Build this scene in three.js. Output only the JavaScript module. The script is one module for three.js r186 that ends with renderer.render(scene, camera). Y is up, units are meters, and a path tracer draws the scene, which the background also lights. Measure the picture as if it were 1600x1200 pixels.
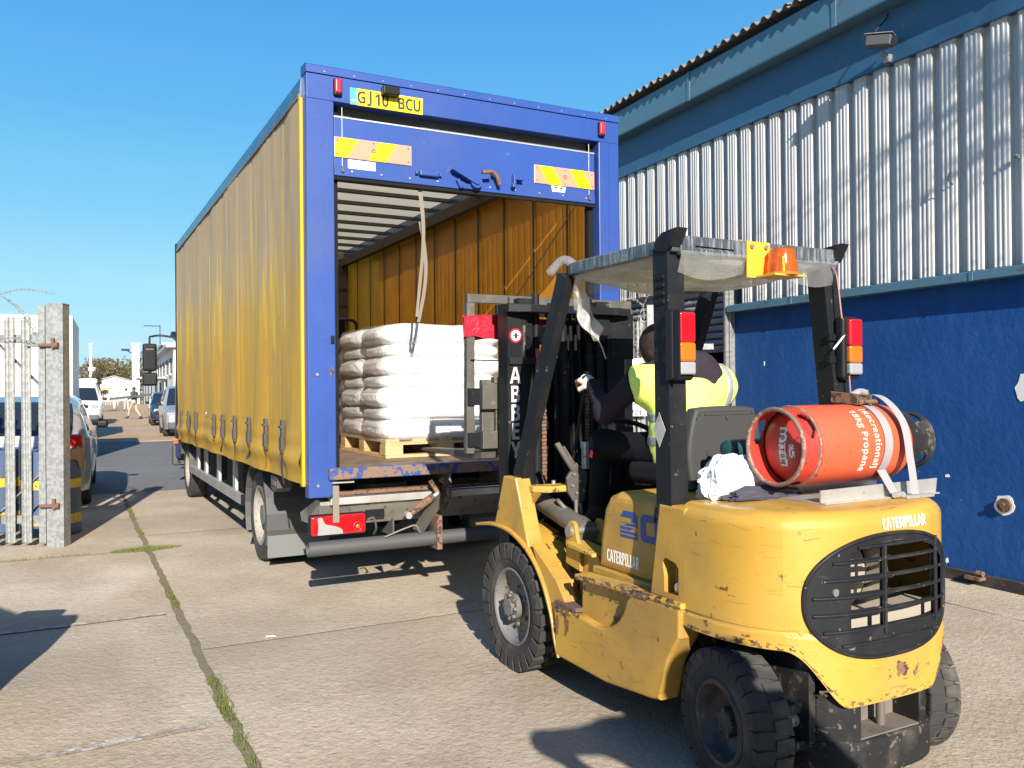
import * as THREE from 'three';
import { RoundedBoxGeometry } from 'three/addons/geometries/RoundedBoxGeometry.js';
import { mergeGeometries, mergeVertices, toCreasedNormals } from 'three/addons/utils/BufferGeometryUtils.js';

// ---------- camera, exposure, sky, sun ----------
const scene = new THREE.Scene();
const D2R = Math.PI / 180;
const camera = new THREE.PerspectiveCamera(48.67, 4 / 3, 0.05, 900);
camera.position.set(0, 1.5, 0);
camera.rotation.order = 'YXZ';
camera.rotation.set(0.26 * D2R, -0.02 * D2R, -0.5 * D2R);
const renderer = new THREE.WebGLRenderer({ antialias: true });
renderer.toneMapping = THREE.LinearToneMapping;
renderer.toneMappingExposure = 2.02;
renderer.shadowMap.enabled = true;
renderer.shadowMap.type = THREE.PCFSoftShadowMap;

const SUN = new THREE.Vector3(0.225, 0.468, 1).normalize();
const sun = new THREE.DirectionalLight(new THREE.Color(1, 0.925, 0.82), 5);
sun.position.copy(SUN).multiplyScalar(40); sun.target.position.set(0, 0, -8);
sun.position.add(sun.target.position);
sun.castShadow = true; sun.shadow.mapSize.set(4096, 4096); sun.shadow.radius = 1;
Object.assign(sun.shadow.camera, { left: -22, right: 22, top: 22, bottom: -22, near: 1, far: 110 });
sun.shadow.bias = -0.0004;
scene.add(sun, sun.target);

function rng(seed) { let s = seed >>> 0; return () => { s = (s + 0x6d2b79f5) >>> 0; let t = Math.imul(s ^ (s >>> 15), 1 | s); t = (t + Math.imul(t ^ (t >>> 7), 61 | t)) ^ t; return ((t ^ (t >>> 14)) >>> 0) / 4294967296; }; }
const sm = (a, b, x) => { const t = Math.min(1, Math.max(0, (x - a) / (b - a))); return t * t * (3 - 2 * t); };
const mix = (a, b, t) => a + (b - a) * t, mix3 = (a, b, t) => [mix(a[0], b[0], t), mix(a[1], b[1], t), mix(a[2], b[2], t)];
// periodic value noise on an n x n sheet
function pnoise(n, cx, cy, seed) {
  const r = rng(seed), L = new Float32Array(cx * cy); for (let i = 0; i < L.length; i++) L[i] = r();
  const o = new Float32Array(n * n);
  for (let j = 0; j < n; j++) {
    const fy = j / n * cy, y0 = Math.floor(fy), ty = fy - y0, sy = ty * ty * (3 - 2 * ty), a = (y0 % cy) * cx, b = ((y0 + 1) % cy) * cx;
    for (let i = 0; i < n; i++) {
      const fx = i / n * cx, x0 = Math.floor(fx), tx = fx - x0, sx = tx * tx * (3 - 2 * tx), p = x0 % cx, q = (x0 + 1) % cx;
      o[j * n + i] = mix(mix(L[a + p], L[a + q], sx), mix(L[b + p], L[b + q], sx), sy);
    }
  }
  return o;
}
function fbm(n, cx, cy, oct, seed, gain = 0.55) {
  const o = new Float32Array(n * n); let amp = 1, tot = 0;
  for (let k = 0; k < oct; k++) {
    if (cx > n / 2 || cy > n / 2) break;
    const q = pnoise(n, cx, cy, seed + k * 17); for (let i = 0; i < o.length; i++) o[i] += q[i] * amp;
    tot += amp; amp *= gain; cx *= 2; cy *= 2;
  }
  for (let i = 0; i < o.length; i++) o[i] /= tot;
  return o;
}
// 3D value noise for vertices
function vn(x, y, z, s = 0) {
  const h = (a, b, c) => { let n = Math.imul(a, 374761393) + Math.imul(b, 668265263) + Math.imul(c, 2147483647 ^ 0x51ed) + s * 1013; n = Math.imul(n ^ (n >>> 13), 1274126177); return ((n ^ (n >>> 16)) >>> 0) / 4294967296; };
  const X = Math.floor(x), Y = Math.floor(y), Z = Math.floor(z), f = (t) => t * t * (3 - 2 * t), u = f(x - X), v = f(y - Y), w = f(z - Z);
  const c = (i, j) => mix(h(X, Y + i, Z + j), h(X + 1, Y + i, Z + j), u);
  return mix(mix(c(0, 0), c(1, 0), v), mix(c(0, 1), c(1, 1), v), w);
}
const vf = (x, y, z, s) => (vn(x, y, z, s) + 0.5 * vn(2 * x, 2 * y, 2 * z, s + 1) + 0.25 * vn(4 * x, 4 * y, 4 * z, s + 2)) / 1.75;

{ // the sky: clear autumn blue, paler to the horizon, a few faint wisps low down
  const W = 1024, H = 512, d = new Float32Array(W * H * 4), w1 = fbm(1024, 24, 48, 5, 91);
  const stops = [[-90, [0.17, 0.15, 0.13]], [-3, [0.2, 0.19, 0.17]], [-0.2, [0.29, 0.42, 0.49]], [2, [0.27, 0.43, 0.50]], [6, [0.205, 0.40, 0.495]], [12, [0.112, 0.312, 0.475]], [18, [0.066, 0.242, 0.445]], [25, [0.044, 0.19, 0.415]], [40, [0.018, 0.095, 0.27]], [90, [0.009, 0.05, 0.17]]];
  for (let j = 0; j < H; j++) {
    const el = ((j + 0.5) / H - 0.5) * 180; let k = 0; while (k < stops.length - 2 && el > stops[k + 1][0]) k++;
    const base = mix3(stops[k][1], stops[k + 1][1], sm(0, 1, (el - stops[k][0]) / (stops[k + 1][0] - stops[k][0])) * 0.4 + 0.6 * Math.min(1, Math.max(0, (el - stops[k][0]) / (stops[k + 1][0] - stops[k][0]))));
    for (let i = 0; i < W; i++) {
      const az = ((i + 0.5) / W - 0.5) * 2 * Math.PI, e = el * D2R, x = Math.cos(e) * Math.cos(az), y = Math.sin(e), z = Math.cos(e) * Math.sin(az);
      const cs = x * SUN.x + y * SUN.y + z * SUN.z, halo = el > 0 ? 0.30 * Math.exp((cs - 1) * 24) + 0.05 * Math.exp((cs - 1) * 4) : 0;
      const n = w1[((j * 2) % 1024) * 1024 + i], cl = el > 0 ? sm(0.56, 0.74, n) * 0.45 * sm(0.4, 2.2, el) * (1 - sm(5, 9, el)) : 0;
      const c = mix3(base, [0.46, 0.5, 0.54], cl), p = (j * W + i) * 4;
      d[p] = c[0] + halo; d[p + 1] = c[1] + halo * 0.95; d[p + 2] = c[2] + halo * 0.85; d[p + 3] = 1;
    }
  }
  const t = new THREE.DataTexture(d, W, H, THREE.RGBAFormat, THREE.FloatType);
  t.mapping = THREE.EquirectangularReflectionMapping; t.magFilter = t.minFilter = THREE.LinearFilter; t.wrapS = THREE.RepeatWrapping; t.needsUpdate = true;
  scene.background = t; scene.environment = t;
}

// ---------- helpers ----------
const taken = new Map();
const numbered = (n) => { const k = taken.get(n) || 0; taken.set(n, k + 1); return k ? n + '_' + String(k).padStart(3, '0') : n; };
function prep(g) { // one plain form so that everything merges: no index, position + normal + uv in metres (by the side a face looks to)
  let q = g.index ? g.toNonIndexed() : g;
  const keep = g.userData.keepUV, col = g.userData.keepColor;
  for (const a of Object.keys(q.attributes)) if (!['position', 'normal', 'uv'].includes(a) && !(col && a === 'color')) q.deleteAttribute(a);
  if (!q.attributes.normal) q.computeVertexNormals();
  if (!keep) {
    const p = q.attributes.position, n = p.count, uv = new Float32Array(n * 2), A = new THREE.Vector3(), B = new THREE.Vector3(), C = new THREE.Vector3();
    for (let i = 0; i < n; i += 3) {
      A.fromBufferAttribute(p, i); B.fromBufferAttribute(p, i + 1).sub(A); C.fromBufferAttribute(p, i + 2).sub(A); B.cross(C);
      const ax = Math.abs(B.x), ay = Math.abs(B.y), az = Math.abs(B.z);
      for (let k = 0; k < 3; k++) {
        const x = p.getX(i + k), y = p.getY(i + k), z = p.getZ(i + k);
        uv[(i + k) * 2] = ax > ay && ax > az ? z : x; uv[(i + k) * 2 + 1] = ay >= ax && ay >= az ? z : y;
      }
    }
    q.setAttribute('uv', new THREE.BufferAttribute(uv, 2));
  }
  return q;
}
function part(name, geos, m, parent, label) {
  const list = (Array.isArray(geos) ? geos : [geos]).flat(3).map(prep);
  const o = new THREE.Mesh(list.length > 1 ? mergeGeometries(list) : list[0], m);
  o.name = name; o.castShadow = o.receiveShadow = true;
  if (label) o.userData.label = label;
  if (parent) parent.add(o);
  return o;
}
function thing(name, label, category, pos = [0, 0, 0], turn = 0, group) {
  const o = new THREE.Group(); o.name = numbered(name); scene.add(o);
  o.position.set(...pos); o.rotation.y = turn; o.userData = { label, category };
  if (group) o.userData.group = group;
  return o;
}
function single(name, label, category, geos, m, pos = [0, 0, 0], turn = 0, group) {
  const o = part(numbered(name), geos, m, scene); o.position.set(...pos); o.rotation.y = turn;
  o.userData = { label, category }; if (group) o.userData.group = group;
  return o;
}
function structure(name, geos, m) { const o = part(numbered(name), geos, m, scene); o.userData.kind = 'structure'; return o; }
function copyOf(o, label, pos, turn) {
  const c = o.clone(); c.name = numbered(o.name.replace(/_\d{3}$/, '')); scene.add(c);
  c.userData = { ...o.userData, label }; if (pos) c.position.set(...pos); if (turn !== undefined) c.rotation.y = turn;
  return c;
}
// geometry makers
const mv = (g, x = 0, y = 0, z = 0) => g.translate(x, y, z);
const bx = (w, h, d, x, y, z, rot) => { const g = new THREE.BoxGeometry(w, h, d); if (rot) { g.rotateX(rot[0]); g.rotateY(rot[1]); g.rotateZ(rot[2]); } return mv(g, x, y, z); };
const rb = (w, h, d, x, y, z, r = 0.008, rot, seg = 2) => { const g = new RoundedBoxGeometry(w, h, d, seg, Math.min(r, w / 2.01, h / 2.01, d / 2.01)); if (rot) { g.rotateX(rot[0]); g.rotateY(rot[1]); g.rotateZ(rot[2]); } return mv(g, x, y, z); };
// box from corner to corner
const b2 = (x0, x1, y0, y1, z0, z1, r = 0) => (r ? rb(x1 - x0, y1 - y0, z1 - z0, (x0 + x1) / 2, (y0 + y1) / 2, (z0 + z1) / 2, r, null, 1) : bx(x1 - x0, y1 - y0, z1 - z0, (x0 + x1) / 2, (y0 + y1) / 2, (z0 + z1) / 2));
const cy = (r0, r1, h, x, y, z, ax = 'y', n = 20, open = false) => { const g = new THREE.CylinderGeometry(r1, r0, h, n, 1, open); if (ax === 'x') g.rotateZ(-Math.PI / 2); if (ax === 'z') g.rotateX(Math.PI / 2); return mv(g, x, y, z); };
const V = (a) => new THREE.Vector3(...a);
const rod = (a, b, r, n = 10, r2 = r) => { const A = V(a), B = V(b), d = B.clone().sub(A), g = new THREE.CylinderGeometry(r2, r, d.length(), n); g.applyQuaternion(new THREE.Quaternion().setFromUnitVectors(new THREE.Vector3(0, 1, 0), d.clone().normalize())); return mv(g, ...A.add(B).multiplyScalar(0.5).toArray()); };
const tube = (pts, r, seg = 24, n = 8, closed = false) => new THREE.TubeGeometry(new THREE.CatmullRomCurve3(pts.map(V), closed, 'catmullrom', 0.5), seg, r, n, closed);
const lathe = (pts, ax = 'y', n = 40) => { const g = new THREE.LatheGeometry(pts.map((p) => new THREE.Vector2(p[0], p[1])), n); if (ax === 'x') g.rotateZ(-Math.PI / 2); if (ax === 'z') g.rotateX(Math.PI / 2); return g; };
// beam of rectangular section w (along side) x t between two points; side = reference for w
function beam(a, b, w, t, side = [1, 0, 0], w2 = w) {
  const A = V(a), B = V(b), d = B.clone().sub(A).normalize(), s = V(side).addScaledVector(d, -V(side).dot(d)).normalize(), n = s.clone().cross(d), P = [];
  for (const [c, ww] of [[A, w], [B, w2]]) for (const [i, j] of [[-1, -1], [1, -1], [1, 1], [-1, 1]]) P.push(c.clone().addScaledVector(s, i * ww / 2).addScaledVector(n, j * t / 2));
  const f = [[0, 1, 5, 4], [1, 2, 6, 5], [2, 3, 7, 6], [3, 0, 4, 7], [3, 2, 1, 0], [4, 5, 6, 7]], v = [];
  for (const [p, q, r, u] of f) for (const k of [p, r, q, p, u, r]) v.push(P[k].x, P[k].y, P[k].z);
  const g = new THREE.BufferGeometry(); g.setAttribute('position', new THREE.Float32BufferAttribute(v, 3)); g.computeVertexNormals();
  const nn = g.attributes.normal; const c = A.clone().add(B).multiplyScalar(0.5), q = V([nn.getX(0), nn.getY(0), nn.getZ(0)]), p0 = V([v[0], v[1], v[2]]).sub(c);
  if (q.dot(p0) < 0) { for (let i = 0; i < v.length; i += 9) for (let k = 0; k < 3; k++) { const t2 = v[i + k + 3]; v[i + k + 3] = v[i + k + 6]; v[i + k + 6] = t2; } g.setAttribute('position', new THREE.Float32BufferAttribute(v, 3)); g.computeVertexNormals(); }
  return g;
}
function shp(pts, holes = []) { const s = new THREE.Shape(pts.map((p) => new THREE.Vector2(p[0], p[1]))); for (const h of holes) s.holes.push(new THREE.Path(h.map((p) => new THREE.Vector2(p[0], p[1])))); return s; }
function exg(pts, depth, bev, holes) { const b = Math.min(bev, depth * 0.45); return mv(new THREE.ExtrudeGeometry(shp(pts, holes), { depth: depth - 2 * b, bevelEnabled: b > 0, bevelSize: b, bevelThickness: b, bevelOffset: -b, bevelSegments: b > 0.012 ? 4 : 2, curveSegments: 8 }), 0, 0, b); }
const exXY = (pts, z0, z1, bev = 0, holes) => mv(exg(pts, z1 - z0, bev, holes), 0, 0, z0);           // outline (x, y)
const exZY = (pts, x0, x1, bev = 0, holes) => mv(exg(pts, x1 - x0, bev, holes).rotateY(-Math.PI / 2), x1, 0, 0);   // outline (z, y)
const exXZ = (pts, y0, y1, bev = 0, holes) => mv(exg(pts, y1 - y0, bev, holes).rotateX(Math.PI / 2), 0, y1, 0);    // outline (x, z)
// a bent strip: path of [u, v] thickened by t
const strip = (path, t) => { const off = path.map((p, i) => { const a = path[Math.max(0, i - 1)], b = path[Math.min(path.length - 1, i + 1)], dx = b[0] - a[0], dy = b[1] - a[1], l = Math.hypot(dx, dy); return [p[0] + dy / l * t, p[1] - dx / l * t]; }); return [...path, ...off.reverse()]; };
const spline = (pts, n) => new THREE.SplineCurve(pts.map((p) => new THREE.Vector2(...p))).getPoints(n).map((p) => [p.x, p.y]);
// sheet from a function (u, v in 0..1) -> [x, y, z]
function sheet(fn, nu, nv, skip, flip) {
  const P = [], uv = [], id = [];
  for (let j = 0; j <= nv; j++) for (let i = 0; i <= nu; i++) { P.push(...fn(i / nu, j / nv)); uv.push(i / nu, j / nv); }
  for (let j = 0; j < nv; j++) for (let i = 0; i < nu; i++) {
    if (skip && skip((i + 0.5) / nu, (j + 0.5) / nv)) continue;
    const a = j * (nu + 1) + i, b = a + 1, c = a + nu + 1, d = c + 1; flip ? id.push(a, c, b, b, c, d) : id.push(a, b, c, b, d, c);
  }
  const g = new THREE.BufferGeometry(); g.setAttribute('position', new THREE.Float32BufferAttribute(P, 3)); g.setAttribute('uv', new THREE.Float32BufferAttribute(uv, 2)); g.setIndex(id); g.computeVertexNormals();
  return g;
}
const flipX = (g) => { g = g.index ? g.toNonIndexed() : g.clone(); g.scale(-1, 1, 1); const p = g.attributes; for (const k of Object.keys(p)) { const a = p[k], s = a.itemSize; for (let i = 0; i < a.count; i += 3) for (let c = 0; c < s; c++) { const x = a.array[(i + 1) * s + c]; a.array[(i + 1) * s + c] = a.array[(i + 2) * s + c]; a.array[(i + 2) * s + c] = x; } } return g; };
const kuv = (g) => { g.userData.keepUV = true; return g; };

// ---------- materials ----------
const ENC = new Uint8Array(4097).map((_, i) => { const x = i / 4096; return Math.round(255 * (x <= 0.0031308 ? 12.92 * x : 1.055 * Math.pow(x, 1 / 2.4) - 0.055)); }), enc = (x) => ENC[x <= 0 ? 0 : x >= 1 ? 4096 : Math.round(x * 4096)];
function tex(n, fn, tile = 1, tileY = tile, srgb = true) { // fn(index, i, j) -> linear rgb, or a grey value
  const d = new Uint8Array(n * n * 4);
  for (let j = 0, k = 0; j < n; j++) for (let i = 0; i < n; i++, k++) { const c = fn(k, i, j); if (srgb) { d[k * 4] = enc(c[0]); d[k * 4 + 1] = enc(c[1]); d[k * 4 + 2] = enc(c[2]); } else d[k * 4] = d[k * 4 + 1] = d[k * 4 + 2] = Math.min(255, Math.max(0, c * 255)); d[k * 4 + 3] = 255; }
  const t = new THREE.DataTexture(d, n, n); t.wrapS = t.wrapT = THREE.RepeatWrapping; t.magFilter = THREE.LinearFilter; t.minFilter = THREE.LinearMipmapLinearFilter; t.generateMipmaps = true;
  if (srgb) t.colorSpace = THREE.SRGBColorSpace; t.repeat.set(1 / tile, 1 / tileY); t.needsUpdate = true; return t;
}
const rgb = (c) => new THREE.Color().setRGB(c[0], c[1], c[2]);
const std = (c, rough = 0.7, metal = 0, extra = {}) => new THREE.MeshStandardMaterial({ color: rgb(c), roughness: rough, metalness: metal, side: THREE.DoubleSide, ...extra });
const phy = (c, rough, extra) => new THREE.MeshPhysicalMaterial({ color: rgb(c), roughness: rough, side: THREE.DoubleSide, ...extra });
const WHITE = [1, 1, 1];
function scratches(n, count, seed, lenMin, lenMax, slope = 0.15, wide = 1) { // 0..1 sheet of short scrapes
  const o = new Float32Array(n * n), r = rng(seed);
  for (let k = 0; k < count; k++) {
    let x = r() * n, y = r() * n; const L = lenMin + r() * (lenMax - lenMin), s = (r() - 0.5) * 2 * slope, a = 0.4 + 0.6 * r(), w = r() < 0.3 ? wide : 0, q = (r() - 0.5) * 0.02;
    for (let t = 0; t < L; t++) { if (r() < 0.8) for (let dw = 0; dw <= w; dw++) { const i = ((Math.floor(x + t) % n) + n) % n, j = ((Math.floor(y + s * t + q * t * t * 0.05 + dw) % n) + n) % n; o[j * n + i] = Math.max(o[j * n + i], a); } }
  }
  return o;
}
const PT = {};
// paint with scrapes, rust, grime
function paintTex(base, { n = 512, tile = 1.2, seed = 1, rust = [0.12, 0.05, 0.025], scr = 60, lmax = 40, dirt = [0.10, 0.075, 0.045], dirtAmt = 0.25, rustTh = 0.72, vary = 0.12, wide = 1, slope = 0.15 } = {}) {
  const key = n; PT[key] ||= [fbm(n, 6, 6, 6, 501), fbm(n, 20, 20, 5, 506), fbm(n, 3, 3, 5, 510)];
  const s = scratches(n, scr, seed + 3, 4, lmax, slope, wide), ox = (seed * 37) % n, oy = (seed * 113) % n, S = (f) => { const o = new Float32Array(n * n); for (let j = 0; j < n; j++) for (let i = 0; i < n; i++) o[j * n + i] = f[((j + oy) % n) * n + (i + ox) % n]; return o; };
  const [a, b, c] = PT[key].map(S);
  return tex(n, (k) => {
    let q = base.map((v) => v * (1 - vary + 2 * vary * a[k]));
    q = mix3(q, dirt, dirtAmt * sm(0.42, 0.7, c[k]) * (0.4 + 0.6 * b[k]));
    q = mix3(q, rust, sm(rustTh, rustTh + 0.05, b[k] * 0.75 + c[k] * 0.35));
    return mix3(q, rust, s[k] * 0.85);
  }, tile);
}
function bumpTex(n, cells, oct, seed, tile) { const a = fbm(n, cells, cells, oct, seed, 0.7); return tex(n, (k) => a[k], tile, tile, false); }
const BUMP = bumpTex(512, 16, 6, 3, 0.8);

const ROUGH = (() => { const a = fbm(512, 8, 8, 6, 521); return tex(512, (k) => 0.42 + 0.5 * sm(0.35, 0.75, a[k]), 1.3, 1.3, false); })();
const yellowTex = paintTex([0.45, 0.258, 0.040], { n: 1024, tile: 1.7, seed: 11, scr: 420, lmax: 70, rustTh: 0.742, dirt: [0.23, 0.14, 0.05], dirtAmt: 0.85, slope: 0.3, vary: 0.16 });
const M = {
  yellow: std(WHITE, 0.9, 0, { map: yellowTex, roughnessMap: ROUGH, bumpMap: BUMP, bumpScale: 0.0006 }),
  yellowDust: std(WHITE, 0.7, 0, { map: paintTex([0.44, 0.27, 0.04], { seed: 51, dirt: [0.24, 0.17, 0.10], dirtAmt: 0.7, scr: 50, tile: 0.8, rustTh: 0.66 }) }),
  rustStep: std(WHITE, 0.85, 0, { map: paintTex([0.10, 0.06, 0.045], { seed: 52, dirt: [0.22, 0.15, 0.10], dirtAmt: 0.8, scr: 40, tile: 0.5 }), bumpMap: BUMP, bumpScale: 0.002 }),
  black: phy(WHITE, 0.5, { specularIntensity: 0.35, map: paintTex([0.010, 0.011, 0.013], { seed: 21, rust: [0.09, 0.085, 0.08], dirt: [0.035, 0.033, 0.03], dirtAmt: 0.45, scr: 90, lmax: 16, tile: 0.7, rustTh: 0.76, slope: 2 }), bumpMap: BUMP, bumpScale: 0.0005 }),
  blackClean: phy([0.010, 0.010, 0.012], 0.4, { specularIntensity: 0.5 }),
  blackDull: phy([0.010, 0.010, 0.011], 0.8, { specularIntensity: 0.3 }),
  steelBlack: std(WHITE, 0.55, 0.2, { map: paintTex([0.085, 0.078, 0.066], { seed: 23, rust: [0.16, 0.14, 0.115], dirt: [0.17, 0.145, 0.11], dirtAmt: 0.8, scr: 240, lmax: 16, tile: 0.5, rustTh: 0.74, slope: 3 }), bumpMap: BUMP, bumpScale: 0.001 }),
  rust: std(WHITE, 0.9, 0, { map: paintTex([0.16, 0.085, 0.05], { seed: 24, rust: [0.05, 0.03, 0.025], dirt: [0.24, 0.18, 0.13], dirtAmt: 0.8, tile: 0.4, rustTh: 0.6 }), bumpMap: BUMP, bumpScale: 0.0015 }),
  rubber: std(WHITE, 0.9, 0, { map: paintTex([0.028, 0.027, 0.026], { seed: 25, rust: [0.03, 0.028, 0.027], dirt: [0.115, 0.10, 0.082], dirtAmt: 0.95, scr: 30, tile: 0.5 }), bumpMap: BUMP, bumpScale: 0.0015 }),
  rim: std(WHITE, 0.65, 0.15, { map: paintTex([0.15, 0.145, 0.135], { seed: 26, rust: [0.09, 0.06, 0.045], dirt: [0.22, 0.19, 0.15], dirtAmt: 0.8, tile: 0.4, rustTh: 0.68 }) }),
  rimDark: std(WHITE, 0.55, 0.2, { map: paintTex([0.035, 0.033, 0.033], { seed: 27, rust: [0.10, 0.07, 0.055], dirt: [0.15, 0.125, 0.10], dirtAmt: 0.8, tile: 0.4 }) }),
  galv: std(WHITE, 0.5, 0.35, { map: (() => { const a = fbm(512, 24, 24, 3, 401), b = fbm(512, 7, 7, 4, 402); return tex(512, (k) => { const v = 0.235 + 0.075 * sm(0.35, 0.7, a[k]) - 0.05 * b[k]; return [v * 0.97, v, v * 0.985]; }, 0.6); })() }),
  alu: std(WHITE, 0.42, 0.6, { map: paintTex([0.52, 0.51, 0.48], { seed: 29, rust: [0.22, 0.2, 0.17], dirt: [0.30, 0.26, 0.2], dirtAmt: 0.6, scr: 120, tile: 0.6, rustTh: 0.74 }) }),
  truckBlue: std(WHITE, 0.38, 0, { map: paintTex([0.021, 0.060, 0.25], { n: 1024, tile: 2.2, seed: 31, rust: [0.10, 0.115, 0.17], scr: 160, lmax: 26, dirt: [0.05, 0.075, 0.20], dirtAmt: 0.7, rustTh: 0.80, slope: 2 }), bumpMap: BUMP, bumpScale: 0.0004 }),
  truckBlueWorn: std(WHITE, 0.6, 0, { map: paintTex([0.02, 0.05, 0.20], { seed: 32, rust: [0.17, 0.11, 0.075], scr: 200, lmax: 50, dirt: [0.16, 0.12, 0.09], dirtAmt: 0.9, tile: 0.7, rustTh: 0.49, slope: 0.4, wide: 3 }) }),
  cantRail: std(WHITE, 0.25, 0.1, { map: paintTex([0.03, 0.075, 0.15], { seed: 33, dirt: [0.09, 0.11, 0.13], dirtAmt: 0.8, scr: 60, rust: [0.2, 0.2, 0.2], tile: 1 }) }),
  chassis: std(WHITE, 0.8, 0, { map: paintTex([0.014, 0.014, 0.014], { seed: 34, dirt: [0.06, 0.05, 0.042], dirtAmt: 0.7, tile: 0.8 }) }),
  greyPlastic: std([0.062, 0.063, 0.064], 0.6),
  flap: std([0.13, 0.135, 0.135], 0.75),
  redLens: phy([0.40, 0.006, 0.010], 0.12, { clearcoat: 1, clearcoatRoughness: 0.08 }),
  redReflex: phy([0.42, 0.02, 0.03], 0.3, { clearcoat: 0.6 }),
  clearLens: phy([0.42, 0.42, 0.42], 0.12, { metalness: 0.35, clearcoat: 1 }),
  amberLens: phy([0.58, 0.13, 0.006], 0.15, { clearcoat: 1, clearcoatRoughness: 0.1 }),
  amberDome: phy([0.95, 0.27, 0.015], 0.12, { transmission: 0.75, thickness: 0, clearcoat: 1 }),
  webbing: std([0.19, 0.165, 0.13], 0.9),
  webbingGrey: std([0.27, 0.265, 0.27], 0.85),
  webbingDark: std([0.05, 0.048, 0.045], 0.9),
  white: std([0.75, 0.75, 0.74], 0.5),
  chrome: std([0.6, 0.6, 0.6], 0.2, 1),
  bolt: std([0.35, 0.33, 0.30], 0.45, 0.7),
  glassDark: phy([0.02, 0.025, 0.03], 0.05, { clearcoat: 1, clearcoatRoughness: 0.02 }),
  mirrorFace: std([0.7, 0.72, 0.75], 0.05, 1),
};
// flat print from a canvas
function print(w, h, draw, extra = {}) {
  const c = document.createElement('canvas'); c.width = w; c.height = h; const g = c.getContext('2d'); draw(g, w, h);
  const t = new THREE.CanvasTexture(c); t.colorSpace = THREE.SRGBColorSpace; t.magFilter = THREE.LinearFilter; t.anisotropy = 8;
  return new THREE.MeshStandardMaterial({ map: t, roughness: 0.55, side: THREE.DoubleSide, ...extra });
}
const card = (w, h, rot) => { const g = new THREE.PlaneGeometry(w, h); if (rot) { g.rotateX(rot[0]); g.rotateY(rot[1]); g.rotateZ(rot[2]); } return kuv(g); };

// ---------- ground ----------
const YP = [-1.834, -4.934], YT = 27.4 * D2R;                          // the yard's own grid: joints run along the street
const yardToWorld = (x, z) => [YP[0] + x * Math.cos(YT) + z * Math.sin(YT), YP[1] - x * Math.sin(YT) + z * Math.cos(YT)];
const concreteTex = (() => {
  const n = 2048, a = fbm(n, 10, 10, 7, 101), b = fbm(n, 160, 160, 4, 103, 0.8), c = fbm(n, 420, 420, 2, 107, 0.9), d = fbm(n, 3, 3, 5, 109), r = rng(7), st = new Float32Array(n * n);
  for (let k = 0; k < 26000; k++) { // aggregate showing through, pale and dark
    const x = r() * n, y = r() * n, R = 0.8 + r() * r() * 3.4, v = r() < 0.5 ? 0.35 + 0.65 * r() : -0.3 - 0.7 * r();
    for (let j = -4; j <= 4; j++) for (let i = -4; i <= 4; i++) if (i * i + j * j * 1.4 < R * R) st[((Math.floor(y + j) + n) % n) * n + ((Math.floor(x + i) + n) % n)] = v;
  }
  return tex(n, (k) => {
    let q = mix3([0.355, 0.292, 0.212], [0.415, 0.348, 0.262], sm(0.3, 0.7, a[k]));
    q = q.map((v) => v * (0.85 + 0.30 * b[k]) * (0.88 + 0.24 * c[k]));
    q = mix3(q, [0.28, 0.23, 0.17], 0.4 * sm(0.52, 0.72, d[k]));
    const s = st[k]; if (s > 0) q = mix3(q, [0.48, 0.41, 0.32], s * 0.4); else if (s < 0) q = mix3(q, [0.15, 0.11, 0.078], -s * 0.5);
    return q;
  }, 5.2);
})();
const concreteBump = (() => { const n = 1024, b = fbm(n, 90, 90, 4, 113, 0.85); return tex(n, (k) => b[k], 2.6, 2.6, false); })();
M.concrete = std(WHITE, 0.92, 0, { map: concreteTex, bumpMap: concreteBump, bumpScale: 0.005, vertexColors: true });
M.road = std([0.95, 0.80, 0.66], 0.92, 0, { map: concreteTex });
M.tarmac = std(WHITE, 0.9, 0, { map: (() => { const a = fbm(512, 6, 6, 6, 121), b = fbm(512, 100, 100, 3, 123, 0.8); return tex(512, (k) => { const v = (0.10 + 0.05 * a[k]) * (0.75 + 0.5 * b[k]); return [v * 1.04, v, v * 0.95]; }, 3); })() });
M.earth = std(WHITE, 1, 0, { map: (() => { const a = fbm(512, 12, 12, 6, 131); return tex(512, (k) => mix3([0.045, 0.038, 0.025], [0.10, 0.085, 0.05], a[k]), 2); })() });
M.moss = std([0.105, 0.125, 0.035], 1); M.mossPale = std([0.14, 0.155, 0.04], 1);
M.linePaint = std(WHITE, 0.85, 0, { map: paintTex([0.43, 0.42, 0.38], { seed: 61, dirt: [0.31, 0.26, 0.19], dirtAmt: 1, rust: [0.31, 0.255, 0.185], rustTh: 0.5, scr: 100, tile: 0.6 }), bumpMap: concreteBump, bumpScale: 0.006 });

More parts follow.
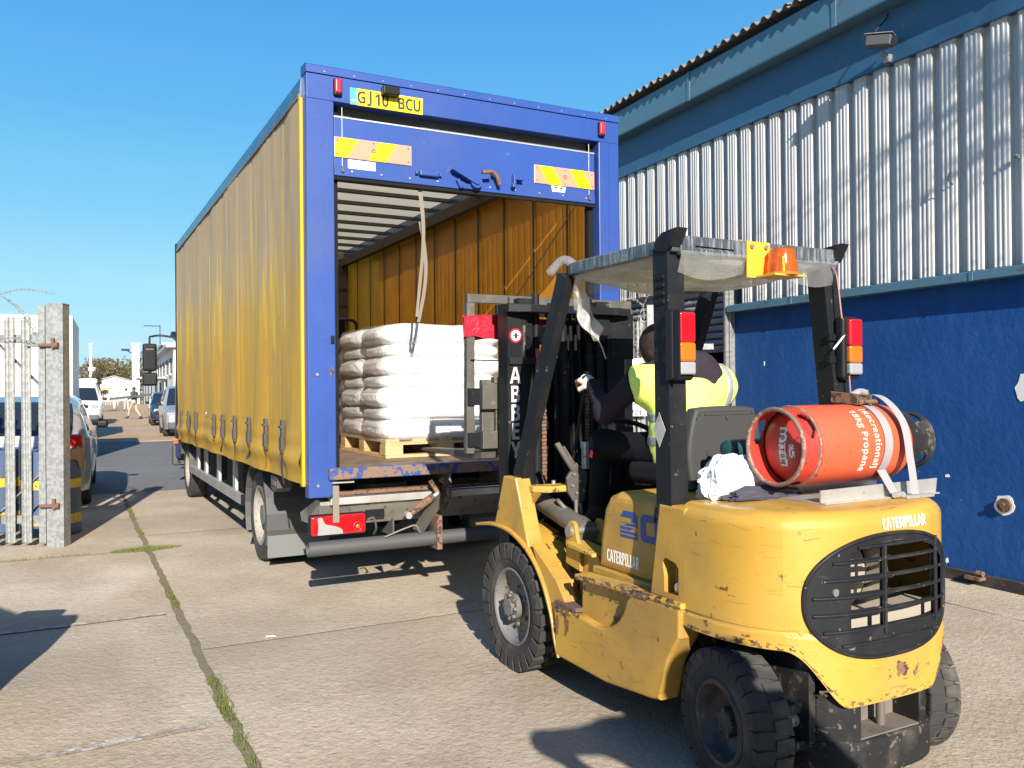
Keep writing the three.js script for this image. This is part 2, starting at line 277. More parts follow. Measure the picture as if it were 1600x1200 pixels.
structure('ground', mv(new THREE.PlaneGeometry(900, 900).rotateX(-Math.PI / 2), 0, -0.05, -100), M.earth);
{ // the street beyond the yard
  const roadP = [[-60, 30], [60, 30], [60, -160], [-60, -160]].map(([x, z]) => yardToWorld(x, z - 20));
  const r = structure('road', exXZ([[-60, -180], [60, -180], [60, -22.6], [-60, -22.6]], -0.045, -0.004), M.road);
  r.position.set(YP[0], 0, YP[1]); r.rotation.y = YT;
  const t = structure('tarmac_road', exXZ([[-14, -22.4], [14, -22.2], [14, -8.62], [-14, -8.62]], -0.045, -0.006), M.tarmac);
  t.position.set(YP[0], 0, YP[1]); t.rotation.y = YT;
}
{ // cast concrete bays with open joints between them
  const yard = new THREE.Group(); yard.name = 'concrete_yard'; yard.userData.kind = 'structure'; scene.add(yard);
  yard.position.set(YP[0], 0, YP[1]); yard.rotation.y = YT;
  const X = [-9.3, -4.6, 0, 4.7, 9.4], ZL = [9, 4.2, -3.55, -8.6], ZR = [9, 4.6, 0, -4.4, -8.6];
  for (let i = 0; i < 4; i++) {
    const Z = i < 2 ? ZL : ZR;
    for (let j = 0; j < Z.length - 1; j++) {
      const x0 = X[i] + (i === 2 ? 0.026 : 0.004), x1 = X[i + 1] - (i === 1 ? 0.026 : 0.004), z0 = Z[j + 1] + 0.006, z1 = Z[j] - 0.006, nx = Math.ceil((x1 - x0) / 0.14), nz = Math.ceil((z1 - z0) / 0.14);
      const edge = (u, v) => { const x = mix(x0, x1, u), z = mix(z0, z1, v); return x; };
      const top = sheet((u, v) => {
        let x = mix(x0, x1, u), z = mix(z0, z1, v);
        const wob = 0.016 * (vf(x * 3, 0, z * 7, 9) - 0.5) * 2; if (u === 0 || u === 1) x += wob * (i === 1 || i === 2 ? 1.6 : 0.4); if (v === 0 || v === 1) z += wob * 0.5;
        return [x, 0.006 * (vf(x * 0.7, 0, z * 0.7, 3) - 0.5) - (u === 0 || u === 1 || v === 0 || v === 1 ? 0.006 : 0), z];
      }, nx, nz, null, true);
      const p = top.attributes.position, col = new Float32Array(p.count * 3), tone = 0.93 + 0.14 * vn(i * 3.3, j * 2.7, 1, 5);
      for (let k = 0; k < p.count; k++) {
        const x = p.getX(k), z = p.getZ(k), w = tone * (0.90 + 0.2 * vf(x * 0.55, 1, z * 0.55, 21)), st = sm(0.60, 0.74, vf(x * 1.1, 4, z * 0.7, 31)), pale = i < 2 ? sm(0.60, 0.72, vf(x * 1.4, 8, z * 0.8, 41)) : 0;
        col[k * 3] = w * (1 - 0.13 * st + 0.16 * pale); col[k * 3 + 1] = w * (1 - 0.14 * st + 0.19 * pale); col[k * 3 + 2] = w * (1 - 0.13 * st + 0.26 * pale);
      }
      top.setAttribute('color', new THREE.BufferAttribute(col, 3)); top.userData.keepColor = true;
      const pc = top; const s = part('slab', pc, M.concrete, yard);
    }
  }
}
{ const d = structure('joint_dirt', [exXZ([[-0.06, -8.5], [0.06, -8.5], [0.06, 8.9], [-0.06, 8.9]], -0.03, -0.011), exXZ([[-9, -3.6], [0, -3.6], [0, -3.5], [-9, -3.5]], -0.03, -0.0115), exXZ([[0, -0.03], [9, -0.03], [9, 0.03], [0, 0.03]], -0.03, -0.0115)], M.jointDirt = std(WHITE, 1, 0, { map: (() => { const a = fbm(256, 20, 20, 4, 137); return tex(256, (k) => mix3([0.13, 0.11, 0.07], [0.21, 0.175, 0.12], a[k]), 0.5); })() })); d.position.set(YP[0], 0, YP[1]); d.rotation.y = YT; }
{ // moss, grass and dirt in the joints
  const r = rng(71), mossy = new THREE.Group();
  const blade = (h) => { const g = new THREE.BufferGeometry(); g.setAttribute('position', new THREE.Float32BufferAttribute([-0.0022, 0, 0, 0.0022, 0, 0, 0.001, h, h * 0.35], 3)); g.computeVertexNormals(); return g; };
  const add = (name, label, m, spots, h) => {
    const g = blade(1), im = new THREE.InstancedMesh(g, m, spots.length), o = new THREE.Object3D();
    spots.forEach(([x, z, s], i) => { const w = yardToWorld(x, z); o.position.set(w[0], -0.012, w[1]); o.rotation.set((r() - 0.5) * 0.9, r() * 6.3, (r() - 0.5) * 0.9); o.scale.set(1.1, h * s * (0.5 + r()), h * s); o.updateMatrix(); im.setMatrixAt(i, o.matrix); });
    im.name = name; im.castShadow = im.receiveShadow = true; im.userData = { label, category: 'grass', kind: 'stuff' }; scene.add(im);
  };
  const j = []; for (let k = 0; k < 14000; k++) { const z = 4.5 - r() * 12.6, d = vf(z * 1.3, 0, 2, 3); if (r() < sm(0.46, 0.66, d) * (0.25 + 0.75 * sm(0.4, 0.7, vn(z * 7, 2, 2, 6)))) { const wd = 0.016 + 0.045 * vf(z * 2.2, 3, 1, 8); j.push([(r() + r() - 1) * wd, z, 0.45 + 0.8 * vn(z * 3, 1, 1, 4)]); } }
  add('joint_grass', 'low moss and grass growing along the open concrete joint', M.moss, j, 0.024);
  const t = []; for (let k = 0; k < 2600; k++) { const a = r() * 6.28, q = Math.sqrt(r()) * 0.30; t.push([-0.02 + Math.cos(a) * q * 1.05, -3.52 + Math.sin(a) * q * 0.35, 1 - q * 1.6]); }
  for (let k = 0; k < 380; k++) t.push([-0.5 - r() * 1.0, -3.55 + (r() + r() - 1) * 0.07, 0.6]);
  add('grass_tuft', 'tuft of grass where the joints cross near the gate post', M.mossPale, t, 0.05);
  const c = []; for (let k = 0; k < 260; k++) c.push([0.1 + r() * 4, (r() - 0.5) * 0.012, 0.4]);
  add('joint_weeds', 'thin line of weeds in the joint leading to the forklift', M.moss, c, 0.02);
}
const line = (x0, x1, z, w, label) => { const g = sheet((u, v) => { const x = mix(x0, x1, u); return [x, 0.0075, z + (v - 0.5) * w * (0.8 + 0.4 * vn(x * 9, 1, v * 3, 2)) + 0.008 * vn(x * 2, 0, 0, 6)]; }, 60, 1, null, true); const o = single('painted_line', label, 'road marking', g, M.linePaint); o.position.set(YP[0], 0, YP[1]); o.rotation.y = YT; o.userData.group = 'worn white bay lines'; };
line(-2.6, -0.09, -0.92, 0.055, 'worn white bay line ending at the joint, farther one');
line(-2.4, -0.12, 1.22, 0.075, 'worn white bay line at the bottom edge, nearer one');
single('cigarette_end', 'small white cigarette end lying on the concrete', 'litter', cy(0.005, 0.005, 0.055, 0, 0, 0, 'x', 8), M.white, [-1.47, 0.010, -5.14], 0.1);

// ---------- warehouse on the right ----------
M.cladding = std(WHITE, 0.72, 0, { map: (() => { const a = fbm(512, 24, 3, 5, 141), b = fbm(512, 8, 8, 6, 143), s = scratches(512, 24, 9, 3, 14, 1, 1); return tex(512, (k) => { const v = 0.54 - 0.08 * sm(0.5, 0.8, a[k]) - 0.05 * b[k]; return mix3([v, v * 0.995, v * 0.965], [0.16, 0.13, 0.10], s[k] * 0.6 + 0.3 * sm(0.7, 0.8, b[k])); }, 1.9); })() });
M.wallBlue = phy(WHITE, 0.7, { specularIntensity: 0.5, map: (() => { const a = fbm(1024, 5, 5, 7, 151), b = fbm(1024, 40, 10, 5, 153), s = scratches(1024, 40, 15, 2, 12, 1, 2); return tex(1024, (k) => { let q = mix3([0.008, 0.062, 0.225], [0.011, 0.076, 0.262], sm(0.3, 0.7, a[k] * 0.7 + b[k] * 0.3)); q = mix3(q, [0.03, 0.095, 0.25], 0.25 * sm(0.62, 0.75, b[k])); return mix3(q, [0.45, 0.45, 0.42], s[k] * 0.55); }, 2.6); })(), bumpMap: BUMP, bumpScale: 0.004 });
M.fascia = std(WHITE, 0.5, 0, { map: paintTex([0.075, 0.175, 0.245], { seed: 63, dirt: [0.12, 0.17, 0.19], dirtAmt: 0.6, rust: [0.10, 0.12, 0.13], scr: 30, tile: 2 }) });
M.band = std(WHITE, 0.5, 0, { map: paintTex([0.03, 0.105, 0.20], { seed: 64, dirt: [0.07, 0.13, 0.19], dirtAmt: 0.5, rust: [0.09, 0.12, 0.15], scr: 20, tile: 2 }) });
M.fibreRoof = std(WHITE, 0.95, 0, { map: paintTex([0.17, 0.165, 0.15], { seed: 65, dirt: [0.06, 0.065, 0.04], dirtAmt: 0.9, scr: 0, tile: 1 }) });
M.shutter = std(WHITE, 0.5, 0.2, { map: paintTex([0.30, 0.31, 0.32], { seed: 66, dirt: [0.18, 0.18, 0.17], dirtAmt: 0.5, scr: 30, rust: [0.14, 0.13, 0.12], tile: 1 }) });
M.plinth = std(WHITE, 0.9, 0, { map: paintTex([0.022, 0.021, 0.021], { seed: 67, dirt: [0.12, 0.10, 0.08], dirtAmt: 0.6, scr: 30, tile: 0.8 }) });
const wh = thing('warehouse', 'long warehouse with ribbed pale cladding over a blue painted wall', 'building', [3.63, 0, -6.0], 25 * D2R);
{
  const Z1 = 9, Z0 = -16, zs = -3.22, zs2 = -6.6;                       // wall from Z0 (far) to Z1; shutter between zs2 and zs
  const lower = part('lower_wall', [b2(0, 0.28, 0.09, 2.29, -3.12, Z1), b2(0, 0.28, 0.09, 2.29, Z0, zs2 - 0.1)], M.wallBlue, wh, 'rough wall painted strong blue');
  part('plinth', [b2(-0.025, 0.25, -0.05, 0.09, -3.12, Z1, 0.01)], M.plinth, wh);
  part('sill', [exXY([[-0.105, 2.262], [-0.105, 2.325], [0.02, 2.35], [0.02, 2.262]], -3.1, Z1)], M.fascia, wh);
  for (const zj of [-2.2, -0.35]) part('sill_joint', b2(-0.109, -0.05, 2.26, 2.328, zj, zj + 0.03), M.fascia, wh);
  part('wall_core', [b2(0.05, 0.27, 2.3, 4.9, -2.9, Z1), b2(0.05, 0.27, 2.6, 4.9, Z0, -2.9), b2(0.04, 0.26, 2.28, 2.7, Z0, zs2 - 0.08)], M.band, wh);
  const prof = (w) => { const P = [[0.012, 0]]; const g = 0.052; P.push([0.012, -g], [-0.03, -g - 0.014]); const pan = w - g - 0.026; for (let k = 0; k < 3; k++) { const a = g + 0.018 + pan * (0.14 + k * 0.30); P.push([-0.03, -a], [-0.034, -a - 0.006], [-0.034, -a - 0.016], [-0.03, -a - 0.022]); } P.push([-0.03, -w + 0.012], [0.012, -w]); return P; };
  const pw = 0.21, P = prof(pw);
  const panel = (h) => { const g = mergeVertices(sheet((u, v) => { const i = Math.round(u * (P.length - 1)); return [P[i][0], v * h, P[i][1]]; }, P.length - 1, 1, null, false)); return toCreasedNormals(g.deleteAttribute('uv') && g, 0.5); };
  const tall = panel(1.80), taller = panel(1.56);
  for (let k = 0; k < 93; k++) {
    const z = 1.46 - k * pw + 2.1, low = z - pw < -3.1; const o = part('cladding_panel', (low ? taller : tall).clone().translate(0, 0, 0), M.cladding, wh); o.position.set(-0.012 + 0.004 * vn(k * 1.7, 2, 2, 3), low ? 2.585 : 2.342, z);
  }
  part('upper_band', [b2(-0.05, 0.05, 4.145, 4.60, Z0, Z1)], M.band, wh, 'dark blue flashing band under the gutter');
  part('band_lip', [b2(-0.062, 0.03, 4.128, 4.158, Z0, Z1, 0.004)], M.band, wh);
  part('fascia', [exXY([[-0.20, 4.585], [-0.205, 4.60], [-0.20, 4.885], [-0.185, 4.90], [0.1, 4.90], [0.1, 4.585]], Z0, Z1)], M.fascia, wh, 'pale teal boxed fascia');
  for (const zj of [-1.55, -3.6, 0.4]) part('fascia_joint', [b2(-0.209, -0.16, 4.583, 4.892, zj, zj + 0.05)], M.fascia, wh);
  const corr = 0.146;
  for (let k = 0; k < 24; k++) {
    const z = Z1 - k, o = part('roof_sheet', [sheet((u, v) => [-0.27 + v * 3.2, 4.955 + v * 0.9 + 0.027 * Math.sin(u * 1.02 * 2 * Math.PI / corr) + (k % 2) * 0.008, z - u * 1.02], 56, 4), sheet((u, v) => [-0.27, 4.955 - 0.007 * v + 0.027 * Math.sin(u * 1.02 * 2 * Math.PI / corr) + (k % 2) * 0.008, z - u * 1.02], 56, 1)], M.fibreRoof, wh);
  }
  // roller shutter, half open, between grey jambs
  part('jamb', [b2(-0.06, 0.12, 0, 2.55, -3.215, -3.10, 0.006), b2(-0.10, -0.06, 0, 2.5, -3.15, -3.125)], M.galv, wh); part('jamb', [b2(-0.06, 0.12, 0, 2.55, zs2 - 0.1, zs2, 0.006)], M.galv, wh);
  for (let k = 0; k < 9; k++) { const y = 1.93 + k * 0.078; part('shutter_slat', exXY(spline([[0.06, y], [0.03, y + 0.012], [0.022, y + 0.037], [0.032, y + 0.062], [0.06, y + 0.074]], 10).concat([[0.075, y + 0.07], [0.075, y]]), zs2, zs - 0.003), M.shutter, wh); }
  part('shutter_bottom_bar', [b2(0.01, 0.085, 1.865, 1.928, zs2 + 0.01, zs - 0.01, 0.006), b2(-0.015, 0.01, 1.885, 1.91, -3.42, -3.32), cy(0.012, 0.012, 0.06, -0.02, 1.895, -3.36, 'z', 8)], M.shutter, wh);
  part('shutter_box', b2(-0.03, 0.3, 2.63, 2.70, zs2, zs), M.shutter, wh);
  part('interior_wall', [b2(4, 4.1, 0, 4.8, Z0, 4), b2(0.3, 4.05, 0, 4.8, zs + 0.4, zs + 0.5), b2(0.3, 4.05, 0, 4.8, zs2 - 1.1, zs2 - 1)], M.plinth, wh); part('interior_floor', b2(-0.02, 4, -0.04, 0.01, zs2, zs), M.tarmac, wh);
  // marks on the blue wall
  part('rusty_anchor_plate', [cy(0.052, 0.05, 0.03, -0.012, 0.62, -0.155, 'x', 18), cy(0.02, 0.016, 0.03, -0.03, 0.622, -0.157, 'x', 8)], M.rust, wh);
  part('filler_ring', exZY(Array.from({ length: 22 }, (_, k) => { const a = k / 22 * 6.283, q = 0.066 + 0.02 * vn(k * 0.9, 3, 1, 2); return [-0.163 + q * Math.cos(a), 0.618 + q * Math.sin(a)]; }), -0.004, 0.01), M.white, wh);
  for (const [z, y, a, b] of [[-0.02, 1.47, 0.05, 0.085], [-0.63, 0.79, 0.018, 0.013], [-0.64, 0.135, 0.012, 0.02], [-2.66, 1.72, 0.006, 0.022]]) part('bare_patch', exZY(Array.from({ length: 14 }, (_, k) => { const t = k / 14 * 6.283, q = 0.7 + 0.6 * vn(k * 1.3, y * 9, z * 9, 2); return [z + a * q * Math.cos(t), y + b * q * Math.sin(t)]; }), -0.0035, 0.01), M.white, wh);
  part('broken_bracket', [b2(-0.10, 0, 0.05, 0.075, -0.42, -0.30), cy(0.022, 0.02, 0.05, -0.06, 0.10, -0.32, 'z', 10)], M.rust, wh);
  const hk = part('cladding_hook', [rod([-0.045, 3.02, -0.52], [-0.10, 3.05, -0.52], 0.006), rod([-0.10, 3.05, -0.52], [-0.10, 3.10, -0.50], 0.008)], M.steelBlack, wh);
  part('cladding_hook', [rod([-0.045, 3.10, 0.0], [-0.09, 3.11, 0.0], 0.010), bx(0.02, 0.03, 0.03, -0.06, 3.10, 0)], M.galv, wh);
}
{ // camera under the fascia
  const c = thing('security_camera', 'small grey security camera fixed below the warehouse fascia', 'camera', [0, 0, 0]);
  const at = new THREE.Matrix4().makeRotationY(25 * D2R).setPosition(3.63, 0, -6.0), p = new THREE.Vector3(-0.06, 4.15, -1.08).applyMatrix4(at);
  c.position.copy(p); c.rotation.y = 25 * D2R;
  part('bracket', [bx(0.05, 0.06, 0.05, -0.01, 0.02, 0), rod([-0.02, 0.02, 0], [-0.10, 0.075, 0.01], 0.013)], M.galv, c);
  part('housing', [rb(0.10, 0.085, 0.20, -0.14, 0.13, 0.03, 0.012, [0.18, 0.45, 0])], M.greyPlastic, c);
  part('sunshield', [rb(0.112, 0.008, 0.225, -0.14, 0.183, 0.035, 0.003, [0.18, 0.45, 0])], M.galv, c);
  part('lens', [cy(0.034, 0.034, 0.03, -0.092, 0.112, 0.125, 'z', 16).translate(0, 0, 0)], M.glassDark, c);
  part('cable', tube([[-0.12, 0.16, -0.06], [-0.09, 0.26, -0.05], [-0.02, 0.34, -0.02], [0.0, 0.40, 0]], 0.006, 16, 6), M.blackClean, c);
}

// ---------- lettering ----------
import { FontLoader } from 'three/addons/loaders/FontLoader.js';
import { TextGeometry } from 'three/addons/geometries/TextGeometry.js';
const FONT = await new FontLoader().loadAsync('fonts/droid/droid_sans_bold.typeface.json');
function words(s, size, depth = 0.0015, stretch = 1, centre = true, squeeze = 0) { // flat letters in the xy plane, facing +z
  const g = new TextGeometry(s, { font: FONT, size, depth, curveSegments: 4, bevelEnabled: false }); g.computeBoundingBox(); const b = g.boundingBox;
  g.translate(centre ? -(b.min.x + b.max.x) / 2 : -b.min.x, -(b.min.y + b.max.y) / 2, 0); g.scale(stretch, 1, 1); return g;
}
M.ink = std([0.02, 0.02, 0.022], 0.6); M.letterWhite = std([0.72, 0.70, 0.64], 0.6); M.letterGrey = std([0.40, 0.40, 0.40], 0.5);

// ---------- lorry ----------
const tireGeo = (R, w, rimR, ax = 'x', seg = 44) => lathe([[rimR, -w * 0.40], [rimR + (R - rimR) * 0.25, -w * 0.48], [rimR + (R - rimR) * 0.6, -w * 0.5], [R * 0.955, -w * 0.46], [R * 0.99, -w * 0.38], [R, -w * 0.25], [R, w * 0.25], [R * 0.99, w * 0.38], [R * 0.955, w * 0.46], [rimR + (R - rimR) * 0.6, w * 0.5], [rimR + (R - rimR) * 0.25, w * 0.48], [rimR, w * 0.40]], ax, seg);
M.curtainOut = (() => {
  const n = 1024, st = fbm(n, 70, 3, 4, 201, 0.6), fine = fbm(n, 220, 4, 3, 203, 0.7), cl = fbm(n, 10, 7, 6, 205), gr = fbm(n, 40, 40, 4, 207);
  const wipe = new Float32Array(n * n), r = rng(88);                    // wiped streaks that show the clean yellow
  for (let k = 0; k < 70; k++) { let x = r() * n; const w = 2 + r() * r() * 12, y0 = n * (0.34 + 0.14 * r()), y1 = y0 + n * (0.12 + 0.42 * r() * r() + 0.1), lean = (r() - 0.35) * 0.12, a = 0.25 + 0.75 * r(); for (let y = y0; y < y1 && y < n; y++) { const t = (y - y0) / (y1 - y0), ww = w * Math.sin(Math.PI * Math.min(1, t * 0.9 + 0.1)); for (let i = -ww; i <= ww; i++) { const q = ((Math.floor(x + i + (y - y0) * lean) % n) + n) % n; wipe[Math.floor(y) * n + q] = Math.max(wipe[Math.floor(y) * n + q], a * (1 - Math.abs(i) / (ww + 1))); } } }
  const t = tex(n, (k, i, j) => {
    const v = j / n, film = sm(0.44, 0.72, v + 0.30 * (st[k] - 0.5) + 0.12 * (fine[k] - 0.5)); // road film caked on above shoulder height, with a ragged washed edge
    let q = mix3([0.47, 0.255, 0.010], [0.54, 0.31, 0.020], cl[k]);
    q = mix3(q, [0.37, 0.225, 0.05], 0.55 * sm(0.35, 0.75, cl[k] * 0.7 + gr[k] * 0.3));
    q = mix3(q, mix3([0.36, 0.275, 0.19], [0.42, 0.325, 0.235], gr[k]), film * 0.66);
    q = mix3(q, [0.66, 0.43, 0.012], wipe[k] * 0.9);
    return q.map((c) => c * (0.9 + 0.2 * fine[k]));
  }, 1, 1); t.repeat.set(1, 1);
  return std(WHITE, 0.62, 0, { map: t });
})();
M.curtainIn = phy(WHITE, 0.6, { map: (() => { const a = fbm(512, 6, 6, 6, 211), b = fbm(512, 40, 8, 4, 213); return tex(512, (k) => mix3([0.74, 0.30, 0.008], [0.60, 0.235, 0.010], sm(0.3, 0.7, a[k] * 0.7 + b[k] * 0.3)), 2.5); })(), transmission: 0.35, thickness: 0 });
M.yellowTrim = std([0.52, 0.315, 0.004], 0.5);
M.roofSheet = phy([0.90, 0.80, 0.60], 0.95, { transmission: 0.55, thickness: 0 });
M.roofBow = std([0.075, 0.065, 0.055], 0.7);
M.bedWood = std(WHITE, 0.8, 0, { map: (() => { const a = fbm(512, 4, 40, 5, 221), b = fbm(512, 10, 10, 5, 223), s = scratches(512, 160, 31, 6, 60, 0.6, 1); return tex(512, (k) => mix3(mix3([0.135, 0.092, 0.055], [0.21, 0.155, 0.10], a[k]), [0.06, 0.045, 0.03], 0.6 * sm(0.5, 0.7, b[k]) + 0.35 * s[k]), 1.1); })() });
M.bulkhead = std([0.24, 0.215, 0.18], 0.7);
const truck = thing('curtainside_lorry', 'blue and yellow curtain-sided lorry with its rear shutter half raised', 'lorry', [-1.345, 0, -5.61], 27.7 * D2R);
{
  const L = 7.33, W = 2.5, T = truck;
  // rear frame
  const blue = M.truckBlue;
  const lp = part('rear_post', [exXY([[0.0, 0.78], [0.15, 0.78], [0.165, 0.80], [0.187, 0.83], [0.187, 3.43], [0.0, 3.60]], -0.10, 0, 0.006), b2(0.118, 0.126, 0.9, 3.59, -0.002, 0.003)], blue, T);
  part('rear_post', [exXY([[2.5, 0.78], [2.35, 0.78], [2.313, 0.83], [2.313, 3.43], [2.5, 3.60]].reverse(), -0.10, 0, 0.006), b2(2.402, 2.41, 0.9, 3.59, -0.002, 0.003)], blue, T);
  part('bolt', [cy(0.012, 0.01, 0.012, 0.06, 0.86, 0.004, 'z', 8), cy(0.012, 0.01, 0.012, 0.06, 1.6, 0.004, 'z', 8)], M.bolt, lp);
  const head = part('rear_header', [b2(0.002, 2.498, 3.435, 3.602, -0.10, 0.004, 0.004)], blue, T);
  part('header_cap', [exZY([[-0.13, 3.606], [0.012, 3.606], [0.012, 3.655], [-0.02, 3.672], [-0.13, 3.675]], -0.002, 2.502)], blue, T);
  for (let k = 0; k < 12; k++) part('rivet', cy(0.006, 0.004, 0.006, 0.12 + k * 0.205, 3.622, 0.014, 'z', 6), M.alu, T);
  // roof, cant rails
  part('cant_rail', [exXY([[-0.012, 3.47], [-0.018, 3.50], [-0.010, 3.595], [0.03, 3.625], [0.09, 3.63], [0.09, 3.47]], -L, -0.10)], M.cantRail, T);
  part('cant_rail', [exXY([[2.512, 3.47], [2.518, 3.50], [2.51, 3.595], [2.47, 3.625], [2.41, 3.63], [2.41, 3.47]].reverse(), -L, -0.10)], M.cantRail, T);
  part('rail_trim', [b2(-0.022, -0.008, 3.464, 3.474, -L + 0.05, -0.14)], M.rust, T);
  part('roof_sheet', [sheet((u, v) => [0.05 + u * 2.4, 3.635 + 0.02 * Math.sin(u * Math.PI), -0.1 - v * (L - 0.1)], 8, 2)], M.roofSheet, T, 'translucent white roof skin');
  for (let k = 0; k < 13; k++) part('roof_bow', [b2(0.09, 2.41, 3.585, 3.622, -0.42 - k * 0.55 - 0.028, -0.42 - k * 0.55 + 0.028)], M.roofBow, T);
  part('roof_beam', [b2(0.09, 2.41, 3.47, 3.58, -2.30, -2.20)], M.roofBow, T);
  part('curtain_track', [b2(2.33, 2.41, 3.38, 3.50, -L, -0.1, 0.004), b2(0.09, 0.17, 3.38, 3.50, -L, -0.1, 0.004)], M.roofBow, T);
  // front bulkhead and corner posts
  part('bulkhead', [b2(0.02, 2.48, 0.86, 3.62, -L, -L + 0.06)], M.bulkhead, T);
  part('corner_post', [b2(2.30, 2.44, 0.97, 3.4, -L + 0.06, -L + 0.18)], M.roofBow, T); part('corner_post', [b2(0.06, 0.2, 0.97, 3.4, -L + 0.06, -L + 0.18)], M.roofBow, T);
  part('corner_post', [b2(-0.025, 0.05, 0.82, 3.6, -L - 0.06, -L, 0.01)], M.blackDull, T);
  // left curtain: heavy sheet with seams, slack folds and a pocket along the hem
  const seamZ = []; for (let k = 0; k < 12; k++) seamZ.push(-0.62 - k * 0.60);
  const cur = part('side_curtain', kuv(sheet((u, v) => {
    const z = -0.105 - u * (L - 0.13), y = mix(0.865 - 0.06 * u, 3.485, v), low = 1 - v;
    let d = 0.012 * Math.sin(u * 37 + 2 * v) * (0.3 + low) + 0.016 * (vf(u * 26, v * 2.2, 1, 5) - 0.5) + 0.020 * (vf(u * 9 + v * 1.5, v * 3, 3, 7) - 0.5) * sm(0, 0.4, v);
    d += 0.010 * (vn(u * 70 + 5 * v, v * 3, 5, 3) - 0.5) * sm(0.25, 0.45, v) * (1 - sm(0.5, 0.8, v));
    const sd = Math.min(...seamZ.map((q) => Math.abs(q - z))); d -= 0.008 * Math.exp(-sd * sd / 0.0003);
    d += 0.030 * Math.exp(-Math.pow((v - 0.055 - 0.008 * vn(u * 12, 1, 1, 4)) / 0.022, 2)) + 0.010 * Math.exp(-Math.pow((v - 0.115) / 0.02, 2));
    return [-0.012 - Math.max(-0.01, d), y, z];
  }, 260, 70)), M.curtainOut, T, 'yellow curtain grey with road film');
  part('curtain_pole', [rb(0.03, 2.66, 0.055, -0.004, 2.175, -0.132, 0.012)], M.yellowTrim, T);
  // right curtain with webbing verticals
  const rc = part('side_curtain', [sheet((u, v) => { const z = -0.1 - u * (L - 0.15), y = mix(0.86, 3.48, v); return [2.478 + 0.02 * (vf(u * 14, v * 2, 2, 3) - 0.5), y, z]; }, 120, 30)], M.curtainIn, T, 'yellow curtain seen from inside');
  for (let k = 0; k < 11; k++) part('webbing_strap', b2(2.452, 2.457, 0.95, 3.42, -0.72 - k * 0.6 - 0.016, -0.72 - k * 0.6 + 0.016), M.roofBow, rc);
  part('load_strap', beam([2.44, 3.05, -0.55], [2.44, 2.1, -2.1], 0.012, 0.004, [0, 0, 1]), M.webbing, T);
  // curtain buckles and hanging straps
  const bz = [-0.556, -1.136, -1.82, -2.51, -3.18, -3.74, -5.14, -5.84, -6.56];
  bz.forEach((z, i) => {
    const y = 1.285 - 0.006 * i, tail = [0.24, 0.17, 0.14, 0.25, 0.15, 0.07, 0.2, 0.2, 0.2][i];
    const bk = part('buckle', [rb(0.026, 0.24, 0.056, -0.046, y - 0.12, z, 0.006), rb(0.018, 0.10, 0.070, -0.056, y - 0.17, z, 0.004), cy(0.010, 0.010, 0.075, -0.062, y - 0.05, z, 'z', 8)], M.buckle ||= std([0.055, 0.050, 0.045], 0.55, 0.2), T);
    const pts = []; for (let k = 0; k <= 8; k++) pts.push(k / 8);
    const twist = [0, 0.4, 1.1, 0.1, 0.7, 0.3, 0, 0, 0][i];
    part('strap', sheet((u, v) => { const w = 0.028, a = twist * v * 1.6; return [-0.052 - 0.012 * Math.sin(v * 5 + i) * v - w * (u - 0.5) * Math.sin(a), y - 0.22 - v * tail, z + (u - 0.5) * 2 * w * Math.cos(a) + 0.03 * twist * Math.sin(v * 4)]; }, 2, 12), M.webbingDark, bk);
  });
  part('tie_hole', [cy(0.018, 0.018, 0.01, -0.03, 1.245, -4.42, 'x', 12)], M.alu, T);
  // load bed, sill
  part('load_bed', [b2(0.03, 2.47, 0.90, 0.965, -L + 0.06, -0.035)], M.bedWood, T, 'worn plywood load floor');
  part('rear_sill', [b2(0.13, 2.37, 0.895, 0.972, -0.05, 0.035, 0.006)], M.truckBlueWorn, T, 'rear sill with blue paint worn to rust');
  part('side_rave', [b2(0.012, 0.06, 0.885, 0.96, -L, -0.1)], M.truckBlueWorn, T); part('side_rave', [b2(2.44, 2.488, 0.885, 0.96, -L, -0.1)], M.truckBlueWorn, T);
  // rear shutter: raised, its lowest panel below the header
  const door = part('shutter_panel', [b2(0.20, 2.30, 2.975, 3.345, -0.075, -0.045, 0.004)], blue, T, 'lowest blue panel of the raised roller shutter');
  part('bottom_rail', [b2(0.20, 2.30, 2.950, 3.01, -0.078, -0.038, 0.004)], blue, door); part('rubber_seal', b2(0.20, 2.30, 2.925, 2.952, -0.07, -0.048), M.blackDull, door);
  part('top_edge', b2(0.20, 2.30, 3.346, 3.356, -0.08, -0.044), M.alu, door);
  for (let k = 0; k < 10; k++) part('rivet', cy(0.008, 0.006, 0.008, 0.32 + k * 0.21, 2.985, -0.034, 'z', 8), M.alu, door);
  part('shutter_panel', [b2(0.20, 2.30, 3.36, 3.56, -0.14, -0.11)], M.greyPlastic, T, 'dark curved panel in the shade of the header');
  part('door_track', [b2(0.19, 0.235, 0.97, 3.43, -0.14, -0.09)], M.blackDull, T); part('door_track', [b2(2.265, 2.31, 0.97, 3.43, -0.14, -0.09)], M.blackDull, T);
  for (const x of [0.255, 2.245]) { part('lift_cable', rod([x, 3.42, -0.042], [x, 2.99, -0.042], 0.0025, 6), M.alu, T); part('cable_anchor', [cy(0.012, 0.012, 0.02, x, 2.985, -0.036, 'z', 10), bx(0.014, 0.03, 0.01, x, 3.0, -0.036)], M.steelBlack, T); }
  part('latch', [rb(0.15, 0.045, 0.035, 0.88, 3.03, -0.022, 0.012), rb(0.02, 0.025, 0.03, 0.79, 3.03, -0.03, 0.004), rb(0.02, 0.025, 0.03, 0.97, 3.03, -0.03, 0.004)], blue, T);
